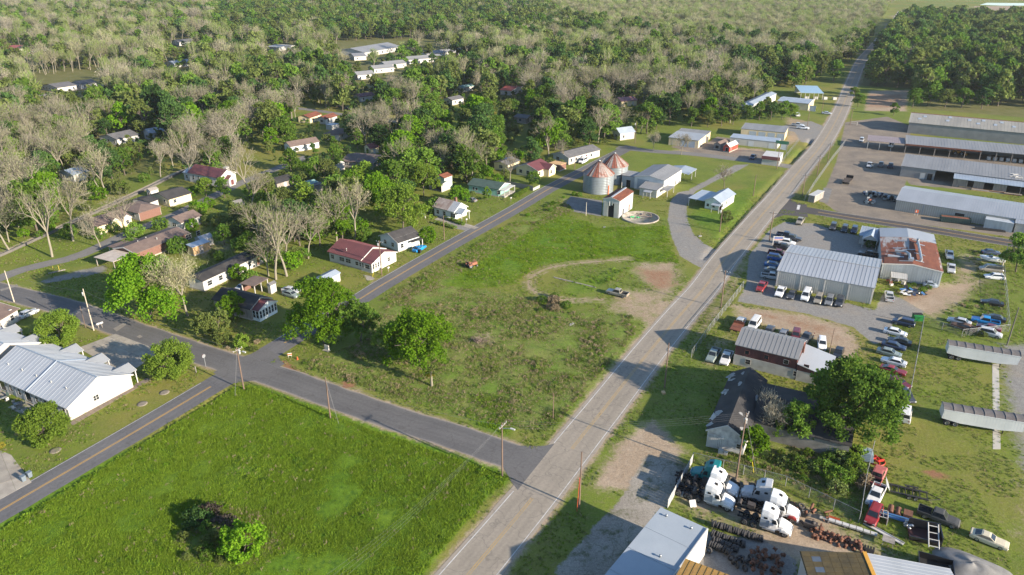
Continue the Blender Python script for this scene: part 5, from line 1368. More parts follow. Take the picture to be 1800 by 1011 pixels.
KINDS_V = {}
def cabin(mb, wins, xr0, xf0, xr1, xf1, zb, zr, w):
    wb, wt = w*.88, w*.72
    mb.hexa([(xr0,-wb,zb),(xf0,-wb,zb),(xf0,wb,zb),(xr0,wb,zb),(xr1,-wt,zr),(xf1,-wt,zr),(xf1,wt,zr),(xr1,wt,zr)])
    # slight crown on the roof
    mb.hexa([(xr1+.03,-wt+.04,zr-.005),(xf1-.03,-wt+.04,zr-.005),(xf1-.03,wt-.04,zr-.005),(xr1+.03,wt-.04,zr-.005),(xr1+.15,-wt+.2,zr+.035),(xf1-.15,-wt+.2,zr+.035),(xf1-.15,wt-.2,zr+.035),(xr1+.15,wt-.2,zr+.035)])
    def lerp(a, b, t): return tuple(a[i]+(b[i]-a[i])*t for i in range(3))
    def win(name, a, b, c, d, ia=.07, ib=.1, off=None):
        A = lerp(lerp(a,b,ia), lerp(d,c,ia), ib); B = lerp(lerp(a,b,1-ia), lerp(d,c,1-ia), ib)
        C = lerp(lerp(a,b,1-ia), lerp(d,c,1-ia), 1-ib); D = lerp(lerp(a,b,ia), lerp(d,c,ia), 1-ib)
        m = MB(); n = (Vector(B)-Vector(A)).cross(Vector(D)-Vector(A)).normalized()*.02
        m.hexa([A,B,C,D]+[tuple(Vector(p)+n) for p in (A,B,C,D)])
        wins.append((name, m.mesh(name, GLASS)))
    win("windscreen", (xf0,-wb,zb),(xf0,wb,zb),(xf1,wt,zr),(xf1,-wt,zr))
    win("rear_window", (xr0,wb,zb),(xr0,-wb,zb),(xr1,-wt,zr),(xr1,wt,zr))
    win("side_window", (xr0,-wb,zb),(xf0,-wb,zb),(xf1,-wt,zr),(xr1,-wt,zr), .05)
    win("side_window", (xf0,wb,zb),(xr0,wb,zb),(xr1,wt,zr),(xf1,wt,zr), .05)

def kind(name):
    if name in KINDS_V: return KINDS_V[name]
    mb = MB(); parts = []
    wm, wr = WH_CAR, .32
    if name == 'sedan':
        L, w = 4.8, .90
        loft(mb, [(-2.4,.42,.80,.74),(-2.28,.26,.96,.86),(-1.5,.22,1.0,.9),(-.6,.2,.97,.9),(.9,.2,.95,.9),(1.9,.24,.84,.88),(2.28,.3,.72,.80),(2.4,.38,.6,.7)])
        cabin(mb, parts, -1.75,1.15,-1.15,.35,.94,1.42,w); wx = (-1.4,1.42)
    elif name == 'coupe':
        L, w = 4.8, .9
        loft(mb, [(-2.4,.45,.82,.78),(-2.3,.28,.95,.86),(-1.5,.22,.97,.9),(.6,.2,.93,.9),(1.9,.24,.86,.89),(2.35,.3,.78,.84),(2.42,.38,.7,.8)])
        cabin(mb, parts, -1.9,.75,-1.0,.05,.92,1.32,w); wx = (-1.4,1.5)
    elif name == 'suv':
        L, w = 4.7, .93
        loft(mb, [(-2.35,.45,1.0,.82),(-2.25,.3,1.08,.9),(-1,.25,1.08,.93),(.8,.25,1.06,.93),(1.8,.28,.98,.9),(2.2,.34,.86,.84),(2.35,.42,.7,.75)])
        cabin(mb, parts, -2.25,1.2,-1.95,.45,1.05,1.72,w); wx = (-1.4,1.42); wm, wr = WH_TRK, .36
    elif name == 'wagon':
        L, w = 4.7, .9
        loft(mb, [(-2.35,.42,.9,.78),(-2.25,.26,.98,.88),(-1,.22,.98,.9),(.9,.2,.95,.9),(1.85,.24,.85,.88),(2.25,.3,.74,.8),(2.36,.38,.6,.7)])
        cabin(mb, parts, -2.2,1.15,-1.8,.4,.95,1.5,w); wx = (-1.4,1.42)
    elif name == 'van':
        L, w = 5.4, 1.0
        loft(mb, [(-2.7,.4,1.2,.95),(-2.6,.3,1.25,1.0),(1.2,.3,1.22,1.0),(2.2,.3,1.1,.97),(2.6,.35,.95,.9),(2.7,.42,.75,.82)])
        cabin(mb, parts, -2.62,1.75,-2.55,1.0,1.2,2.05,w); wx = (-1.6,1.75); wm, wr = WH_TRK, .36
    elif name in ('pickup','flatbed'):
        L, w = 5.6, .97
        loft(mb, [(-.95,.35,1.06,.95),(-.85,.32,1.08,.97),(1.1,.3,1.08,.97),(2.2,.34,1.03,.94),(2.65,.38,.95,.9),(2.8,.45,.78,.82)])
        cabin(mb, parts, -.92,1.15,-.75,.55,1.05,1.75,w); wx = (-1.75,1.85); wm, wr = WH_TRK, .38
        b = MB()
        if name == 'pickup':
            b.box(-2.8,-.95,.45,-.97,.95,.72); b.box(-2.8,-.97,.72,-.97,-.87,1.1); b.box(-2.8,.87,.72,-.97,.97,1.1); b.box(-2.82,-.86,.72,-2.72,.86,1.1)
            bl = MB(); bl.box(-2.7,-.86,.725,-.99,.86,.74); parts.append(("bed_floor", bl.mesh("bed_floor", DARK)))
            parts.append(("bed", b.mesh("bed", PAINT0)))
        else:
            b.box(-4.6,-1.15,.8,-1.0,1.15,.95); b.box(-1.12,-1.1,.95,-1.0,1.1,1.5)
            parts.append(("bed", b.mesh("bed", RUST))); wx = (-3.0,1.85)
            c = MB(); c.box(-4.5,-.4,.5,-.9,.4,.8); parts.append(("chassis", c.mesh("chassis", DARK)))
    elif name == 'boxvan':
        L, w = 6.6, 1.0
        loft(mb, [(1.3,.4,1.3,.95),(1.4,.35,1.32,1.0),(2.4,.35,1.2,.97),(3.1,.4,1.0,.9),(3.25,.45,.8,.82)])
        cabin(mb, parts, 1.35,2.5,1.4,1.95,1.3,2.1,w); wx = (-1.8,2.4); wm, wr = WH_TRK, .38
        b = MB(); b.box(-3.3,-1.1,.7,1.25,1.1,2.95); b.box(1.25,-1.05,2.15,2.1,1.05,2.9); parts.append(("cargo_box", b.mesh("cargo_box", WHITE)))
        s = MB(); s.box(-3.2,-1.13,.8,1.2,-1.105,1.15); s.box(-3.2,1.105,.8,1.2,1.13,1.15); parts.append(("stripe", s.mesh("stripe", flat("orange_paint",(0.50,0.10,0.03),.6))))
        c = MB(); c.box(-3.2,-.4,.45,1.4,.4,.7); parts.append(("chassis", c.mesh("chassis", DARK)))
    body = mb.mesh("body", PAINT0)
    xf = max(v[0] for v in mb.v); xr = -2.82 if name == 'pickup' else min(v[0] for v in mb.v)
    for y in (-.58,.58):
        h = MB(); h.box(xf-.12,y-.16,.60,xf-.0,y+.16,.76); parts.append(("headlight", h.mesh("headlight", LAMPW)))
        if name not in ('flatbed','boxvan'):
            h = MB(); h.box(xr-.012,y*1.2-.1,.72,xr+.06,y*1.2+.1,.9); parts.append(("taillight", h.mesh("taillight", LAMPR)))
    g = MB(); g.box(xf-.06,-.40,.42,xf+.03,.40,.58); parts.append(("grille", g.mesh("grille", DARK)))
    wheels = [(x, s*(w-.11), wr) for x in wx for s in (-1,1)]
    KINDS_V[name] = (body, parts, wm, wheels)
    return KINDS_V[name]

D1, D2 = 60.3, -29.7
def vehicle(k, px, py, head, col, label, cat=None, group=None, z=0., missing=(), name=None, scale=1.0):
    body, parts, wm, wheels = kind(k)
    p = G(px, py); p.z = z
    nm = name or {'sedan':'parked_car','coupe':'parked_car','suv':'parked_suv','wagon':'parked_car','van':'parked_van','pickup':'pickup_truck','flatbed':'flatbed_truck','boxvan':'box_van'}[k]
    t = empty(nm, p, R(head), label, cat or {'sedan':'car','coupe':'car','suv':'car','wagon':'car','van':'van','pickup':'pickup truck','flatbed':'flatbed truck','boxvan':'box van'}[k], group)
    if scale != 1: t.scale = (scale,)*3
    m = PAINTS[col]
    mesh_obj("body", body, t, mat=m)
    for n, me in parts:
        if n in missing: continue
        o = mesh_obj(n, me, t)
        if n == 'bed' and k == 'pickup': o.material_slots[0].link = 'OBJECT'; o.material_slots[0].material = m
    for x, y, r in wheels:
        if 'wheel' in missing: break
        mesh_obj("wheel", wm, t, (x,y,r))
    return t
g1 = "vehicles along the workshop front"; g2 = "scrap cars along the fence"; g3 = "pickups beside the workshop gable"; g4 = "cars on the gravel lot by the side road"; g5 = "wrecks in the weeds near the wire fence"; g6 = "cars behind the red house"; g7 = "vehicles beside the old works"
V = vehicle
V('pickup',1371,517,D1+180,'white',"white pickup at the left end of the row along the workshop front",group=g1)
V('sedan',1391,522,D1+180,'dark',"dark car second from left in the row along the workshop front",group=g1)
V('van',1416,524,D1+180,'white',"white van third from left in the row along the workshop front",group=g1)
V('suv',1438,530,D1+180,'beige',"beige car between the white van and the dark ones at the workshop front",group=g1)
V('suv',1457,533,D1+180,'grey',"dark grey car second from the right end of the workshop front row",group=g1)
V('suv',1475,535,D1+180,'dark',"dark grey suv at the right end of the workshop front row",group=g1)
V('pickup',1562,525,D1+8,'silver',"silver pickup facing away at the workshop corner beside the scrap heap")
V('suv',1587,571,D2+176,'navy',"dark blue suv nearest the green dumpster in the fence row",group=g2)
V('sedan',1573,588,D2-4,'white',"white older saloon just below the dark blue suv in the fence row",group=g2)
V('sedan',1580,604,D2+178,'black',"black saloon under the white older one in the fence row",group=g2)
V('sedan',1570,612,D2-2,'navy',"dark blue saloon between the black and the grey green ones in the fence row",group=g2)
V('sedan',1562,624,D2-4,'greengrey',"grey green saloon in the fence row",group=g2)
V('sedan',1570,640,D2+175,'white',"white newer saloon between the grey green and the red cars in the fence row",group=g2)
V('coupe',1569,655,D2-8,'red',"bright red car, the upper of two red ones in the fence row",group=g2)
V('sedan',1578,676,D2-30,'maroon',"dark red car, lowest visible in the fence row beside the big tree",group=g2)
V('wagon',1592,700,D2-60,'dark',"dark wreck between the big tree and the wire fence")
V('van',1590,733,D1,'oldwhite',"white wreck pressed against the wire fence right of the big tree")
V('flatbed',1300,572,D1,'silver',"old flatbed truck with rusty deck left of the red house",missing=('grille',))
V('van',1325,575,D1+178,'oldwhite',"white and rust van just above the left end of the red house roof",group=g6)
V('sedan',1352,584,D1,'dark',"dark car behind the red house roof, farthest left",group=g6)
V('sedan',1376,591,D1,'grey',"grey car behind the middle of the red house roof",group=g6)
V('suv',1398,594,D1+185,'maroon',"dark maroon car behind the right end of the red house roof",group=g6)
V('pickup',1417,598,D1+170,'dark',"dark car with pale crumpled front behind the red house lean-to",group=g6,missing=('bed','bed_floor'))
V('suv',1444,609,D1+190,'white',"white suv facing the camera right of the red house",group=g6)
V('sedan',1473,624,D1+178,'black',"black car right of the pole beside the red house",group=g6)
V('pickup',1253,629,D1+180,'greengrey',"stripped old pickup with open bonnet left of the red house",missing=('grille',))
V('pickup',1276,634,D1+183,'oldwhite',"white pickup without bonnet beside the stripped one left of the red house")
V('pickup',1085,519,D2+178,'beige',"grey beige pickup parked alone on the tyre tracked field")
V('pickup',1338,508,D1+180,'red',"red pickup just inside the fence at the workshop entrance",group=g3)
V('pickup',1357,490,D2+8,'silver',"silver pickup lowest in the row beside the workshop gable",group=g3)
V('sedan',1359,479,D2+6,'grey',"grey blue car second lowest beside the workshop gable",group=g3)
V('sedan',1359,469,D2+6,'oldblue',"pale blue car third up beside the workshop gable",group=g3)
V('suv',1364,457,D2+4,'blue',"bright blue car beside the workshop gable",group=g3)
V('pickup',1368,449,D2+4,'maroon',"maroon pickup above the bright blue car at the workshop gable",group=g3)
V('pickup',1377,438,D2+3,'black',"black pickup by the upper gable corner of the workshop",group=g3)
V('suv',1383,430,D2+3,'white',"white suv between two dark pickups above the workshop gable",group=g3)
V('pickup',1391,422,D2+2,'dark',"dark pickup, upper of the pair near the white sign",group=g3)
V('pickup',1382,417,D2+2,'navy',"dark blue pickup right beside the white sign board",group=g3)
V('pickup',1406,392,D1+180,'beige',"beige pickup alone at the corner of the gravel lot",group=g4)
V('suv',1464,402,D1+180,'dark',"dark suv left of three along the gravel lot verge",group=g4)
V('suv',1484,406,D1+180,'dark',"dark suv middle of three along the gravel lot verge",group=g4)
V('suv',1501,408,D1+180,'navy',"navy suv beside the small blue roofed office",group=g4)
V('pickup',1527,451,D2+180,'black',"black pickup in the shade behind the workshop roof")
V('pickup',1668,452,D1+185,'oldwhite',"white pickup behind the silver one beside the old works",group=g7)
V('pickup',1671,476,D1+182,'silver',"silver pickup facing the camera beside the old works",group=g7)
V('sedan',1741,447,D2+20,'navy',"navy car in the shade of the tree by the side road",group=g5)
V('van',1740,478,D2+190,'beige',"beige minibus in the weeds by the wire fence",group=g5)
V('wagon',1747,490,D2+195,'white',"white estate car beside the beige minibus",group=g5)
V('sedan',1743,536,D2+182,'black',"black wreck with a white front wing near the wire fence",group=g5)
V('sedan',1685,569,D2+172,'silver',"silver car on the upper left of the weedy wreck cluster",group=g5)
V('coupe',1692,578,D2+174,'burnt',"burnt brown wreck beside the silver car in the weeds",group=g5,missing=('windscreen','rear_window'))
V('sedan',1746,563,D2+175,'black',"black car at the right of the weedy wreck cluster",group=g5)
V('pickup',1731,569,D2+178,'brightblue',"bright blue pickup in the weedy wreck cluster",group=g5)
V('sedan',1737,580,D2+175,'maroon',"maroon and tan wreck below the bright blue pickup",group=g5)
V('suv',1739,590,D2-6,'silver',"silver suv nearest the long trailer at the wreck cluster",group=g5)
V('coupe',1737,953,D2-8,'cream',"cream coupe with black bonnet panels alone on the grass at lower right")
V('pickup',1648,914,D2-6,'fadeblack',"faded black pickup with junk in its bed on the grass")
V('pickup',1541,842,D1-8,'pinkred',"faded red pickup shell with no bonnet by the fence",missing=('windscreen',))
V('pickup',1538,876,D1+172,'oldwhite',"white and rust pickup in the scrap row by the fence")
V('suv',1534,911,D1+172,'red',"red suv, lowest in the scrap row by the fence")
V('coupe',737,440,D1,'brightblue',"bright blue sports car on the lawn of the charcoal roofed house")
V('sedan',50,555,D1+8,'silver',"silver car parked at the small house near the left edge")
V('sedan',827,354,D2+175,'grey',"dark car parked between the green tree and the pale blue house")
V('van',1025,286,D1+180,'white',"white van facing the camera at the long white house")
V('sedan',512,514,D2+10,'silver',"silver car on the lawn right of the dark cottage")
V('sedan',512,521,D2,'greengrey',"second grey car half under the big corner tree")
V('sedan',430,507,D1,'silver',"pale car parked inside the open carport")
V('pickup',1411,227,D2,'white',"white pickup nearest the camera in the lot up the main road",group="vehicles in the lot up the road")
V('pickup',1402,222,D2,'silver',"silver pickup behind the white one in the lot up the road",group="vehicles in the lot up the road")
V('boxvan',1396,190,D1+180,'white',"white box van left of two in front of the grey roofed workshop",group="box vans")
V('boxvan',1410,191.5,D1+180,'white',"white box van right of two in front of the grey roofed workshop",group="box vans")
V('sedan',1453,201,D2,'silver',"silver car parked at the edge of the main road far up",)
V('pickup',1401,204,D1+20,'white',"white truck half hidden by the green tree near the lot")
V('pickup',1323,279,D1+180,'navy',"dark pickup left of the low white store at the junction")
V('suv',1514,249,D1+180,'silver',"silver suv in the shade left of the sawmill side roof")
V('pickup',1528,325-32,D1+180,'silver',"pale pickup in the shade of the sawmill yard")
V('pickup',1548,292,D1,'grey',"grey pickup in shade, left of two beside the third sawmill shed",group="trucks in the sawmill yard shade")
V('pickup',1565,294,D1,'navy',"dark blue pickup in shade, right of two beside the third sawmill shed",group="trucks in the sawmill yard shade")
V('pickup',1566,258,D1+180,'white',"white pickup under the brown sawmill side roof")
V('sedan',592,188,D2,'dark',"dark car parked by the back street in the trees, left one",group="dark cars by the back street")
V('sedan',612,192,D2,'navy',"navy car parked by the back street in the trees, right one",group="dark cars by the back street")
V('sedan',1083,383,D1+180,'white',"white vehicle standing inside the rusty shed doorway") if False else None
V('pickup',70,607,D2,'blue',"blue car between the second apartment block and the round tree")
# boat on a trailer
bt_ = empty("motor_boat", G(1743,461), R(D2+185), "white motor boat on a trailer in the weeds under the tree", "boat", g5)
mb = MB(); loft(mb, [(-2.9,.7,1.35,1.0),(-1,.6,1.4,1.1),(1,.62,1.5,1.0),(2.3,.8,1.6,.6),(3.1,1.15,1.65,.08)]); mb.build("hull", PAINTS['white'], bt_)
mb = MB(); mb.box(-2.6,-.75,1.36,.3,.75,1.42); mb.build("deck", METALB, bt_)
mb = MB(); mb.hexa([(.3,-.7,1.4),(1.1,-.6,1.45),(1.1,.6,1.45),(.3,.7,1.4),(.1,-.6,1.9),(.4,-.5,1.92),(.4,.5,1.92),(.1,.6,1.9)]); mb.build("windscreen", GLASS, bt_)
mb = MB(); mb.box(-2.6,-.6,.3,3.6,-.5,.42); mb.box(-2.6,.5,.3,3.6,.6,.42); mb.build("trailer_frame", STEEL, bt_)
for s in (-1,1): mesh_obj("wheel", WH_CAR, bt_, (-1.4,s*1.0,.32))

# ---------------------------------------------------------------- semi tractors
def tractor(px, py, head, col, label, lower=None, wheels=True, bonnet=True, group="semi tractors in the scrap yard"):
    t = empty("semi_tractor", G(px,py), R(head), label, "semi tractor", group)
    m = PAINTS[col]; ml = PAINTS[lower] if lower else m
    mb = MB(); mb.box(-4.6,-.5,.75,3.0,-.32,1.0); mb.box(-4.6,.32,.75,3.0,.5,1.0)
    for x in (-4.5,-3.6,-2.4,-1.2): mb.box(x,-.35,.78,x+.15,.35,.98)
    mb.build("chassis", DARK, t)
    # sleeper and cab with the raised aerodynamic roof
    mb = MB()
    st = [(-1.3,.75,3.55,1.18),(-1.2,.72,3.75,1.22),(-.3,.72,3.72,1.22),(.45,.75,3.45,1.2),(.95,.8,2.85,1.15),(1.15,.85,2.2,1.1)]
    loft(mb, st); mb.build("cab", m, t)
    mb = MB(); loft(mb, [(1.1,.85,1.95,1.05),(1.9,.8,1.75,1.0),(2.6,.75,1.55,.92),(2.95,.72,1.3,.8),(3.05,.75,1.1,.7)]); 
    if bonnet: mb.build("bonnet", ml, t)
    for s in (-1,1):
        mb = MB(); loft(mb, [(1.55,.75,1.05,.28),(1.7,.85,1.30,.30),(2.3,.85,1.32,.30),(2.75,.7,1.1,.26)])
        o = mb.build("wing", ml, t, (0,s*.92,0))
        mb = MB(); mb.hexa([(.30,s*1.10,1.9),(1.02,s*1.08,1.9),(1.02,s*1.20,1.9),(.30,s*1.24,1.9),(.30,s*1.08,2.62),(.82,s*1.06,2.55),(.82,s*1.18,2.55),(.30,s*1.22,2.62)]); mb.build("side_window", GLASS, t)
        mb = MB(); mb.box(-.85,s*1.205-.02,2.35,-.35,s*1.205+.02,2.7); mb.build("sleeper_window", GLASS, t)
        mb = MB(); mb.box(-1.25,s*1.24-.02,1.0,-.05,s*1.24+.02,2.25); mb.build("side_fairing", METALB if col == 'white' else m, t)
        mb = MB(); mb.box(.0,s*1.27-.04,.9,.16,s*1.27+.04,2.35); mb.build("cab_extender", m, t)
        mb = MB(); mb.tube((-.9,s*.95,.62),(.9,s*.95,.62),.3,n=10); mb.build("fuel_tank", STEEL, t)
        mb = MB(); mb.cbox((1.25,s*1.4,2.1),.12,.28,.6); mb.build("mirror", DARK, t)
        mb = MB(); mb.box(2.86,s*.68-.14,1.0,3.0,s*.68+.14,1.2); mb.build("headlight", LAMPW, t)
    mb = MB(); mb.hexa([(1.1,-1.06,1.95),(1.1,1.06,1.95),(1.34,.92,1.95),(1.34,-.92,1.95),(.85,-1.08,2.80),(.85,1.08,2.80),(1.08,.90,2.80),(1.08,-.90,2.80)]); mb.build("windscreen", GLASS, t)
    mb = MB(); mb.hexa([(-.15,-.28,3.70),(.30,-.28,3.55),(.30,.28,3.55),(-.15,.28,3.70),(-.15,-.28,3.74),(.30,-.28,3.59),(.30,.28,3.59),(-.15,.28,3.74)]); mb.build("roof_hatch", DARK, t)
    mb = MB(); mb.hexa([(.72,-1.0,2.98),(.92,-1.0,2.83),(.92,1.0,2.83),(.72,1.0,2.98),(.76,-1.0,3.05),(.98,-1.0,2.88),(.98,1.0,2.88),(.76,1.0,3.05)]); mb.build("sun_visor", m, t)
    mb = MB(); mb.box(2.98,-.55,.8,3.1,.55,1.3); mb.build("grille", STEEL, t)
    mb = MB(); mb.box(2.85,-1.1,.45,3.12,1.1,.72); mb.build("bumper", m if bonnet else DARK, t)
    if wheels:
        for s in (-1,1):
            mesh_obj("wheel", WH_SEMI, t, (2.2,s*.98,.52))
            for x in (-2.2,-3.5): mesh_obj("wheel", WH_DUAL, t, (x,s*.88,.52))
    return t
hd = D2+2
tractor(1254,884,hd,'white',"white semi tractor in front at the left of the scrap yard")
tractor(1262,862,hd,'white',"white semi tractor just behind the front left one, before the teal one")
tractor(1247,846,hd+182,'greengrey' if False else 'white',"teal semi tractor facing left at the back of the scrap yard")
bpy.data.objects  # (recoloured below)
_teal = flat("paint_teal",(0.01,0.17,0.17),.4)
for o in [c for c in COL.objects if c.get("label") == "teal semi tractor facing left at the back of the scrap yard"][0].children:
    if o.name.split('.')[0] in ('cab','bonnet','wing','sun_visor','cab_extender','bumper','side_fairing'):
        o.material_slots[0].link = 'OBJECT'; o.material_slots[0].material = _teal
tractor(1337,880,hd+184,'silver',"silver semi tractor facing left behind the two right hand white ones")
tractor(1352,928,hd,'white',"white semi tractor in front at the right, its bonnet by the open ground")
tractor(1366,904,hd,'white',"white semi tractor with a red lower bonnet behind the front right one",)
for o in [c for c in COL.objects if c.get("label","").startswith("white semi tractor with a red")][0].children:
    if o.name.split('.')[0] == 'wing': o.material_slots[0].link = 'OBJECT'; o.material_slots[0].material = PAINTS['red']
# bare chassis and axles around them
for i, (px, py, a, lab) in enumerate(((1218,872,hd,"bare truck chassis with wheels left of the front white tractor"),(1219,850,hd,"bare truck chassis behind the left white tractors by the corner fence"),(1297,893,hd,"bare truck chassis between the left and right white tractors"),(1300,864,hd+20,"bare truck chassis below the teal tractor"))):
    t = empty("truck_chassis", G(px,py), R(a), lab, "truck chassis", "bare truck chassis")
    mb = MB(); mb.box(-3,-.5,.75,3,-.32,1.0); mb.box(-3,.32,.75,3,.5,1.0)
    for x in (-2.8,-1.4,0,1.4,2.7): mb.box(x,-.35,.78,x+.15,.35,.98)
    mb.build("frame", DARK, t)
    mb = MB(); mb.box(1.3,-.45,.95,2.4,.45,1.6); mb.tube((.2,-.6,1.2),(.2,.6,1.2),.3,n=8); mb.build("engine", M("oily_steel",(0.07,0.06,0.055),.6), t)
    for s in (-1,1):
        for x in (-2.1,-.8): mesh_obj("wheel", WH_DUAL, t, (x,s*.88,.52))

# ---------------------------------------------------------------- hopper trailers
def hopper(px0, py0, px1, py1, label):
    a, b = G(px0,py0), G(px1,py1); d = b-a; L = 12.8
    t = empty("hopper_trailer", (a+b)/2, math.atan2(d.y,d.x), label, "trailer", "long hopper trailers")
    w = 1.28
    side = M("trailer_aluminium",(0.50,0.53,0.55),.5,(0.43,0.46,0.48),.4,metal=.15,streak=(1,1,.3),fine=.06)
    mb = MB()
    v = []
    for y in (-w, w): v += [(-L/2+.1,y,3.2),(-L/2,y,1.45),(-L/2+3.0,y,.95),(L/2-3.5,y,.95),(L/2-.2,y,1.35),(L/2,y,3.2)]
    mb.add(v, [(0,1,2,3,4,5),(11,10,9,8,7,6)]+[(i,(i+6),(i+7) if i < 5 else 6,(i+1) % 6) for i in range(6)])
    mb.build("hull", side, t)
    mb = MB()
    for i in range(27):
        x = -L/2+.25+i*(L-.5)/26
        for s in (-1,1): mb.box(x-.02,s*w-.008,1.5,x+.02,s*w+.008,3.15)
    mb.box(-L/2,-w-.06,3.12,L/2,-w+.02,3.28); mb.box(-L/2,w-.02,3.12,L/2,w+.06,3.28)
    mb.build("side_post", side, t)
    TARP = M("trailer_tarp",(0.095,0.087,0.087),.85,(0.14,0.13,0.125),.7)
    n = 8
    for i in range(n):
        x0, x1 = -L/2+L*i/n+.02, -L/2+L*(i+1)/n-.02; mb = MB(); pr = []
        for k in range(7):
            an = math.pi*k/6; pr.append((-w*1.02*math.cos(an), 3.25+.42*math.sin(an)))
        vv = [(x,y,z-(.07*math.sin(math.pi*abs(j-1)) if False else (.06 if j == 1 else 0))) for j, x in enumerate((x0,(x0+x1)/2,x1)) for y, z in pr]
        mb.add(vv, [(r*7+k, r*7+k+1, (r+1)*7+k+1, (r+1)*7+k) for r in range(2) for k in range(6)], 0, True)
        mb.build("tarp_section", TARP, t)
    mb = MB()
    for i in range(n+1):
        x = -L/2+L*i/n
        for k in range(6):
            a0, a1 = math.pi*k/6, math.pi*(k+1)/6
            mb.tube((x,-w*1.03*math.cos(a0),3.27+.42*math.sin(a0)),(x,-w*1.03*math.cos(a1),3.27+.42*math.sin(a1)),.045,n=5)
    mb.build("tarp_bow", M("tarp_bow_grey",(0.17,0.162,0.16),.7), t)
    for s in (-1,1):
        for x in (-L/2+1.0,-L/2+2.3): mesh_obj("wheel", WH_DUAL, t, (x,s*.9,.52))
    mb = MB(); mb.box(-L/2+.3,-.5,.75,-L/2+3.2,.5,.95); mb.build("bogie", DARK, t)
    mb = MB()
    for s in (-.7,.7): mb.box(L/2-3.0,s-.07,0,L/2-2.86,s+.07,1.3)
    mb.box(L/2-3.0,-.7,.5,L/2-2.9,.7,.6); mb.build("landing_leg", DARK, t)
    return t
hopper(1659,626,1786,647,"long grey trailer with dark tarp roof on the grass, the upper one")
hopper(1650,740,1793,764,"long grey trailer with dark tarp roof on the grass, the lower one")

# ---------------------------------------------------------------- poles, lights, wires, fences
def pole(px, py, h, label, arms=1, light=None, lean=(0,0), transformer=False, r=.15, mat=WOODP, ang=D1):
    b = G(px,py); t = empty("utility_pole", b, R(ang), label, "utility pole", "utility poles")
    mb = MB(); mb.tube((0,0,-.3),(lean[0],lean[1],h),r,r*.62,8); mb.build("shaft", mat, t)
    top = Vector((lean[0],lean[1],h))
    if arms:
        mb = MB(); mb.cbox(top+Vector((.16,0,-.5)),.1,2.2,.12); mb.build("crossarm", WOODG, t)
        for y in (-1,-.35,.35,1):
            mb = MB(); mb.lathe(tuple(top+Vector((.16,y,-.44))),[(.05,0),(.07,.1),(.04,.2),(.01,.22)],6); mb.build("insulator", STEEL, t)
    if transformer:
        mb = MB(); mb.lathe((lean[0]*.85,.42,h*.83),[(.01,0),(.24,0),(.24,.8),(.1,.88),(.01,.9)],10); mb.build("transformer", M("transformer_grey",(0.45,0.46,0.46),.6), t)
    if light is not None:
        a = R(light-ang); dx, dy = math.cos(a), math.sin(a)
        mb = MB(); mb.tube((lean[0]*.9,lean[1]*.9,h*.9),(dx*1.6,dy*1.6,h*.9+.5),.045); mb.cbox((dx*1.9,dy*1.9,h*.9+.52),.8,.28,.16,a); mb.build("lamp_arm", METALW, t)
    return t
POL = {}
def P_(k, *a, **kw): POL[k] = (pole(*a, **kw), a[2])
PINE = M("new_pole_wood",(0.46,0.40,0.32),.9,(0.38,0.33,0.27),1.5,streak=(1,1,.2))
P_('a',25,531,8.2,"pale pole at the far left edge of the side street",0,mat=PINE)
P_('b',165,581,10.2,"pale wooden pole by the two mailboxes on the side street",0,mat=PINE,transformer=True)
P_('b2',151,577,5.5,"thin short pole beside the pale wooden pole with mailboxes",0,r=.07)
P_('c',429,686,9.4,"pole with street lamp at the corner of the lush field",1,D2,transformer=True,ang=D2)
P_('d',581,737,8.8,"plain pole with guy wire on the side street verge",0,ang=D2)
P_('e',883,838,10.4,"dark pole with crossarm and lamp at the main road corner",1,D2,ang=D2)
P_('f',1018,893,10.4,"pole with red guy marker beside the cracked concrete lot",0)
P_('g',1168,682,9.9,"pole alone on the grass right of the main road, above the cracked lot",0)
P_('h',1267,541,9.6,"pole by the chain fence opposite the tan pickup",1)
P_('i',1294,841,12.5,"tall pole behind the teal tractor at the scrap yard fence",1,transformer=True,ang=D2)
P_('j',1265,408,7.2,"pole beside the round magnolia at the small office",0,transformer=True)
P_('k',1324,345,7.5,"lone pole on the mown grass above the small office",0)
P_('l',1352,424,9.0,"pole next to the white sign board",1)
P_('m',1410,345,7.8,"pole at the corner verge of the sawmill side road",1)
P_('n',1436,309,7.8,"second pole along the sawmill verge",1)
P_('o',1454,287,7.8,"third pole along the sawmill verge",1)
P_('p',1365,297,8.2,"pole beside the low white store at the junction",1)
P_('q',1419,222,8.5,"pole in the lot up the main road, nearest the white pickup",0,transformer=True)
P_('r',1444,200,7.5,"pole on the grass near the silver car far up the road",1)
P_('s',1494,220,8.5,"pole by the metal gate frame at the sawmill entrance",1)
P_('t',1520,136,8.5,"pole along the wood edge far up the road, nearer one",1)
P_('u',1532,108,8.5,"pole along the wood edge far up the road, farther one",1)
P_('v',671,483,9.5,"pole at the front corner of the maroon roofed house",1,transformer=True)
P_('w',781,422,7.5,"pole with lamp by the hedge of the pale blue house",0,D2)
P_('x',795,316,6.5,"pole behind the green shed",0)
P_('y',1010,298,5.5,"pole between the cream house and the road",0)
P_('z',1030,379,4.4,"short pale post in front of the rusty shed",0,mat=PINE,r=.12)
P_('A',1092,340,4.0,"short white post between grain bins and warehouse",0,mat=METALW,r=.12)
P_('B',1116,252,9.5,"pole by the white and pale blue cottage at the road end",0,transformer=True)
P_('C',972,737,5.5,"short weathered post at the field edge near the main road",0,r=.1)
P_('D',1770,607,9.0,"dark lamp pole at the fence corner beside the silver suv",0,mat=M("lamp_pole_dark",(0.12,0.11,0.10),.8))
P_('E',1761,470,6.6,"pale leaning pole beside the tree at the right",0,mat=PINE)
P_('F',1456,630,7.0,"thin pole between the white suv and the black car",0,r=.09)
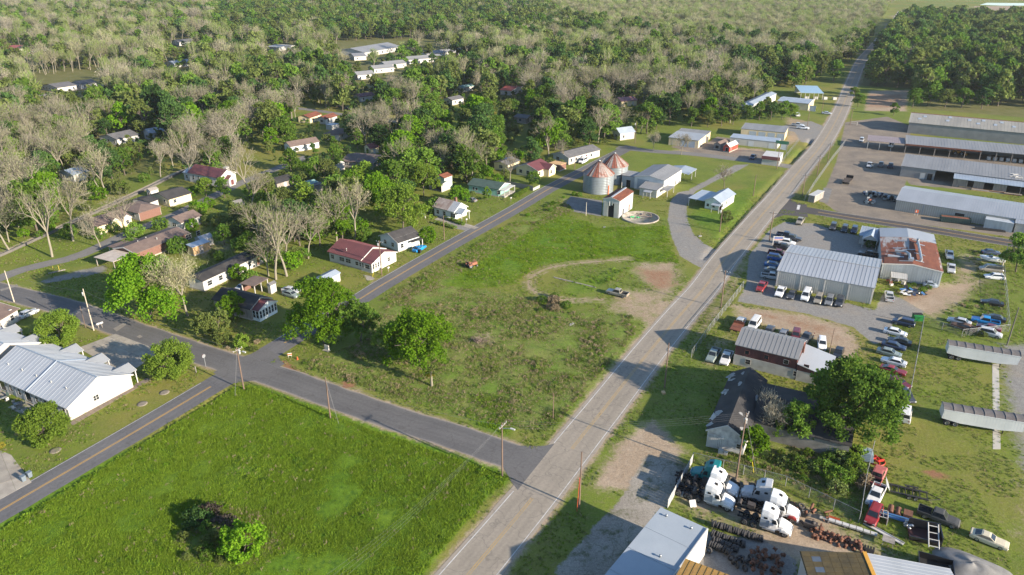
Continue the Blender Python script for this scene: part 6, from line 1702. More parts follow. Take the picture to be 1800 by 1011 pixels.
def ptop(k, off=(0,0,0)):
    o, h = POL[k]; return o.location + Vector((0,0,h-.45)) + Vector(off)
WIREM = flat("wire_grey", (0.20,0.20,0.20), .5)
def wire(a, b, sag, label, r=.006, n=14):
    mb = MB(); pts = []
    for i in range(n+1):
        t = i/n; p = a+(b-a)*t; p.z -= sag*4*t*(1-t); pts.append(p)
    for i in range(n): mb.tube(pts[i], pts[i+1], r, n=4, caps=False)
    return tag(mb.build("power_line", WIREM), label, "power line", "power lines")
perp = Vector((math.cos(R(D1)), math.sin(R(D1)), 0))
prp2 = Vector((math.cos(R(D2)), math.sin(R(D2)), 0))
ext = G(600,1120); ext.z = 9.8
for k, o_ in enumerate((-1.0,-.35,.35,1.0)):
    wire(ptop('e')+perp*o_+Vector((0,0,.2)), ext+prp2*o_*1.0, 1.2, "overhead wire over the lush field from the dark corner pole towards the bottom edge", .006)
    wire(ptop('e')+perp*o_+Vector((0,0,.2)), ptop('i')+perp*o_, 1.0, "overhead wire across the main road to the tall pole at the scrap yard", .006)
for a, b, lab in (('d','e',"overhead wire along the side street to the dark corner pole"),('c','d',"overhead wire from the street lamp pole along the side street"),('b','c',"overhead wire above the apartment driveway"),('a','b',"overhead wire along the far left of the side street"),('h','l',"overhead wire along the workshop side of the main road"),('l','m',"overhead wire across the side road by the sign board"),('m','n',"overhead wire on the sawmill verge, nearer span"),('n','o',"overhead wire on the sawmill verge, farther span"),('v','w',"overhead wire in front of the maroon roofed house"),('s','t',"overhead wire along the wood edge up the road")):
    wire(ptop(a), ptop(b), .9, lab, .012)
for k, (px, py), lab in (('d',(596,747),"pale guy wire of the plain side street pole"),('i',(1330,835),"guy wire of the tall scrap yard pole"),('c',(413,698),"guy wire of the street lamp pole")):
    q = G(px,py); wire(ptop(k), q, 0, lab, .025, 2)
for k, q, lab, c in (('i',G(1325,832),"yellow guy marker in the weeds by the tall pole",(0.65,0.5,0.03)),('f',G(1014,899),"red guy marker beside the pole at the cracked lot",(0.5,0.07,0.03)),('v',G(655,487),"yellow guy marker on the lawn at the maroon roofed house",(0.65,0.5,0.03))):
    mb = MB(); d_ = (ptop(k)-q); e_ = q+d_.normalized()*(2.6 if k != 'f' else 6.0); mb.tube(q, e_, .045, n=6); tag(mb.build("guy_marker", flat("marker_"+k, c, .5)), lab, "guy marker")

def chain_fence(pts, h, label, step=3.0, wires=True):
    P = [Vector((p.x,p.y,0)) for p in GA(pts)]
    t = empty("chain_link_fence", P[0], 0, label, "fence", "chain link fences")
    pm = MB(); pm.tube((0,0,-.1),(0,0,h),.07,n=6); pme = pm.mesh("post", CHAINM)
    rail = MB(); mesh = MB()
    for i in range(len(P)-1):
        a, b = P[i]-P[0], P[i+1]-P[0]; n = max(1, int((b-a).length/step))
        for k in range(n+(1 if i == len(P)-2 else 0)): mesh_obj("post", pme, t, a+(b-a)*k/n)
        rail.tube(a+Vector((0,0,h)), b+Vector((0,0,h)), .035, n=5)
        if wires:
            L = (b-a).length; d = (b-a)/L; s = .34; m_ = int(L/s)
            for k in range(m_):
                for sg in (1,-1):
                    x0 = k*s; x1 = x0+h*.9
                    if x1 > L: continue
                    z0, z1 = (.05,h) if sg > 0 else (h,.05)
                    p, q = a+d*x0, a+d*x1
                    w = Vector((0,0,.022))
                    mesh.add([p+Vector((0,0,z0))-w, q+Vector((0,0,z1))-w, q+Vector((0,0,z1))+w, p+Vector((0,0,z0))+w], [(0,1,2,3)])
    rail.build("rail", CHAINM, t)
    if wires: mesh.build("wire_mesh", CHAINM, t)["kind"] = "stuff"
    return t
chain_fence([(1306,506),(1247,583),(1215,629)], 1.9, "chain link fence between the main road and the red house yard")
chain_fence([(1622,568),(1609,640),(1596,706),(1588,745)], 1.9, "chain link fence behind the row of scrap cars")
chain_fence([(1534,790),(1520,850),(1509,918),(1380,855),(1270,826),(1217,813)], 2.0, "chain link fence round the semi tractor scrap yard")
chain_fence([(1762,470),(1767,520),(1772,583),(1690,592),(1622,568)], 1.8, "chain link fence along the weedy wreck cluster")
chain_fence([(1485,253),(1460,285),(1432,325),(1414,354)], 1.9, "chain link fence along the sawmill yard")
chain_fence([(1403,250),(1385,272),(1370,292)], 1.5, "chain link fence beside the ditch right of the low white store", 2.5, False)
# boarded fence at the scrap yard corner and wooden paling at the green house
def paling(pts, h, w, m, label, name="wooden_fence", cat="fence", gap=.02):
    P = [Vector((p.x,p.y,0)) for p in GA(pts)]
    t = empty(name, P[0], 0, label, cat)
    me = MB(); me.box(0,-.02,0,w-gap,.02,h); me = me.mesh("paling", m)
    for i in range(len(P)-1):
        a, b = P[i]-P[0], P[i+1]-P[0]; L = (b-a).length; n = int(L/w); an = math.atan2((b-a).y,(b-a).x)
        for k in range(n): mesh_obj("paling", me, t, a+(b-a)*k/n+Vector((0,0,random.uniform(-.06,.03))), (0,0,an+random.uniform(-.03,.03)))
        mb = MB(); mb.cbox((a+b)/2+Vector((0,0,h*.75)), L, .05, .09, an); mb.cbox((a+b)/2+Vector((0,0,h*.25)), L, .05, .09, an); mb.build("rail", m, t)
    return t
paling([(890,326),(937,335)], 1.7, .22, WOODG, "weathered paling fence between the green house and the cream house")
paling([(937,336),(949,330)], 1.1, .3, WHITE, "short white picket fence by the road at the paling fence end", gap=.12)
paling([(1173,894),(1196,852),(1217,813)], 1.8, .6, M("pale_sheet_fence",(0.36,0.37,0.37),.7), "pale sheet fence between the cracked lot and the semi tractors")
# ================================================================== TREES
def leaf_mat(name, a, b, c, trans=0.48, cs=0.05):
    m = bpy.data.materials.new(name); m.use_nodes = True; nt = m.node_tree
    for n in list(nt.nodes): nt.nodes.remove(n)
    out = N(nt, "ShaderNodeOutputMaterial")
    g = N(nt, "ShaderNodeNewGeometry")
    f = ramp(nt, noise(nt, g.outputs["Position"], cs, 2), [(0.35,0.0),(0.65,1.0)])
    col = mix(nt, f, a, b)
    col = mix(nt, ramp(nt, g.outputs["Random Per Island"], [(0.0,0.0),(1.0,0.8)]), col, c)
    oi = N(nt, "ShaderNodeObjectInfo").outputs["Random"]
    col = mix(nt, 1.0, col, mth(nt, 'MULTIPLY_ADD', oi, 0.5, 0.75), 'MULTIPLY')
    d = N(nt, "ShaderNodeBsdfDiffuse"); nt.links.new(col, d.inputs["Color"])
    t = N(nt, "ShaderNodeBsdfTranslucent"); nt.links.new(col, t.inputs["Color"])
    mx = N(nt, "ShaderNodeMixShader"); mx.inputs[0].default_value = trans
    nt.links.new(d.outputs[0], mx.inputs[1]); nt.links.new(t.outputs[0], mx.inputs[2])
    nt.links.new(mx.outputs[0], out.inputs["Surface"])
    MATS[name] = m; return m
LF_MID = leaf_mat("leaves_mid", (0.080,0.172,0.026), (0.108,0.200,0.030), (0.155,0.24,0.036))
LF_DARK = leaf_mat("leaves_dark", (0.048,0.112,0.032), (0.066,0.132,0.036), (0.092,0.16,0.042))
LF_BRIGHT = leaf_mat("leaves_bright", (0.082,0.205,0.012), (0.115,0.235,0.014), (0.165,0.275,0.020))
LF_YEL = leaf_mat("leaves_yellow_green", (0.120,0.215,0.026), (0.150,0.235,0.030), (0.20,0.275,0.042))
LF_GOLD = leaf_mat("leaves_gold", (0.26,0.24,0.03), (0.24,0.22,0.04), (0.33,0.30,0.05))
LF_OLIVE = leaf_mat("leaves_olive", (0.105,0.152,0.036), (0.135,0.178,0.046), (0.18,0.215,0.062))
TWIG = leaf_mat("twigs_pale", (0.265,0.255,0.145), (0.225,0.235,0.115), (0.32,0.305,0.19), 0.3)
TWIGG = leaf_mat("twigs_budding", (0.195,0.250,0.070), (0.165,0.235,0.058), (0.25,0.30,0.105), 0.35)
TWIGD = leaf_mat("twigs_grey", (0.245,0.225,0.165), (0.21,0.195,0.14), (0.31,0.285,0.215), 0.2)
BARK = M("bark_pale", (0.235,0.21,0.16), .9, (0.165,0.148,0.112), 1.2, streak=(1,1,.3))
BARKD = M("bark_dark", (0.13,0.105,0.085), .9, (0.09,0.075,0.06), 1.2, streak=(1,1,.3))
DARKTW = leaf_mat("shadow_twigs", (0.07,0.055,0.045), (0.05,0.042,0.035), (0.10,0.08,0.065), 0.1)  # dark tone paints in the shadow lying over the scrub in the lush field
DEADST = leaf_mat("dead_stems", (0.27,0.215,0.13), (0.22,0.17,0.11), (0.33,0.27,0.17), 0.3)
GRS_A = leaf_mat("grass_lush", (0.128,0.235,0.016), (0.160,0.260,0.020), (0.21,0.285,0.034), 0.4)
GRS_B = leaf_mat("grass_rough", (0.145,0.220,0.036), (0.185,0.225,0.054), (0.235,0.26,0.08), 0.4)

def grow(r, p, d, length, rad, lvl, maxl, segs, tips, P):
    n = 2 if lvl > 0 else 3
    q = p.copy(); dd = d.copy()
    for i in range(n):
        dd = dd + np.array([r.normal(0,P['wob']), r.normal(0,P['wob']), P['up']*(.5 if lvl else 0)])
        dd /= np.linalg.norm(dd)
        q2 = q + dd*length/n
        ra, rb = rad*(1-.35*i/n), rad*(1-.35*(i+1)/n)
        segs.append((lvl, q, q2, ra, rb))
        q = q2
        if lvl >= 1 and lvl < maxl and i < n-1 and r.random() < P['side']:
            a = side_dir(r, dd, P['ang']*1.2)
            grow(r, q, a, length*.6, rad*.5, lvl+1, maxl, segs, tips, P)
    if lvl >= maxl:
        tips.append((q, dd)); return
    k = P['k'][min(lvl, len(P['k'])-1)]
    ph = r.random()*6.28
    for i in range(k):
        a = side_dir(r, dd, P['ang']*(.75+.5*r.random()), ph+6.283*i/k+r.normal(0,.3))
        grow(r, q, a, length*P['sh']*(.8+.4*r.random()), rad*.62, lvl+1, maxl, segs, tips, P)

def side_dir(r, d, ang, ph=None):
    if ph is None: ph = r.random()*6.28
    a = np.cross(d, [0,0,1.0]) if abs(d[2]) < .95 else np.array([1.0,0,0])
    a = a/np.linalg.norm(a); b = np.cross(d, a)
    v = d*math.cos(ang)+(a*math.cos(ph)+b*math.sin(ph))*math.sin(ang)
    return v/np.linalg.norm(v)

class NB:
    """numpy mesh: tubes and leaf cards, two materials"""
    def __init__(s): s.v = []; s.q = []; s.m = []; s.n = 0
    def put(s, v, q, m):
        s.v.append(v.reshape(-1,3)); s.q.append(q+s.n); s.m.append(np.full(len(q), m, np.int32)); s.n += len(v.reshape(-1,3))
    def tubes(s, segs, sides, m):
        for lvl, a, b, ra, rb in segs:
            d = b-a; L = np.linalg.norm(d)
            if L < 1e-4: continue
            d = d/L; u = np.cross(d, [.31,.77,.55]); u /= np.linalg.norm(u); w = np.cross(d, u)
            t = np.arange(sides)*2*np.pi/sides
            c = np.cos(t)[:,None]*u+np.sin(t)[:,None]*w
            v = np.concatenate([a+c*ra, b+c*rb])
            i = np.arange(sides); j = (i+1) % sides
            s.put(v, np.stack([i,j,j+sides,i+sides],-1), m)
    def cards(s, r, ctr, sx, sy, m, flat_=0.0, along=None):
        n = len(ctr)
        if along is None:
            u = r.normal(size=(n,3)); u[:,2] *= (1-flat_)
        else: u = along + r.normal(size=(n,3))*.35
        u /= np.linalg.norm(u,axis=1)[:,None]
        w = r.normal(size=(n,3)); w -= (w*u).sum(1)[:,None]*u; w /= np.linalg.norm(w,axis=1)[:,None]
        kx = (sx*(.7+.6*r.random(n)))[:,None]*.5; ky = (sy*(.7+.6*r.random(n)))[:,None]*.5
        v = np.stack([ctr-u*kx-w*ky*.7, ctr+u*kx*.4-w*ky, ctr+u*kx+w*ky*.3, ctr-u*kx*.5+w*ky], 1)
        q = np.arange(n*4).reshape(n,4)
        s.put(v, q, m)
    def mesh(s, name, mats):
        v = np.concatenate(s.v).astype(np.float32); q = np.concatenate(s.q).astype(np.int32); mi = np.concatenate(s.m)
        me = bpy.data.meshes.new(name)
        me.vertices.add(len(v)); me.vertices.foreach_set("co", v.ravel())
        me.loops.add(q.size); me.polygons.add(len(q))
        me.loops.foreach_set("vertex_index", q.ravel())
        me.polygons.foreach_set("loop_start", np.arange(0,q.size,4,dtype=np.int32))
        for m in mats: me.materials.append(m)
        me.polygons.foreach_set("material_index", mi)
        me.update(calc_edges=True)
        return me

def make_tree(seed, kind_, H, leaves, lsize, mats, rad=None, crown_r=None, sides=6, one=False, dens=1.0):
    """returns (trunk mesh, crown mesh) or one joined mesh"""
    r = np.random.default_rng(seed)
    segs, tips = [], []
    if kind_ == 'bare':
        P = dict(wob=.13, up=.05, side=.75, ang=.50, k=(5,3,3,3), sh=.70)
        th = H*.24; grow(r, np.zeros(3), np.array([0,0,1.0]), th, H*.017, 0, 4 if not one else 3, segs, tips, P)
    elif kind_ == 'leafy':
        P = dict(wob=.14, up=.02, side=.6, ang=.62, k=(5,3,3), sh=.72)
        th = H*.24; grow(r, np.zeros(3), np.array([0,0,1.0]), th, H*.018, 0, 3, segs, tips, P)
    else:      # bush
        P = dict(wob=.15, up=.0, side=.4, ang=.7, k=(6,4), sh=.8)
        grow(r, np.zeros(3), np.array([0,0,1.0]), H*.22, H*.02, 0, 2, segs, tips, P)
    tp = np.array([t[0] for t in tips]); td = np.array([t[1] for t in tips])
    # fit to the wanted height and crown radius
    top = tp[:,2].max(); sc = H*.96/top
    rad_now = np.percentile(np.hypot(tp[:,0],tp[:,1]), 92)
    sxy = (crown_r or H*.36)/max(rad_now,.1)*.92
    S = np.array([sxy, sxy, sc])
    segs = [(l, a*S, b*S, ra, rb) for l, a, b, ra, rb in segs]; tp = tp*S; td = td*S; td /= np.linalg.norm(td,axis=1)[:,None]
    tr, cr = NB(), (NB() if not one else None)
    if one: cr = tr
    tr.tubes([s for s in segs if s[0] <= 1], sides if not one else 4, 0)
    if kind_ == 'bare':
        tr.tubes([s for s in segs if s[0] == 2], 4 if not one else 3, 0)
        cr.tubes([(l,a,b,max(ra,.035),max(rb,.028)) for l,a,b,ra,rb in segs if l >= 3], 3, 0)
        n = leaves; i = r.integers(0, len(tp), n)
        spread = (crown_r or H*.36)*.13
        ctr = tp[i]+r.normal(size=(n,3))*spread-td[i]*(r.random(n)*spread*1.5)[:,None]
        along = td[i]+np.array([0,0,.25])
        k = n*2//3
        cr.cards(r, ctr[:k], lsize*2.6, lsize*.10, 1, along=along[:k])
        cr.cards(r, ctr[k:], lsize*.5, lsize*.36, 1)
    elif kind_ in ('leafy','bush'):
        if kind_ == 'leafy': tr.tubes([s for s in segs if s[0] == 2], 4, 0)
        cr_ = crown_r or H*.36
        if kind_ == 'bush': L_ = [(0,0,H*.52,1.0,H*.46/cr_)]
        else:
            L_ = [(0,0,H*.66,.62,.9)]
            nl = 9
            for i in range(nl):
                a = 6.283*i/nl+r.normal(0,.3); q = r.uniform(.38,.66); L_.append((cr_*q*math.cos(a), cr_*q*math.sin(a), H*r.uniform(.22,.68), r.uniform(.32,.48), .85))
            for i in range(4):
                a = r.random()*6.28; q = r.uniform(.1,.4); L_.append((cr_*q*math.cos(a), cr_*q*math.sin(a), H*r.uniform(.68,.86), r.uniform(.26,.36), .8))
        L_ = np.array(L_); nc = (70 if kind_ == 'bush' else 20)
        cc, rr_ = [], []
        for lx, ly, lz, lr, ez in L_:
            d = r.normal(size=(nc,3)); d /= np.linalg.norm(d,axis=1)[:,None]; d[:,2] = np.where(d[:,2] < (-.9 if kind_ == 'bush' else -.35), -d[:,2], d[:,2])
            R_ = lr*cr_; cc.append(np.array([lx,ly,lz])+d*R_*np.array([1,1,ez])*(.72+.3*r.random(nc))[:,None]); rr_.append(np.full(nc, R_*(.20 if kind_ == 'bush' else .30)))
        cc = np.concatenate(cc); rr_ = np.concatenate(rr_)*dens; n = leaves
        w = rr_**1.5*(.4+r.random(len(cc))); i = r.choice(len(cc), n, p=w/w.sum())
        off = r.normal(size=(n,3)); off /= np.linalg.norm(off,axis=1)[:,None]; off *= (r.random(n)**.45)[:,None]
        ctr = cc[i]+off*rr_[i][:,None]; ctr[:,2] = np.maximum(ctr[:,2], H*.03+.1*r.random(n))
        cr.cards(r, ctr, lsize, lsize*.72, 1)
    else:
        if kind_ == 'leafy': tr.tubes([s for s in segs if s[0] == 2], 4, 0)
        n = leaves; nt_ = len(tp)
        # clumps: several per tip, thinned so that the crown is uneven
        keep = r.random(nt_) < (.88 if kind_ == 'leafy' else 1)
        tpk = tp[keep] if keep.any() else tp
        # extra inner clumps
        ext_ = tpk*np.array([.72,.72,.86])+r.normal(size=tpk.shape)*H*.03
        cl = np.concatenate([tpk, ext_[::2]])
        w = (.5+r.random(len(cl))); w /= w.sum()
        i = r.choice(len(cl), n, p=w)
        cs = (crown_r or H*.36)*.17*dens*(.7+.6*r.random(len(cl)))
        off = r.normal(size=(n,3)); off /= np.linalg.norm(off,axis=1)[:,None]; off *= (r.random(n)**.4)[:,None]
        ctr = cl[i]+off*cs[i][:,None]*1.5*np.array([1,1,.75])
        ctr[:,2] = np.maximum(ctr[:,2], H*.05)
        cr.cards(r, ctr, lsize, lsize*.72, 1)
    if one: return tr.mesh("tree", mats)
    return tr.mesh("trunk", [mats[0]]), cr.mesh("crown", [mats[0], mats[1]])

def place_tree(name, pair, p, label, cat="tree", group=None, s=1.0, rz=None, leaf=None, bark=None, sz=None):
    t = empty(name, p, rng.random()*6.28 if rz is None else rz, label, cat, group)
    t.scale = (s, s, sz or s)
    a = mesh_obj("trunk", pair[0], t); b = mesh_obj("crown", pair[1], t)
    if leaf is not None: b.material_slots[1].link = 'OBJECT'; b.material_slots[1].material = leaf
    if bark is not None:
        a.material_slots[0].link = 'OBJECT'; a.material_slots[0].material = bark
    return t

KEYT = []
TREES_AT = []        # (x, y, radius) of hand placed ones
def big(px, py, H, cr, leaves, ls, leaf, label, kind_='leafy', seed=1, bark=BARKD, name="leafy_tree", cat="tree", dens=1.0):
    p = G(px,py); TREES_AT.append((p.x,p.y,cr))
    return place_tree(name, make_tree(seed, kind_, H, leaves, ls, [bark, leaf], crown_r=cr, dens=dens), p, label, cat, None, rz=0.0)
big(266,560,14.5,10.4,17000,.50,LF_BRIGHT,"very broad bright green tree at the bend of the side street",seed=11)
big(570,603,15.5,7.6,15000,.42,LF_BRIGHT,"tall bright green tree at the corner of the side street and the two lane road",seed=12)
big(634,600,10.0,5.0,6500,.46,LF_MID,"darker green tree tucked behind the tall corner tree",seed=13)
big(737,645,12.5,7.6,15000,.40,LF_BRIGHT,"full round bright green tree standing alone in the rough field",seed=14)
big(694,632,9.0,4.2,5000,.40,LF_YEL,"yellow green smaller tree merging with the round one in the rough field",seed=15)
big(1490,772,15.5,8.5,20000,.44,LF_MID,"huge dense green tree between the derelict building and the scrap cars",seed=16)
big(1455,722,9.0,4.6,6000,.44,LF_MID,"lower dense tree at the left of the huge one, by the red house lean-to",seed=17)
big(108,607,7.6,3.9,12000,.30,LF_YEL,"round clipped tree between the apartments and the mailbox pole","bush",21,name="round_tree",dens=1.25)
big(303,663,7.8,4.1,12500,.30,LF_YEL,"round clipped tree on the apartment lawn by the stop sign","bush",22,name="round_tree",dens=1.25)
big(84,777,7.0,3.7,10500,.30,LF_YEL,"round clipped tree on the lawn below the apartment gable","bush",23,name="round_tree",dens=1.25)
big(1322,812,7.5,2.6,3600,.40,LF_BRIGHT,"slender bright green tree at the white end of the derelict building",seed=31,name="leafy_tree")
big(1395,775,8.0,4.0,4200,.40,LF_MID,"half bare green tree growing through the derelict roof edge",seed=32)
big(1355,765,8.0,3.4,1500,.5,TWIGD,"grey bare tree leaning over the black derelict roof","bare",33,BARK,"bare_tree")
big(430,975,5.0,3.0,4200,.34,LF_BRIGHT,"bright green young tree at the bottom of the lush field","bush",34,name="young_tree")
big(1275,393,4.2,2.0,2600,.30,LF_OLIVE,"round magnolia in front of the small office","bush",35,name="round_tree")
big(1785,478,10.5,5.0,6500,.42,LF_MID,"green tree over the side road at the right picture edge",seed=36)
big(708,402,14.0,8.6,11000,.5,LF_YEL,"large light green tree behind the charcoal roofed house",seed=37)
big(664,372,13.0,7.0,8000,.5,LF_BRIGHT,"light green tree left of the largest one behind the houses",seed=38)
big(745,345,12.0,6.0,7000,.5,LF_YEL,"light green tree right of the largest one behind the houses",seed=39)
big(806,362,7.0,3.9,4000,.40,LF_BRIGHT,"green tree between the pale blue house and the green house",seed=40)
big(752,428,5.2,2.6,2600,.36,LF_BRIGHT,"small green tree at the end of the charcoal roofed house","bush",41,name="young_tree")
big(856,352,4.6,1.5,1800,.32,LF_MID,"small dark conical tree in front of the green house","bush",42,name="conifer",dens=.8)
big(937,325,5.0,2.4,2200,.36,LF_MID,"small leafy tree in front of the cream house","bush",43,name="young_tree")
big(641,424,4.0,2.4,2200,.36,LF_MID,"dense shrub between the two white houses","bush",44,name="shrub",cat="shrub")
big(412,560,6.5,3.3,3200,.38,LF_BRIGHT,"bright leafy tree in front of the dark cottage",seed=45)
big(391,604,3.4,2.0,1700,.32,LF_OLIVE,"olive shrub left of two on the corner bank","bush",46,name="shrub",cat="shrub")
big(426,611,3.0,1.6,1400,.30,LF_YEL,"yellow green clipped shrub right of two on the corner bank","bush",47,name="shrub",cat="shrub")
big(385,585,5.5,2.6,2200,.38,LF_OLIVE,"olive tree at the left end of the dark cottage","bush",48,name="young_tree")
big(360,590,5.0,2.6,1800,.38,LF_OLIVE,"pale olive bush beside the bare tree on the corner bank","bush",49,name="shrub",cat="shrub")
big(420,492,4.2,2.2,2000,.36,LF_BRIGHT,"green shrub against the long white wall","bush",50,name="shrub",cat="shrub")
big(330,556,16.0,6.5,2600,.55,TWIG,"pale bare tree at the edge of the broad green tree","bare",51,BARK,"bare_tree")
big(1273,332,8.5,4.6,420,.45,TWIGD,"sparse grey bare tree behind the small office","bare",52,BARKD,"bare_tree")
big(1197,272,10.0,4.0,700,.5,TWIGD,"bare tree on the verge of the cross street, right one","bare",53,BARK,"bare_tree")
big(1149,266,9.0,3.6,700,.5,TWIGD,"bare tree on the verge of the cross street, left one","bare",54,BARK,"bare_tree")
big(928,284,7.0,3.0,2000,.4,LF_GOLD,"golden leaved tree",seed=55) if False else None
big(1041,205,10.5,4.6,4000,.5,LF_GOLD,"golden yellow tree in the wood left of the pink roofed cottage",seed=55)
big(865,218,8.0,3.8,3000,.5,LF_GOLD,"golden yellow tree beside the dark grey roofed house",seed=56)
# sabal palm
pp = G(759,679); palm = empty("palm_tree", pp, 0, "palm with drooping yellowing fronds in front of the round field tree", "palm tree"); TREES_AT.append((pp.x,pp.y,2))
mb = MB(); mb.lathe((0,0,0), [(.30,-.2),(.24,.6),(.26,.7),(.20,1.5),(.24,1.6),(.19,2.6),(.24,2.7),(.20,3.4)], 10); mb.build("trunk", BARK, palm)
rp = np.random.default_rng(5)
for i in range(34):
    a = rp.random()*6.28; el = rp.uniform(-.5,1.3); L = rp.uniform(1.1,1.7); mb = MB()
    d = Vector((math.cos(a)*math.cos(el), math.sin(a)*math.cos(el), math.sin(el))); sd = Vector((-math.sin(a), math.cos(a), 0))
    base = Vector((0,0,3.35)); mid = base+d*L*.55; end = base+d*L+Vector((0,0,-.35*L)); fan = []
    for k in range(9):
        t = (k-4)/4*.75; tip = mid+(d*math.cos(t)+sd*math.sin(t))*.75*L*.6+Vector((0,0,-.22*abs(t)-.1))
        mb.tri(mid-sd*.04, mid+sd*.04, tip+sd*.0); q = mid+(d*math.cos(t+.06)+sd*math.sin(t+.06))*.3*L
        mb.add([mid, q-Vector((0,0,.02)), tip], [(0,1,2)])
    mb.tube(base, mid, .025, n=4); mb.build("frond", LF_GOLD if el < -.1 else LF_OLIVE, palm)

# tree kinds shared by the scattered ones
T_BARE = [make_tree(100+i,'bare',18,560,.60,[BARK,TWIG if i % 3 else TWIGG],crown_r=(7.2,5.0,8.4,6.4,7.6,5.6,9.0)[i]) for i in range(7)]
T_LEAFY = [make_tree(120+i,'leafy',14,2600,.72,[BARKD,LF_MID],crown_r=(5.2,4.6,5.8,5.0,4.2)[i],dens=1.1) for i in range(5)]
T_BUSH = [make_tree(140+i,'bush',5,800,.55,[BARKD,LF_OLIVE],crown_r=(2.8,2.4,3.2)[i],dens=1.2) for i in range(3)]
F_BARE = [make_tree(160+i,'bare',17,400,1.0,[BARK,(TWIG,TWIGG,TWIGD,TWIGG)[i]],crown_r=(6.6,5.2,7.4,6.2)[i],one=True) for i in range(4)]
F_LEAFY = [make_tree(180+i,'leafy',14,620,1.25,[BARKD,(LF_MID,LF_DARK,LF_OLIVE,LF_OLIVE)[i]],crown_r=(5.0,4.6,5.4,4.6)[i],one=True,dens=1.1) for i in range(4)]
F_ORCH = [make_tree(200+i,'bare',13,520,1.0,[BARK,(TWIGG,TWIG)[i]],crown_r=5.8,one=True) for i in range(2)]

# open ground the scattered trees keep out of (photo outlines)
OPEN = [GA(p) for p in (
 [(400,300),(425,265),(470,262),(480,330),(440,345)], [(470,560),(520,600),(1100,262),(1060,258),(1000,285),(700,425),(560,440),(490,500)],
 [(-80,520),(-80,445),(90,415),(200,445),(330,470),(330,600),(-80,600)], [(100,400),(240,335),(330,300),(350,330),(290,350),(140,420)],
 [(55,165),(60,135),(230,118),(240,135),(200,155),(60,180)], [(590,112),(600,88),(640,70),(790,72),(780,80),(700,108),(640,118),(600,125)],
 [(1085,262),(1170,245),(1190,228),(1260,226),(1300,218),(1395,212),(1440,196),(1480,140),(1560,20),(1585,20),(1520,140),(1480,225),(1400,290)], [(1345,190),(1345,160),(1450,148),(1480,150),(1450,212),(1385,205)],
 [(1440,365),(1500,190),(1560,155),(1610,155),(1605,195),(2000,225),(2000,460),(1500,400)], [(1700,22),(1700,5),(2200,5),(2200,22)], [(505,200),(500,190),(700,205),(700,225),(620,222)], [(1190,390),(1460,120),(1460,400)],
 [(540,75),(780,68),(790,78),(560,84)],
)]
ZT = GA([(-200,470),(-200,-20),(900,-20),(1000,40),(1180,70),(1440,90),(1470,150),(1390,212),(1180,222),(1090,262),(700,440),(480,560),(340,600),(100,520)])
ZO = GA([(880,95),(940,45),(900,-12),(1575,-12),(1545,60),(1490,110),(1420,120),(1250,112),(1060,118)])
ZW = GA([(1508,152),(1530,112),(1555,70),(1580,36),(1640,36),(1730,40),(2050,46),(2050,185),(1800,195),(1700,182),(1620,185),(1606,160),(1540,152)])
ZW2 = GA([(1470,118),(1440,100),(1530,60),(1565,20),(1560,50),(1520,80),(1505,105)])

def droads(x, y):
    d = np.full(x.shape, 1e9)
    for P, w in ROADW: d = np.minimum(d, line_dist(P, x, y)-w)
    return d
def cand(poly, spacing, seed, jit=.42, rows=None):
    r = np.random.default_rng(seed)
    x0 = min(p.x for p in poly); x1 = max(p.x for p in poly); y0 = min(p.y for p in poly); y1 = min(1500, max(p.y for p in poly))
    X, Y = np.meshgrid(np.arange(x0,x1,spacing), np.arange(y0,y1,spacing*.9))
    X = X+(np.arange(X.shape[0]) % 2)[:,None]*spacing*.5
    X = X.ravel()+r.normal(0,spacing*jit,X.size); Y = Y.ravel()+r.normal(0,spacing*jit,Y.size)
    ok = (poly_dist(poly,X,Y) > 0) & (np.abs(X) < Y*.76+45)
    return X[ok], Y[ok]
RECTS = []
for (o_, rz_, L_, W_, h_) in CLEAR:
    u_ = Vector((math.cos(rz_), math.sin(rz_), 0)); v_ = Vector((-u_.y, u_.x, 0)); q = []
    for a in (0, L_):
        for b in (0, W_):
            for z in (0, h_+1.2): q.append(PX(o_+u_*a+v_*b+Vector((0,0,z))))
    RECTS.append((min(p[0] for p in q), min(p[1] for p in q), max(p[0] for p in q), max(p[1] for p in q), o_+u_*L_*.5+v_*W_*.5))
def blocked(p, H, cr, tol):
    """does this tree hide too much of a building seen in the photo?"""
    bx, by = PX(p); tx, ty = PX(p+Vector((0,0,H))); k = F_PX/math.hypot(p.y, CAM_H)
    x0, x1, y0, y1 = bx-cr*k*.85, bx+cr*k*.85, ty, ty+(by-ty)*.8
    for a0, b0, a1, b1, c in RECTS:
        if p.y > c.y+2: continue
        ox = min(x1,a1)-max(x0,a0); oy = min(y1,b1)-max(y0,b0)
        if ox > 0 and oy > 0 and ox*oy > tol*(a1-a0)*(b1-b0): return True
    return False
def in_foot(p, m):
    for o_, rz_, L_, W_, h_ in CLEAR:
        d = p-o_; c, s_ = math.cos(rz_), math.sin(rz_); a = d.x*c+d.y*s_; b = -d.x*s_+d.y*c
        if -m < a < L_+m and -m < b < W_+m: return True
    return False
allc = []     # (dist, x, y, kind, H)
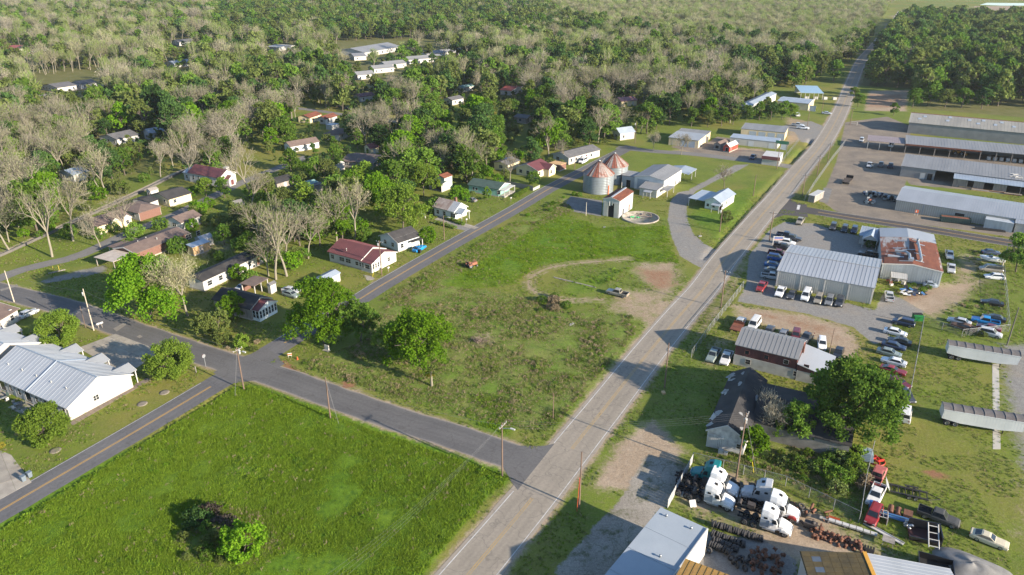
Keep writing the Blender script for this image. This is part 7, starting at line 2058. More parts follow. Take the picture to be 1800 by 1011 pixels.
def fill(poly, spacing, seed, pick, margin=2.2, lim=None):
    X, Y = cand(poly, spacing, seed)
    dr = droads(X, Y); r = np.random.default_rng(seed+1)
    op = np.full(X.shape, -1e9)
    for P in OPEN: op = np.maximum(op, poly_dist(P, X, Y))
    big_ = vnoise(X, Y, 55, 9); med = vnoise(X+500, Y, 22, 10)
    for i in range(len(X)):
        if dr[i] < margin or op[i] > 0: continue
        p = Vector((X[i], Y[i], 0))
        if any((p.x-a)**2+(p.y-b)**2 < (c+2)**2 for a, b, c in TREES_AT): continue
        px, py = PX(p)
        if lim and not lim(px, py): continue
        k = pick(px, py, big_[i], med[i], r)
        if k is None: continue
        kd, H = k
        cr = H*.4 if kd != 'bush' else H*.55
        if in_foot(p, cr*.35): continue
        if Y[i] < 900:
            if kd == 'bare':
                if blocked(p, H, cr, .17): continue
            elif blocked(p, H, cr, .18): continue
        allc.append((math.hypot(p.x,p.y), p, kd, H))
def pick_town(px, py, b, m, r):
    g = .50
    if py < 75 and px > 380: return ('leafy', r.uniform(11,18)) if r.random() < .93 else ('bare', 15)
    if py < 70: g = .62
    elif px > 700 and py < 270: g = .70
    elif px < 330: g = .50
    g += (b-.5)*.9+(m-.5)*.45
    if py > 300 and r.random() < .12: return None
    if r.random() < .12: return ('bush', r.uniform(2.5,5.5))
    if r.random() < g: return ('leafy', r.uniform(9,16) if r.random() < .8 else r.uniform(15,19))
    return ('bare', r.uniform(13,20))
fill(ZT, 7.8, 31, pick_town, lim=lambda x, y: y > 105)
fill(ZT, 11.0, 32, pick_town, lim=lambda x, y: y <= 105)
fill(ZT, 7.5, 36, lambda px,py,b,m,r: ('bush', r.uniform(2.2,5)), lim=lambda x, y: y > 150)
fill(ZO, 11.5, 33, lambda px,py,b,m,r: ('orch', r.uniform(11,14)))
fill(ZW, 9.2, 34, lambda px,py,b,m,r: ('bare', r.uniform(10,16)) if r.random() < .13 else (('bush', r.uniform(3,6)) if r.random() < .15 else ('leafy', r.uniform(13,21))), 3.5)
fill(ZW2, 8.0, 35, lambda px,py,b,m,r: ('leafy', r.uniform(10,15)), 3.0)
for k, (px, py, H, v) in enumerate(((562,432,11,0),(522,420,10,1),(500,384,11,2),(468,402,10,0),(443,424,8,3),(420,402,9,2),(395,430,7,0),(540,380,12,3),(592,362,12,0),(618,404,11,1),(640,344,13,3),(690,322,13,0),(575,322,10,2),(363,347,8,3),(395,348,8,0),(470,352,10,2),(512,302,10,0),(450,462,6,1),(160,302,9,3),(60,338,10,0),(40,315,11,3),(22,356,10,0),(640,470,3,1),(715,360,10,1),(590,300,11,0),(835,300,9,0),(815,295,10,1),(780,300,9,1),(1312,213,9,0),(1334,211,10,0),(1354,212,10,1),(1374,211,10,0),(1390,208,8,3),(1288,219,9,2),(1268,222,10,0),(1244,224,9,2),(1346,200,9,2),(1508,188,8,0),(1500,172,7,3),(1570,203,7,0),(1604,189,11,0),(1630,187,12,0),(1660,190,11,2),(1690,190,12,0),(1725,192,12,1),(1215,223,10,0))):
    p = G(px,py); lf, col = ((LF_MID,"mid green"),(LF_DARK,"dark green"),(LF_OLIVE,"olive green"),(LF_YEL,"light green"))[v]
    KEYT.append((p, H, lf, col, k)); TREES_AT.append((p.x,p.y,H*.25))
# thick hedgerow of shrubs and trees behind the drainage channel
HZ = GA([(40,375),(150,318),(235,290),(320,268),(335,238),(270,238),(150,268),(60,320)])
fill(HZ, 5.2, 37, lambda px,py,b,m,r: ("bush", r.uniform(4.5,8)) if r.random() < .55 else ("leafy", r.uniform(8,13)))
# far beyond the first fields: woods to the horizon
FX = np.random.default_rng(77)
print('HZ', sum(1 for t in allc if PX(t[1])[0] < 340 and 238 < PX(t[1])[1] < 375 and t[2] in ('bush','leafy')))
allc.sort(key=lambda t: t[0])

CUTS = [" with a"," beside"," behind"," along"," in "," under"," next"," facing"," near"," cut"," at "," between"," by "," over "," on "," around"," above"," opposite"," among"," before"," half"," and ", " up ", " farthest", " hidden", " showing", " seen", " just", " parked", " left", " right", ", "]
def short(l):
    k = len(l)
    for c in CUTS:
        i = l.find(c)
        if 10 < i < k: k = i
    return " ".join(l[:k].split()[:7])
BS = [(short(l), c) for l, c in BLDG]
def tree_label(p, kd, H, col):
    px, py = PX(p)
    size = "towering" if H > 18 else "tall" if H > 15.5 else "middling" if H > 12.5 else "medium" if H > 10 else "low"
    what = {'bare': f"{size} {col} bare tree", 'leafy': f"{size} {col} leafy tree", 'bush': f"{'large' if H > 4.6 else 'middling' if H > 3.4 else 'small'} {col} shrub", 'orch': "pale budding orchard tree"}[kd]
    if px > 1530 and py < 200: return what+" in the dense wood right of the main road"
    best = min(BS, key=lambda t: (t[1]-p).length) if BS else None
    if best and (best[1]-p).length < 45:
        bx, by = PX(best[1]); dx, dy = px-bx, py-by
        rel = ("in front of" if dy > 0 else "behind") if abs(dy)*1.6 > abs(dx) else ("right of" if dx > 0 else "left of")
        return f"{what} {rel} the {best[0]}"
    if py < 120: return what+(" in the far left woods" if px < 450 else " in the far woods beyond the town" if px < 950 else " at the orchard edge")
    if px < 340: return what+" in the scrub at the left"
    return what+(" in the scrub in mid town" if px < 800 else " in the wood left of the main road")
for p, H, lf, col, k in KEYT:
    lb = tree_label(p, 'leafy', H, col); place_tree('leafy_tree', T_LEAFY[k % 5], p, lb, 'tree', lb, H/14*1.15, None, lf, sz=H/14)
count = {'bare':0,'leafy':0,'bush':0,'orch':0}; LIM = {'bare':262,'leafy':255,'bush':225,'orch':0}
rest = {'green':[], 'bare':[], 'orch':[]}
rt = np.random.default_rng(99)
for dist, p, kd, H in allc:
    if count[kd] < LIM[kd]:
        count[kd] += 1
        if kd == 'bare':
            i = int(rt.integers(0,7)); v = rt.random(); lf, col = (TWIG,"pale tan") if v < .34 else (TWIGG,"yellow green budding") if v < .74 else (TWIGD,"grey")
            lb = tree_label(p, kd, H, col); place_tree("bare_tree", T_BARE[i], p, lb, "tree", lb, H/18*rt.uniform(.95,1.1), rt.random()*6.28, lf, sz=H/18)
        elif kd == 'leafy':
            i = int(rt.integers(0,5)); v = rt.random(); lf, col = (LF_MID,"mid green") if v < .42 else (LF_DARK,"dark green") if v < .66 else (LF_OLIVE,"olive green") if v < .84 else (LF_BRIGHT,"bright green")
            lb = tree_label(p, kd, H, col); place_tree("leafy_tree", T_LEAFY[i], p, lb, "tree", lb, H/14*rt.uniform(.9,1.15), rt.random()*6.28, lf, sz=H/14)
        else:
            i = int(rt.integers(0,3)); v = rt.random(); lf, col = (LF_OLIVE,"olive") if v < .4 else (LF_MID,"mid green") if v < .75 else (LF_BRIGHT,"bright green")
            lb = tree_label(p, kd, H, col); place_tree("shrub", T_BUSH[i], p, lb, "shrub", lb, H/5, rt.random()*6.28, lf)
    else:
        rest['orch' if kd == 'orch' else 'bare' if kd == 'bare' else 'green'].append((p.x,p.y,H,kd))

def scatter(name, pts, scl, rot, idx, meshes, label=None, kind_='stuff'):
    """one object: instances of a few meshes on points"""
    me = bpy.data.meshes.new(name); n = len(pts)
    me.vertices.add(n); me.vertices.foreach_set("co", np.asarray(pts, np.float32).ravel())
    for nm, arr, ty in (("scl",scl,'FLOAT'),("rot",rot,'FLOAT'),("idx",idx,'INT')):
        a = me.attributes.new(nm, ty, 'POINT'); a.data.foreach_set("value", np.asarray(arr, np.float32 if ty == 'FLOAT' else np.int32))
    o = bpy.data.objects.new(name, me); COL.objects.link(o); o["kind"] = kind_
    if label: o["label"] = label
    ng = bpy.data.node_groups.new(name, 'GeometryNodeTree')
    ng.interface.new_socket("Geometry", in_out='INPUT', socket_type='NodeSocketGeometry')
    ng.interface.new_socket("Geometry", in_out='OUTPUT', socket_type='NodeSocketGeometry')
    gi = ng.nodes.new("NodeGroupInput"); go = ng.nodes.new("NodeGroupOutput"); jn = ng.nodes.new("GeometryNodeJoinGeometry")
    def attr(nm, ty):
        a = ng.nodes.new("GeometryNodeInputNamedAttribute"); a.data_type = ty; a.inputs["Name"].default_value = nm
        return [s for s in a.outputs if s.enabled][0]
    sa, ra, ia = attr("scl",'FLOAT'), attr("rot",'FLOAT'), attr("idx",'INT')
    cx = ng.nodes.new("ShaderNodeCombineXYZ"); ng.links.new(ra, cx.inputs[2])
    for k, m in enumerate(meshes):
        src = bpy.data.objects.new(name+"_source", m)
        oi = ng.nodes.new("GeometryNodeObjectInfo"); oi.inputs["Object"].default_value = src; oi.inputs["As Instance"].default_value = False
        cmp_ = ng.nodes.new("FunctionNodeCompare"); cmp_.data_type = 'INT'; cmp_.operation = 'EQUAL'
        ii = [s for s in cmp_.inputs if s.type == 'INT']; ng.links.new(ia, ii[0]); ii[1].default_value = k
        ip = ng.nodes.new("GeometryNodeInstanceOnPoints")
        ng.links.new(gi.outputs[0], ip.inputs["Points"]); ng.links.new(cmp_.outputs[0], ip.inputs["Selection"])
        ng.links.new(oi.outputs["Geometry"], ip.inputs["Instance"]); ng.links.new(cx.outputs[0], ip.inputs["Rotation"]); ng.links.new(sa, ip.inputs["Scale"])
        ng.links.new(ip.outputs[0], jn.inputs[0])
    ng.links.new(jn.outputs[0], go.inputs[0])
    md = o.modifiers.new("scatter", 'NODES'); md.node_group = ng
    return o
for nm, key, ms, h0, lb in (("far_green_woods",'green',F_LEAFY,14,"far mass of green woodland beyond the town"),("far_bare_woods",'bare',F_BARE,17,"far mass of bare and budding trees beyond the town"),("pecan_orchard",'orch',F_ORCH,13,"large orchard of pale budding trees in rows")):
    L_ = rest[key]
    if not L_: continue
    A_ = np.array([(x,y,0) for x,y,h,k in L_]); hh = np.array([h for x,y,h,k in L_])
    ix = rt.integers(0, len(ms), len(L_))
    scatter(nm, A_, hh/h0*rt.uniform(.9,1.12,len(L_)), rt.random(len(L_))*6.28, ix, ms, lb)

# ------------------------------------------------------------------ tall grass and weeds
def tuft(seed, n, h, wdt, rad, m, lean=.5):
    r = np.random.default_rng(seed); nb = NB()
    a = r.random(n)*6.28; rr = rad*np.sqrt(r.random(n)); base = np.stack([rr*np.cos(a), rr*np.sin(a), np.zeros(n)],-1)
    hh = h*(.6+.6*r.random(n)); le = lean*(.3+r.random(n)); b2 = a+r.normal(0,.6,n)
    tip = base+np.stack([np.cos(b2)*le*hh, np.sin(b2)*le*hh, hh],-1)
    t = r.random(n)*6.28; sd = np.stack([np.cos(t), np.sin(t), np.zeros(n)],-1)*wdt
    mid = base*.4+tip*.6+np.array([0,0,.08*h])
    v = np.stack([base-sd, base+sd, mid+sd*.8, tip, ], 1)
    nb.put(v, np.arange(n*4).reshape(n,4), 0)
    return nb.mesh("tuft", [m])
TUFT_A = [tuft(300+i, 22, .55, .075, .55, GRS_A) for i in range(3)]
def weed(seed, n, rad, h, ls, m):
    r = np.random.default_rng(seed); nb = NB(); c = r.normal(size=(n,3)); c /= np.linalg.norm(c,axis=1)[:,None]; c[:,2] = np.abs(c[:,2])
    nb.cards(r, c*np.array([rad,rad,h])*(.6+.4*r.random(n))[:,None], ls, ls*.6, 0); return nb.mesh("weed", [m])
WEED_A = [weed(330+i, 60, .55, .5, .20, (LF_BRIGHT,GRS_A,LF_MID)[i]) for i in range(3)]
WEED_B = [weed(340+i, 60, .5, .55, .20, (GRS_B,LF_OLIVE,LF_MID,DEADST)[i]) for i in range(4)]
TUFT_B = [tuft(310+i, 20, .55, .07, .55, GRS_B) for i in range(2)] + [tuft(315, 18, .75, .045, .5, DEADST, .35)]
def grass(name, polys, n_per, meshes, seed, smin, smax, wts, keep=None, label=None, thr=.16):
    r = np.random.default_rng(seed); pts = []
    for poly in polys:
        P = GA(poly); x0 = min(p.x for p in P); x1 = max(p.x for p in P); y0 = min(p.y for p in P); y1 = max(p.y for p in P)
        n = int((x1-x0)*(y1-y0)*n_per); X = r.uniform(x0,x1,n); Y = r.uniform(y0,y1,n)
        ok = (poly_dist(P,X,Y) > r.random(n)*1.2-.2) & (droads(X,Y) > 1.6) & (np.abs(X) < Y*.76+20) & (Y > 62)
        X, Y = X[ok], Y[ok]; ok = line_dist(arc,X,Y) > 2.2; pts.append(np.stack([X[ok],Y[ok]],-1))
    A_ = np.concatenate(pts)
    f = vnoise(A_[:,0],A_[:,1],4.5,21)*.6+vnoise(A_[:,0],A_[:,1],1.7,22)*.4
    A_ = A_[f > thr]; f = f[f > thr]
    z = .15*np.ones(len(A_))*0
    s = smin+(smax-smin)*np.clip((f-thr)/.45,0,1)*(.6+.8*r.random(len(A_)))
    scatter(name, np.concatenate([A_, z[:,None]],1), s, r.random(len(A_))*6.28, r.choice(len(meshes), len(A_), p=wts), meshes, label)
grass("tall_grass", [LUSH[0][0]], 12, TUFT_A+TUFT_B[2:], 41, .36, .62, [.33,.33,.33,.01], thr=.06, label="tall lush grass of the near field")
grass("field_grass", [LUSH[1][0], LUSH[4][0]], 5, TUFT_A+TUFT_B[2:], 42, .26, .6, [.33,.33,.31,.03], label="bright weedy grass in the middle field")
grass("rough_weeds", [ROUGH[0][0], ROUGH[1][0], ROUGH[2][0], ROUGH[6][0]], 7, TUFT_B+TUFT_A[:1], 43, .26, .58, [.3,.3,.27,.13], label="rough weeds and dead stems of the field")
grass("lush_weeds", [LUSH[0][0]], .55, WEED_A, 44, .5, 1.2, [.3,.45,.25], label="leafy weed clumps in the near field", thr=.42)
grass("field_weeds", [LUSH[1][0], LUSH[4][0], LUSH[5][0]], .5, WEED_A, 45, .5, 1.1, [.4,.3,.3], label="leafy weed clumps in the middle field", thr=.38)
grass("scrub_weeds", [ROUGH[0][0], ROUGH[1][0], ROUGH[2][0], ROUGH[3][0], ROUGH[4][0]], .7, WEED_B+WEED_A[:1], 46, .45, 1.1, [.28,.24,.24,.14,.10], label="leafy weed clumps of the rough field", thr=.3)
# short ragged tufts on the mown ground near the camera, thinned where the soil is bare
def msk(k, X, Y):
    i = np.clip(np.searchsorted(xs, X), 0, nx_-1); j = np.clip(np.searchsorted(ys, Y), 0, ny_-1); return W[k].reshape(ny_, nx_)[j, i]
rg_ = np.random.default_rng(51); n_ = 150000
Y_ = 66+(245-66)*rg_.random(n_)**.8; X_ = (rg_.random(n_)*2-1)*(Y_*.74+12)
bare_ = np.maximum.reduce([msk(k, X_, Y_) for k in ("dirt","gravel","yard","conc","lush","red")]); cl_ = vnoise(X_, Y_, 3.2, 61)*.6+vnoise(X_, Y_, 9.0, 62)*.4
ok_ = (droads(X_, Y_) > .25) & (bare_ < .35+.25*rg_.random(n_)) & (cl_ > .40) 
for P in SLABP: ok_ &= poly_dist(P, X_, Y_) < .25
for o_, rz_, L_, W_, h_ in CLEAR:
    dx_, dy_ = X_-o_.x, Y_-o_.y; c_, s_ = math.cos(rz_), math.sin(rz_); a_, b_ = dx_*c_+dy_*s_, -dx_*s_+dy_*c_
    ok_ &= ~((a_ > .2) & (a_ < L_-.2) & (b_ > .2) & (b_ < W_-.2))
X_, Y_ = X_[ok_], Y_[ok_]; m_ = len(X_)
scatter("lawn_tufts", np.stack([X_,Y_,np.zeros(m_)],-1), rg_.uniform(.16,.42,m_), rg_.random(m_)*6.28, rg_.choice(4, m_, p=[.3,.3,.28,.12]), [TUFT_A[0], TUFT_B[0], TUFT_B[1], TUFT_B[2]], "short ragged grass tufts on the mown ground")
# brambles and weed clumps
rb_ = np.random.default_rng(8)
def bushes(name, px_poly, n, hmin, hmax, leafs, label, cat="shrub"):
    P = GA(px_poly); x0 = min(p.x for p in P); x1 = max(p.x for p in P); y0 = min(p.y for p in P); y1 = max(p.y for p in P); k = 0
    while k < n:
        x, y = rb_.uniform(x0,x1), rb_.uniform(y0,y1)
        if poly_dist(P, np.array([x]), np.array([y]))[0] < 0: continue
        H = rb_.uniform(hmin,hmax); place_tree("bramble", T_BUSH[int(rb_.integers(0,3))], Vector((x,y,-.15)), label, cat, label, H/5*1.25, None, leafs[int(rb_.integers(0,len(leafs)))], sz=H/5); k += 1
bushes("bramble", [(315,975),(320,930),(360,915),(400,930),(455,985),(440,1005),(360,1008)], 16, .9, 2.0, [LF_OLIVE,LF_MID,DEADST], "low bramble mound at the bottom of the lush field")
bushes("bramble", [(305,930),(330,905),(370,905),(410,935),(360,950)], 6, 1.4, 2.3, [DARKTW,LF_DARK,LF_OLIVE], "thorny scrub above the bramble mound, its shadow put into the dark colour")
bushes("bramble", [(920,530),(975,525),(1000,545),(940,552)], 8, 1.0, 2.0, [LF_MID,DEADST], "weed thicket at the middle of the rough field")
bushes("bramble", [(1340,800),(1400,790),(1510,800),(1500,880),(1400,845)], 30, 1.0, 2.6, [LF_OLIVE,LF_YEL,LF_MID,LF_YEL,TWIGG], "weed thicket before the derelict building")
bushes("bramble", [(1510,800),(1530,795),(1522,850),(1512,880)], 4, 1.0, 2.0, [DEADST,TWIGD], "dry thicket along the scrap yard fence")
bushes("bramble", [(350,600),(380,588),(470,600),(440,632),(380,622)], 7, .7, 1.4, [LF_OLIVE,DEADST,LF_MID], "low planting on the corner bank")
bushes("bramble", [(905,388),(980,350),(1000,340),(1020,345),(960,385)], 10, .8, 1.6, [LF_MID,LF_BRIGHT], "weeds beside the shadowed bin slab")
bushes("bramble", [(1565,440+60),(1600,498),(1650,505),(1620,515),(1580,512)], 8, .7, 1.4, [LF_YEL,LF_MID], "weeds at the foot of the ribbed works wall")
bushes("bramble", [(1690,600),(1760,600),(1765,585),(1700,580)], 5, .7, 1.5, [LF_OLIVE,DEADST], "weeds along the wreck fence")
def hedge(px0, px1, w, h, leaf, label):
    a, b = G(*px0), G(*px1); n = max(2, int((b-a).length/(w*.6))); t = empty("hedge", a, 0, label, "hedge"); 
    for k in range(n):
        o = mesh_obj("foliage", T_BUSH[k % 3][1], t, (b-a)*k/(n-1)+Vector((0,0,-.1)), (0,0,k*1.7)); o.scale = (w/6,w/6,h/5)
        o.material_slots[1].link = 'OBJECT'; o.material_slots[1].material = leaf
hedge((784,385),(814,396),1.6,1.2,LF_YEL,"clipped hedge in front of the pale blue house")
hedge((766,393),(799,402),1.6,1.1,LF_YEL,"clipped hedge along the drive of the pale blue house")
hedge((907,347),(928,334),1.8,1.4,LF_YEL,"bright hedge on the lawn of the green house")
hedge((1530,436),(1553,440),3.4,2.6,LF_DARK,"dark shrubs before the small blue roofed office")
hedge((233,676),(238,670),1.5,1.3,LF_YEL,"yellow green clipped shrub at the apartment corner")
hedge((-4,790),(4,786),1.4,1.0,LF_GOLD,"small yellow shrub at the left edge by the apartment parking")

for k, (px, py, H, v, lb) in enumerate(((129,424,21,0,"tall bare tree by the pale lane before the cream cottage"),(92,452,22,1,"very tall bare tree at the lower bend of the pale lane"),(17,441,19,0,"bare tree at the left edge above the street bend"),(177,436,14,2,"slim bare tree beside the lane, left of the brick house"),(224,416,15,2,"bare tree between the lane and the brick house"),(485,492,21,1,"tall budding tree behind the white shed on the lawn"),(542,455,15,0,"bare tree on the lawn left of the maroon roofed house"),(592,427,18,1,"budding tree behind the maroon roofed house, left one"),(625,425,20,0,"bare tree behind the maroon roofed house, right one"),(331,318,14,2,"slim bare tree left of the church"),(407,301,17,2,"dark slim bare tree right behind the church"),(370,300,16,0,"pale slim bare tree just behind the church belfry"),(896,322,12,2,"grey bare tree over the weathered paling fence"),(992,287,10,2,"bare tree at the corner of the long white house"))):
    place_tree("bare_tree", T_BARE[k % 7], G(px,py), lb, "tree", None, H/19, None, (TWIG,TWIGG,TWIGD)[v], sz=H/18)
# ================================================================== SMALL THINGS
def at(px, py, z=0.0): return G(px, py) + Vector((0,0,z))
def thing(name, px, py, rz, label, cat, group=None): return empty(name, G(px,py), R(rz), label, cat, group)
def bx(o, name, m, *b):
    mb = MB()
    for q in b: mb.box(*q)
    return mb.build(name, m, o)
# tyres in leaning rows behind the flat roofed building
def tyre_mesh(r, w):
    mb = MB(); n = 14
    prof = [(r*.56,-w*.42),(r*.8,-w*.5),(r*.96,-w*.42),(r,-w*.25),(r,w*.25),(r*.96,w*.42),(r*.8,w*.5),(r*.56,w*.42),(r*.52,0),(r*.56,-w*.42)]
    v = [(rr*math.cos(2*math.pi*i/n), y, rr*math.sin(2*math.pi*i/n)) for rr, y in prof for i in range(n)]
    f = [(k*n+i, (k+1)*n+i, (k+1)*n+(i+1)%n, k*n+(i+1)%n) for k in range(len(prof)-1) for i in range(n)]
    mb.add(v, f, 0, True); return mb.mesh("tyre", [M("old_rubber",(0.042,0.041,0.042),.85,(0.065,0.062,0.06),2.0)])
TY = tyre_mesh(.52,.30)
for k, (a, b, n, gl) in enumerate((((1251,924),(1339,952),24,"worn black truck tyre standing in the back row of tyres"),((1252,942),(1308,962),15,"worn black truck tyre standing in the second row of tyres"),((1251,952),(1295,970),12,"worn black truck tyre standing in the third row of tyres"),((1248,961),(1284,976),10,"worn black truck tyre standing in the front row of tyres"))):
    A, B = G(*a), G(*b); d = B-A; an = math.atan2(d.y,d.x)
    for i in range(n):
        o = mesh_obj("tyre", TY, None, A+d*i/(n-1)+Vector((random.uniform(-.05,.05),random.uniform(-.06,.06),.50)), (random.uniform(-.05,.05)+.18,random.uniform(0,6),an+math.pi/2+random.uniform(-.12,.12)))
        tag(o, gl, "tyre", gl)
for i, (px, py) in enumerate(((1245,972),(1299,985),(1305,988),(1312,992),(1290,992),(1285,985),(1319,985),(1296,998),(1309,1003))):
    o = mesh_obj("tyre", TY, None, at(px,py,.5), (.2,0,random.uniform(0,3))); tag(o, "lone tyre leaning by the tyre rows near the ochre roof", "tyre", "lone tyres by the ochre roof")
# rusty hubs and drums
def drum_mesh():
    mb = MB(); mb.lathe((0,0,0),[(.02,0),(.30,0),(.30,.12),(.20,.16),(.18,.42),(.26,.46),(.26,.52),(.10,.55),(.02,.55)],10); return mb.mesh("hub", [M("rusty_iron",(0.19,0.085,0.05),.9,(0.10,0.05,0.035),2.0)])
DM = drum_mesh()
for i in range(58):
    t = i/57; p = G(1428+t*86+random.uniform(-4,4), 938+t*28+random.uniform(-9,9)); p.z = random.choice([0,0,.45])
    o = mesh_obj("hub", DM, None, p, (random.uniform(-.9,.9) if random.random() < .4 else 0, 0, random.uniform(0,6)))
    tag(o, "rusty wheel hub in the long heap of hubs before the mossy roof", "wheel hub", "heap of rusty wheel hubs")
for i in range(46):
    p = G(1318+random.uniform(0,62), 980+random.uniform(-6,30)); p.z = random.choice([0,.4,.8])
    o = mesh_obj("hub", DM, None, p, (random.uniform(-1.4,1.4),random.uniform(-1,1),random.uniform(0,6)))
    tag(o, "rusty part in the dark heap between the two sheds at the bottom edge", "rusty part", "dark heap of rusty parts")
o = thing("truck_frame_panel",1498,931,-29,"row of white box panels lying over the rusty hub heap","panels")
for i in range(7): bx(o, "panel", WHITE, (-3.3+i*.95,-.3,.35,-2.45+i*.95,.3,.6))
def beam(px0, py0, px1, py1, w, h, z, m, label):
    a, b = G(px0,py0), G(px1,py1); d = b-a; o = empty("beam", (a+b)/2, math.atan2(d.y,d.x), label, "beam"); L = d.length
    bx(o, "web", m, (-L/2,-w/2,z,L/2,w/2,z+h*.25)); bx(o, "flange", m, (-L/2,-w/2,z+h*.25,L/2,-w/2+.06,z+h), (-L/2,w/2-.06,z+h*.25,L/2,w/2,z+h))
    if z > .2: bx(o, "support", WOODG, (-L*.3,-.4,0,-L*.26,.4,z), (L*.1,-.4,0,L*.14,.4,z), (L*.4,-.4,0,L*.44,.4,z))
beam(1440,913,1514,934,.4,.2,.35,METALW,"long pale beam on short supports behind the hub heap")
beam(1519,920,1588,958,.7,.15,.1,WHITE,"long white panel lying on the dirt beside the red suv")
beam(1457,910,1476,916,.35,.2,.1,flat("orange_paint",(0.50,0.10,0.03),.6),"short orange red beam near the fence")
o = thing("engine_heap",1405,900,-30,"rusty axles and engine scrap under the fence right of the silver tractor","scrap heap")
for i in range(16):
    mb = MB(); x, y = random.uniform(-4,4), random.uniform(-1.8,1.8); mb.tube((x,y,.2+random.random()*.4),(x+random.uniform(-1,1),y+random.uniform(-1,1),.3+random.random()*.8),random.uniform(.07,.28),n=7); mb.build("axle", M("rusty_iron",(0.19,0.085,0.05)), o)
for i in range(6): mesh_obj("tyre", TY, o, (random.uniform(-3,3),random.uniform(-1.2,1.2),.45), (random.uniform(0,1.5),0,random.uniform(0,6)))
o = thing("black_scrap",1424,928,-30,"black engine block by the white and red tractor front","engine")
mb = MB(); mb.box(-.9,-.5,.1,.9,.5,1.0); mb.lathe((.3,0,1.0),[(.3,0),(.3,.3),(.02,.32)],8); mb.tube((-.9,-.2,.5),(-1.5,.2,.6),.2,n=7); mb.build("block", M("oily_steel",(0.07,0.06,0.055),.6), o)
o = thing("work_bench",1560,957,-30,"small brown work table on trestle legs beside the white panel","work table")
bx(o, "table_top", WOODG, (-.8,-.7,.85,.8,.7,.95)); mb = MB()
for x in (-.7,.7):
    for y in (-.6,.6): mb.tube((x,y,0),(x*.8,y*.8,.85),.05,n=5)
mb.build("trestle", WOODG, o)
o = thing("pallet",1524,968,-28,"dark slatted crate at the corner of the mossy roof","crate")
for i in range(5): bx(o, "slat", DARK, (-.8+i*.36,-.5,.5,-.55+i*.36,.5,.56))
bx(o, "base", DARK, (-.8,-.5,0,.85,.5,.12))
# mixer drum at the fence
o = thing("mixer_drum",1541,812,70,"blue grey mixer drum with a red ring standing by the fence end","mixer drum")
mb = MB(); mb.lathe((0,0,0),[(1.25,.0),(1.3,.25),(1.25,.3)],18); mb.build("ring", flat("red_ring",(0.45,0.03,0.02),.5), o)
mb = MB(); mb.hexa([(-1,.6,.3),(1.2,.6,.3),(1.1,2.8,.3),(-.9,2.8,.3),(-.8,.8,1.6),(1.0,.8,1.6),(.9,2.6,1.9),(-.7,2.6,1.9)]); mb.build("hood", M("drum_blue",(0.20,0.27,0.33),.5), o)
for a in range(4):
    mb = MB(); mb.cbox((.6*math.cos(a*1.57),.6*math.sin(a*1.57),.45),1.1,.12,.4,a*1.57+.6); mb.build("blade", flat("red_ring",(0.45,0.03,0.02)), o)
bx(o, "white_box", WHITE, (1.2,.9,0,1.9,1.7,1.2))
# flat trailer with ramp
o = thing("utility_trailer",1602,871,-23,"black open car trailer with raised ramp gate on the grass","trailer")
FB = M("trailer_black",(0.03,0.03,0.03),.7)
bx(o, "rail", FB, (-3.1,-1.05,.45,2.2,-.75,.62)); bx(o, "rail", FB, (-3.1,.75,.45,2.2,1.05,.62))
for x in (-3.0,-2.0,-1,0,1,2.0): bx(o, "crossbar", FB, (x,-.75,.47,x+.12,.75,.58))
bx(o, "fender", FB, (-1.0,-1.35,.75,.9,-1.05,.85)); bx(o, "fender", FB, (-1.0,1.05,.75,.9,1.35,.85))
mb = MB(); mb.tube((2.2,-.9,.5),(3.9,0,.5),.06,n=6); mb.tube((2.2,.9,.5),(3.9,0,.5),.06,n=6); mb.build("drawbar", FB, o)
for i in range(7):
    mb = MB(); mb.tube((-3.15-.02*i,-.9+.3*i,.5),(-3.9,-.9+.3*i,1.7),.045,n=5); mb.build("ramp_bar", STEEL, o)
for s in (-1,1):
    for x in (-.5,.4): mesh_obj("wheel", WH_CAR, o, (x,s*1.2,.32))
# pickup bed with ladder frame, blue frame and junk
o = thing("truck_bed",1625,945,-20,"dark maroon pickup bed standing on end with a pale ladder frame leaning on it","truck bed")
bx(o, "side", PAINTS['black'], (-2.2,1.2,.3,1.9,1.35,2.0), (-2.2,-1.5,.2,1.9,-1.35,.9)); bx(o, "floor", M("bed_maroon",(0.05,0.02,0.02),.5), (-2.2,-1.5,.3,1.9,1.3,.5)); bx(o, "tail", PAINTS['black'], (1.8,-1.4,.4,1.95,1.3,1.7))
mb = MB(); mb.tube((.2,1.0,2.0),(.1,-2.6,.6),.09,n=6); mb.tube((1.5,1.0,2.0),(1.4,-2.6,.6),.09,n=6)
for k in range(4): mb.tube((.2,.6-k,1.85-.38*k),(1.5,.6-k,1.85-.38*k),.07,n=6)
mb.build("ladder_frame", METALW, o)
o = thing("blue_axle_frame",1573,917,-24,"blue frame with chrome scrap between the red suv and the pickup bed","scrap frame")
mb = MB(); mb.tube((-2,.3,.5),(2.2,.0,.5),.22,n=8); mb.tube((-2,.9,.5),(2.0,.7,.5),.16,n=8); mb.build("tube", PAINTS['oldblue'], o)
bx(o, "blue_crate", PAINTS['blue'], (-3.6,.6,0,-2.4,2.2,1.2)); bx(o, "cage", METALW, (-2.4,-1.4,.0,-2.3,.4,1.3), (-1.2,-1.4,.0,-1.1,.4,1.3), (-2.4,-1.4,1.25,-1.1,-1.3,1.3), (-2.4,.3,1.25,-1.1,.4,1.3), (-2.4,-.5,1.25,-1.1,-.45,1.3), (-1.8,-1.4,1.25,-1.75,.4,1.3))
mb = MB()
for k in range(9): mb.lathe((1.7+random.uniform(-.5,.5),-.9+random.uniform(-.5,.5),.2+.1*k),[(.02,0),(.28,.05),(.22,.25),(.02,.3)],8)
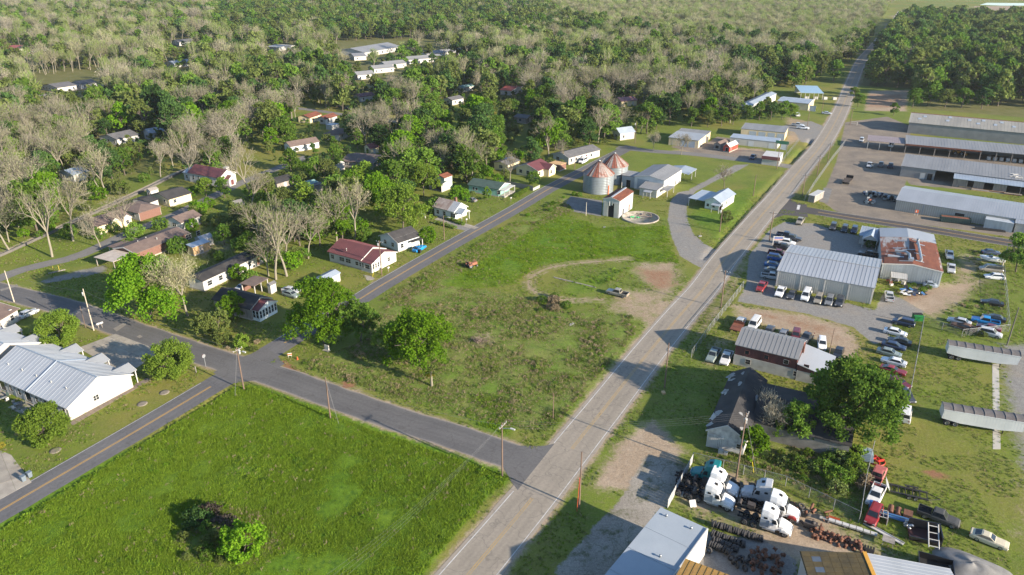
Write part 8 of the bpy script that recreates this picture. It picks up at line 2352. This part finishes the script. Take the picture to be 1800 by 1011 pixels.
mb.build("chrome_heap", STEEL, o)
o = thing("rusty_tanks",1571,903,-30,"two rust brown tanks beside the faded black pickup","tank")
for k in (-.5,.5):
    mb = MB(); mb.tube((k,-.8,.5),(k,.9,.5),.42,n=10); mb.build("tank", M("rusty_iron",(0.19,0.085,0.05)), o)
bx(o, "brown_cab", M("rusty_iron",(0.19,0.085,0.05)), (1.2,-.7,0,2.4,.7,1.0))
o = thing("dark_trailer",1638,1003,-25,"dark box trailer cut by the bottom edge beside the gravel pile","trailer")
bx(o, "box", PAINTS['black'], (-1.8,-1.5,.4,2.4,-1.4,1.5), (-1.8,1.4,.4,2.4,1.5,1.5), (-1.9,-1.5,.4,-1.8,1.5,1.5), (2.3,-1.5,.4,2.4,1.5,1.5)); bx(o, "floor", DARK, (-1.8,-1.4,.4,2.3,1.4,.5))
for s in (-1,1): mesh_obj("wheel", WH_CAR, o, (.2,s*1.6,.32))
# grey gravel heap
c = G(1706,1000); gh_ = MB(); n1, n2 = 15, 28; v = [(0,0,1.25)]
for i in range(1,n1+1):
    for j in range(n2):
        a = 2*math.pi*j/n2; rr = i/n1; R_ = 4.3*(1+.12*math.sin(3*a+1)); z = 1.25*(1-rr**1.7)*(1+.10*math.sin(3*a+rr*7))+random.uniform(-.03,.03)*(1-rr)
        v.append((R_*rr*math.cos(a)*1.15, R_*rr*math.sin(a)*.8, max(z,-.05)))
f = [(0,1+j,1+(j+1)%n2) for j in range(n2)]
for i in range(n1-1):
    for j in range(n2): f.append((1+i*n2+j,1+(i+1)*n2+j,1+(i+1)*n2+(j+1)%n2,1+i*n2+(j+1)%n2))
gh_.add(v,f,0,True)
tag(gh_.build("gravel_heap", M("heap_grey",(0.22,0.215,0.205),.95,(0.15,0.147,0.14),.8,bmp=.5), None, c, R(-25)), "wide heap of pale grey ash and gravel at the lower right", "gravel heap")
# dumpsters and bins
o = thing("dumpster",1612,563,-4,"green dumpster with sloping lid at the corner of the scrap car fence","dumpster")
mb = MB(); mb.hexa([(-1,-.7,.1),(1,-.7,.1),(1,.7,.1),(-1,.7,.1),(-1,-.95,1.2),(1,-.95,1.2),(1,.8,1.5),(-1,.8,1.5)]); mb.build("body", flat("dumpster_green",(0.015,0.16,0.035),.5), o)
bx(o, "lid", DARK, (-1.02,-.1,1.4,-.03,.85,1.52), (.03,-.1,1.4,1.02,.85,1.52))
for px, py, lb in ((42,846,"grey wheeled bin at the apartment parking, left of two"),(53,839,"grey wheeled bin at the apartment parking, right of two")):
    o = thing("wheeled_bin",px,py,D1,lb,"bin","wheeled bins")
    mb = MB(); mb.hexa([(-.27,-.27,.1),(.27,-.27,.1),(.27,.27,.1),(-.27,.27,.1),(-.33,-.33,1.0),(.33,-.33,1.0),(.33,.33,1.0),(-.33,.33,1.0)]); mb.build("bin_body", flat("bin_grey",(0.13,0.16,0.19),.5), o); bx(o, "lid", flat("bin_grey",(0.13,0.16,0.19)), (-.36,-.36,1.0,.36,.36,1.07))
o = thing("wheeled_bin",738,445,D1,"dark wheeled bin at the roadside before the blue sports car","bin","wheeled bins")
mb = MB(); mb.hexa([(-.27,-.27,.1),(.27,-.27,.1),(.27,.27,.1),(-.27,.27,.1),(-.33,-.33,1.0),(.33,-.33,1.0),(.33,.33,1.0),(-.33,.33,1.0)]); mb.build("bin_body", DARK, o); bx(o, "lid", DARK, (-.36,-.36,1.0,.36,.36,1.07))
def mailbox(px, py, label, col=WHITE):
    o = thing("mailbox",px,py,D1,label,"mailbox","mailboxes"); mb = MB(); mb.box(-.05,-.05,0,.05,.05,1.05); mb.build("post", WOODG, o)
    mb = MB(); mb.hexa([(-.35,-.16,1.05),(.35,-.16,1.05),(.35,.16,1.05),(-.35,.16,1.05),(-.35,-.12,1.4),(.35,-.12,1.4),(.35,.12,1.4),(-.35,.12,1.4)]); mb.build("box", col, o)
mailbox(174,578,"mailbox by the pale wooden pole, nearer one"); mailbox(180,576,"mailbox by the pale wooden pole, farther one"); mailbox(683,478,"mailbox in front of the maroon roofed house"); mailbox(898,354,"white mailbox before the green house"); mailbox(820,392,"white mailbox at the drive of the pale blue house")
# stop sign with its word
o = thing("stop_sign",362,645,240,"stop sign at the end of the side street by the round tree","road sign")
mb = MB(); mb.tube((0,0,0),(0,0,2.2),.05,n=6); mb.build("post", STEEL, o)
mb = MB(); pts = [(.42*math.cos(math.pi/8+k*math.pi/4),.42*math.sin(math.pi/8+k*math.pi/4)) for k in range(8)]
mb.add([(x,-.03,2.5+z) for x,z in pts]+[(x,-.06,2.5+z) for x,z in pts],[tuple(range(8)),tuple(range(15,7,-1))]+[(k,(k+1)%8,8+(k+1)%8,8+k) for k in range(8)]); mb.build("sign_plate", flat("stop_red",(0.35,0.02,0.02),.5), o)
mb = MB(); mb.add([(x*.99,-.022,2.5+z*.99) for x,z in pts],[tuple(range(7,-1,-1))]); mb.build("sign_back", STEEL, o)
fc = bpy.data.curves.new("stop_text",'FONT'); fc.body = "STOP"; fc.size = .30; fc.align_x = 'CENTER'; fc.align_y = 'CENTER'; fc.extrude = .003; fc.materials.append(FASCIA)
tmp_ = bpy.data.objects.new("lettering", fc); COL.objects.link(tmp_); bpy.context.view_layer.update(); lme = bpy.data.meshes.new_from_object(tmp_); bpy.data.objects.remove(tmp_); fo = mesh_obj("lettering", lme, o); fo.location = (0,-.068,2.5); fo.rotation_euler = (math.pi/2,0,0)
for px, py, lb, rz in ((345,655,"small post on the red mulch beside the stop sign",0),):
    o = thing("post",px,py,rz,lb,"post"); bx(o, "post", WOODG, (-.07,-.07,0,.07,.07,1.4))
# sign boards
o = thing("sign_board",1367,430,-2,"white framed sign board beside the dark pickups at the gravel lot","sign")
bx(o, "post", WHITE, (-1.5,-.08,0,-1.35,.08,2.6), (1.35,-.08,0,1.5,.08,2.6)); bx(o, "board", WHITE, (-1.35,-.05,1.3,1.35,.05,2.5))
bx(o, "panel", flat("sign_blue",(0.10,0.13,0.30),.5), (-1.2,-.075,1.75,1.2,-.055,2.35)); bx(o, "stripe", flat("sign_pink",(0.45,0.16,0.18),.5), (-1.2,-.075,1.45,1.2,-.055,1.62))
o = thing("warning_sign",1610,379,-20,"small orange and white board by the tan ribbed sawmill wall","sign")
bx(o, "board", flat("orange_paint",(0.50,0.10,0.03)), (-.5,-.04,.9,.5,.04,1.9)); bx(o, "post", WHITE, (-.45,-.03,0,-.35,.03,.9), (.35,-.03,0,.45,.03,.9)); bx(o, "stripe", WHITE, (-.3,-.06,1.1,.0,-.045,1.7))
o = thing("gate_frame",1500,220,-28,"pale pipe gate frame at the sawmill entrance","gate")
mb = MB(); mb.tube((-1.6,0,0),(-1.6,0,1.8),.08,n=6); mb.tube((1.6,0,0),(1.6,0,1.8),.08,n=6); mb.tube((-1.6,0,1.7),(1.6,0,1.7),.08,n=6); mb.tube((-1.6,0,.8),(1.6,0,.8),.06,n=6); mb.build("frame", METALW, o)
o = thing("street_marker",510,629,20,"orange and white marker board lying on the corner bank","marker"); bx(o, "board", WHITE, (-.4,-.05,.5,.4,.05,1.1)); bx(o, "stripe", flat("orange_paint",(0.50,0.10,0.03)), (-.4,-.07,.65,.4,-.055,.95)); bx(o, "leg", WOODG, (-.35,-.04,0,-.28,.04,.5), (.28,-.04,0,.35,.04,.5))
o = thing("street_marker",523,632,0,"small orange cone marker on the corner bank","marker"); mb = MB(); mb.lathe((0,0,0),[(.3,0),(.3,.05),(.16,.08),(.05,.7),(.01,.72)],10); mb.build("cone", flat("orange_paint",(0.50,0.10,0.03)), o)
o = thing("headstone",575,616,-30,"pale grey standing slab under the tall corner tree","stone slab"); bx(o, "slab", BLOCKW, (-.55,-.12,0,.55,.12,1.3)); bx(o, "foot", CONC, (-.8,-.6,-.05,.8,.3,.12))
# old rusty machine in the field
o = thing("old_tractor",829,470,40,"rusty orange old tractor alone in the middle field","tractor")
RT = M("rusty_orange",(0.30,0.12,0.07),.8,(0.20,0.085,0.055),1.5)
bx(o, "engine", RT, (-.2,-.35,.6,1.7,.35,1.3)); bx(o, "fender", RT, (-1.4,-.95,.9,-.3,-.55,1.35), (-1.4,.55,.9,-.3,.95,1.35)); bx(o, "seat", RT, (-.9,-.3,1.2,-.4,.3,1.6)); mb = MB(); mb.tube((1.1,0,1.3),(1.1,0,2.3),.06,n=6); mb.tube((-.2,0,1.3),(-.5,0,1.9),.04,n=5); mb.build("exhaust", RT, o)
TW = wheel_mesh(.75,.4,.5)
for s in (-1,1): mesh_obj("wheel", TW, o, (-.8,s*.75,.75)); mesh_obj("wheel", WH_CAR, o, (1.4,s*.6,.32))
o = thing("brush_pile",841,603,0,"heap of grey dead branches in the rough field","brush pile")
mb = MB()
for i in range(70):
    a = random.random()*6.28; rr = random.uniform(0,1.9); x, y = rr*math.cos(a), rr*math.sin(a)*.8; b = random.random()*6.28; l = random.uniform(.8,2.4)
    mb.tube((x,y,random.uniform(0,.6)),(x+l*.6*math.cos(b),y+l*.6*math.sin(b),random.uniform(.4,1.9)*(1-rr/3)),random.uniform(.03,.1),.02,n=4)
mb.build("branches", M("dead_wood",(0.22,0.17,0.14),.9,(0.13,0.10,0.085),2), o)["kind"] = "stuff"
o = thing("drain_pipe",1010,497,58,"half buried pale pipe crossing the tyre arc in the field","pipe"); mb = MB(); mb.tube((0,-6,.05),(0,6,.05),.22,n=8); mb.build("pipe", WOODG, o)
# scrap by the works and in the sawmill yard
o = thing("scrap_heap",1605,517,-10,"heap of white and blue car panels at the edge of the dirt track","scrap heap")
for i in range(34):
    mb = MB(); mb.cbox((random.uniform(-3,3),random.uniform(-1.6,1.6),.2+random.random()*.9),random.uniform(.5,1.5),random.uniform(.3,.9),.07,random.random()*6); v_ = [Vector(q) for q in mb.v]; rx = Matrix.Rotation(random.uniform(-.7,.7),3,'X'); ce = sum(v_,Vector())/8; mb.v = [tuple(ce+rx@(q-ce)) for q in v_]
    mb.build("car_panel", random.choice([PAINTS['white'],PAINTS['silver'],PAINTS['dark'],PAINTS['oldblue'],PAINTS['black'],PAINTS['navy']]), o)
o = thing("lean_shelter",1577,500,-24,"small ribbed sheet shelter full of junk beside the ribbed works wall","shelter")
roof_mono(o, 3.6, 3.0, 2.2, .3, METALW, -1.8, -1.5, rib=.5); posts(o, [(-1.7,-1.4),(1.7,-1.4),(-1.7,1.4),(1.7,1.4)], 2.2, WOODG)
for i in range(12):
    mb = MB(); mb.cbox((random.uniform(-2.6,2),random.uniform(-1.5,2.6),random.uniform(.2,1.2)),random.uniform(.4,1.0),random.uniform(.3,.8),random.uniform(.2,.9),random.random()*3); mb.build("junk_box", random.choice([PAINTS['white'],PAINTS['dark'],METALW,RUST]), o)
o = thing("cab_shell",1634,505,-20,"pale blue car shell standing against the ribbed works wall","car shell")
mb = MB(); loft(mb, [(-1.6,.4,1.0,.7),(-1.2,.3,1.1,.8),(1,.3,1.05,.8),(1.6,.4,.9,.7)]); mb.build("body", METALB, o); w_ = []; mb = MB(); cabin(mb, w_, -1.1,.9,-.8,.4,1.05,1.6,.85); mb.build("cabin", METALB, o)
for n_, me in w_: mesh_obj(n_, me, o)
o = thing("roll_off_bin",1678,391,-22,"rusty topped dark green roll off bin beside the sawmill wall","container")
bx(o, "side", M("bin_dark_green",(0.05,0.085,0.075),.7), (-4,-1.2,.2,4,-1.1,1.8), (-4,1.1,.2,4,1.2,1.8), (-4.1,-1.2,.2,-4,1.2,1.8), (4,-1.2,.2,4.1,1.2,1.8))
for i in range(14): bx(o, "rib", M("bin_dark_green",(0.05,0.085,0.075)), (-3.9+i*.6,-1.3,.2,-3.75+i*.6,-1.2,1.8))
bx(o, "scrap", RUST, (-3.9,-1.05,.3,3.9,1.05,1.65))
o = thing("steel_sections",1740,405,-20,"long dark steel sections stacked along the side road verge","steel stack")
for k in range(4): bx(o, "section", DARK, (-4,-.6+k*.3,.0,4,-.4+k*.3,.3+.05*k))
o = thing("yard_trailer",1489,321,55,"rusty flat yard trailer in its own shadow in the sawmill yard","trailer"); bx(o, "deck", M("dark_deck",(0.07,0.055,0.045),.9), (-3.4,-1.2,.8,3.4,1.2,1.0)); bx(o, "headboard", DARK, (3.2,-1.2,1.0,3.4,1.2,2.0)); bx(o, "stake", DARK, (-3.3,-1.2,1.0,-3.2,-1.1,1.6), (-3.3,1.1,1.0,-3.2,1.2,1.6), (0,1.1,1,.1,1.2,1.6), (0,-1.2,1,.1,-1.1,1.6))
for s in (-1,1):
    for x in (-2,-1): mesh_obj("wheel", WH_SEMI, o, (x,s*.95,.52))
house("shed", "tiny pale roofed shed inside the sawmill fence corner", [(1421,343),(1433,345.5),(1438,334)], 2.3, .2, 'flat', WOODG, METALW, ov=.1, win=None, cat='shed', found=False)
sheet("concrete_floor", [(1440,355),(1448,330),(1463,332),(1455,357)], .02, M("slab_e",(0.20,0.19,0.175)))
def yard_heap(px, py, lb, cols, n=14, sx=2.2, sy=1.6):
    o = thing("machinery_heap",px,py,-20,lb,"machinery")
    for i in range(n):
        mb = MB(); mb.cbox((random.uniform(-sx,sx),random.uniform(-sy,sy),random.uniform(.3,1.5)),random.uniform(.4,1.2),random.uniform(.3,1.0),random.uniform(.3,1.1),random.random()*3); mb.build("machine_block", random.choice(cols), o)
    for i in range(4): mesh_obj("wheel", WH_SEMI, o, (random.uniform(-sx,sx),random.uniform(-sy,sy),.5), (0,0,random.random()*3))
yard_heap(1531,294,"white and dark machine in the sawmill yard shade",[WHITE,DARK,METALW],8,1,1)
yard_heap(1537,345,"dark machine parts heaped in the shade left of the bright shed",[DARK,STEEL,PAINTS['navy'],METALW],22,4.0,2.0)
yard_heap(1528,357,"white topped trailer of scrap in the shade left of the bright shed",[WHITE,RUST,METALW],10,1.4,2.0)
yard_heap(1560,352,"dark wheels and steel next to the bright shed corner",[DARK,STEEL],12,2.4,1.2)
o = thing("yellow_loader",1684,272,-20,"yellow wheel loader before the open sawmill shed","loader")
YL = flat("loader_yellow",(0.50,0.24,0.03),.5); bx(o, "body", YL, (-2,-.7,.7,.6,.7,1.6)); bx(o, "arm", YL, (.6,-.6,.8,2.4,-.4,1.1), (.6,.4,.8,2.4,.6,1.1)); bx(o, "bucket", YL, (2.3,-1.1,.2,3.1,1.1,.9)); bx(o, "cab", GLASS, (-.8,-.6,1.6,.4,.6,2.6)); bx(o, "cab_roof", YL, (-.9,-.7,2.6,.5,.7,2.7))
for s in (-1,1):
    for x in (-1.3,1.0): mesh_obj("wheel", TW, o, (x,s*.95,.75))
for i, (px, py, n_) in enumerate(((1700,330,9),(1722,335,9),(1752,338,8),(1780,342,8),(1690,284,7),(1740,292,7))):
    o = thing("lumber_stack",px,py,-28,["stack of pale boards behind the bright shed, farthest left","stack of boards and rusty steel behind the bright shed, second","stack of tan boards behind the bright shed, third","stack of tan boards behind the bright shed at the right edge","stack of boards before the open shed, left one","stack of boards before the open shed, right one"][i],"lumber stack","lumber stacks in the sawmill")
    for k in range(n_): bx(o, "board", [WOODG, ORANGEW, METALW, RUST][(k+i) % 4], (-2.6,-1+.26*(k%5)+.02,.15*(k//5)*2,2.6,-1+.26*(k%5)+.22,.15*(k//5)*2+.2))
o = thing("green_scrap",1115,384,0,"green machine parts lying in the round concrete base","machine parts")
for k in range(7):
    mb = MB(); mb.cbox((random.uniform(-1.2,1.2),random.uniform(-.7,.7),.5),random.uniform(.5,1.4),.18,.25,random.random()*3); mb.build("part", flat("machine_green",(0.06,0.42,0.16),.5), o)
o = thing("log_heap",1133,381,0,"dark charred timbers in the round concrete base","timbers")
for k in range(8):
    mb = MB(); x, y = random.uniform(-2,3), random.uniform(-1.5,1.5); a = random.random()*3; mb.tube((x,y,.35),(x+1.6*math.cos(a),y+1.6*math.sin(a),.5),.14,n=6); mb.build("timber", M("dead_wood",(0.22,0.17,0.14)), o)
for px, py, lb in ((1230,416,"crumpled white bag on the mown grass below the small office"),(1065,400,"dark and white litter in the middle field"),(1004,571,"white litter in the rough field")):
    o = thing("litter",px,py,20,lb,"litter"); mb = MB()
    for k in range(4): mb.cbox((random.uniform(-.5,.5),random.uniform(-.3,.3),.12),random.uniform(.3,.9),.4,.16,random.random()*3)
    mb.build("scrap_sheet", WHITE, o)
for px, py, lb in ((250,710,"round pale manhole cover on the apartment lawn"),(97,792,"oval stone patch on the lawn below the round tree"),(289,690,"small drain cover on the apartment lawn")):
    p = G(px,py); mb = MB(); mb.lathe((0,0,0),[(.95,0),(.95,.05),(.6,.07),(.01,.08)],12); tag(mb.build("drain_cover", M("cover_grey",(0.22,0.19,0.15),.9), None, p), lb, "drain cover")
for px, py, lb in ((1090,690+50,"stone block on the grass below the lone pole"),):
    pass
o = thing("stone_block",1166,692,15,"low stone block in bare soil beside the lone grass pole","stone"); bx(o, "block", ORANGEW, (-.3,-.4,0,.3,.4,.45))
o = thing("swing_set",100,478,40,"yellow painted post frame on the bend of the lane","frame"); YF = flat("yellow_post",(0.34,0.25,0.04),.5)
bx(o, "post", YF, (-.7,-.06,0,-.58,.06,1.7)); bx(o, "post", YF, (.58,-.06,0,.7,.06,1.7)); bx(o, "beam", WOODG, (-2,-.2,0,2,-.05,.3))
o = thing("pallet_boards",1197,870,-30,"loose bonnet panel on the ground beside the front left tractor","panel"); bx(o, "panel", METALW, (-.7,-.5,.1,.7,.5,.35))
o = thing("steel_plate",1217,888,10,"white steel plate leaning on the ground before the front left tractor","plate"); mb = MB(); mb.hexa([(-.5,-.5,0),(.5,-.5,0),(.5,-.4,0),(-.5,-.4,0),(-.5,.2,.8),(.5,.2,.8),(.5,.3,.8),(-.5,.3,.8)]); mb.build("plate", WHITE, o)

# ================================================================== AIR
hz = MB(); hz.box(-3600,-60,-2.0,3600,6600,84)
hm = bpy.data.materials.new("haze_air"); hm.use_nodes = True; hn = hm.node_tree
for n in list(hn.nodes): hn.nodes.remove(n)
ho = hn.nodes.new("ShaderNodeOutputMaterial"); pv = hn.nodes.new("ShaderNodeVolumePrincipled")
pv.inputs["Color"].default_value = (0.86, 0.93, 1.0, 1); pv.inputs["Density"].default_value = 0.000055; pv.inputs["Anisotropy"].default_value = 0.2
hn.links.new(pv.outputs[0], ho.inputs["Volume"])
haze = hz.build("haze", hm); haze["kind"] = "stuff"
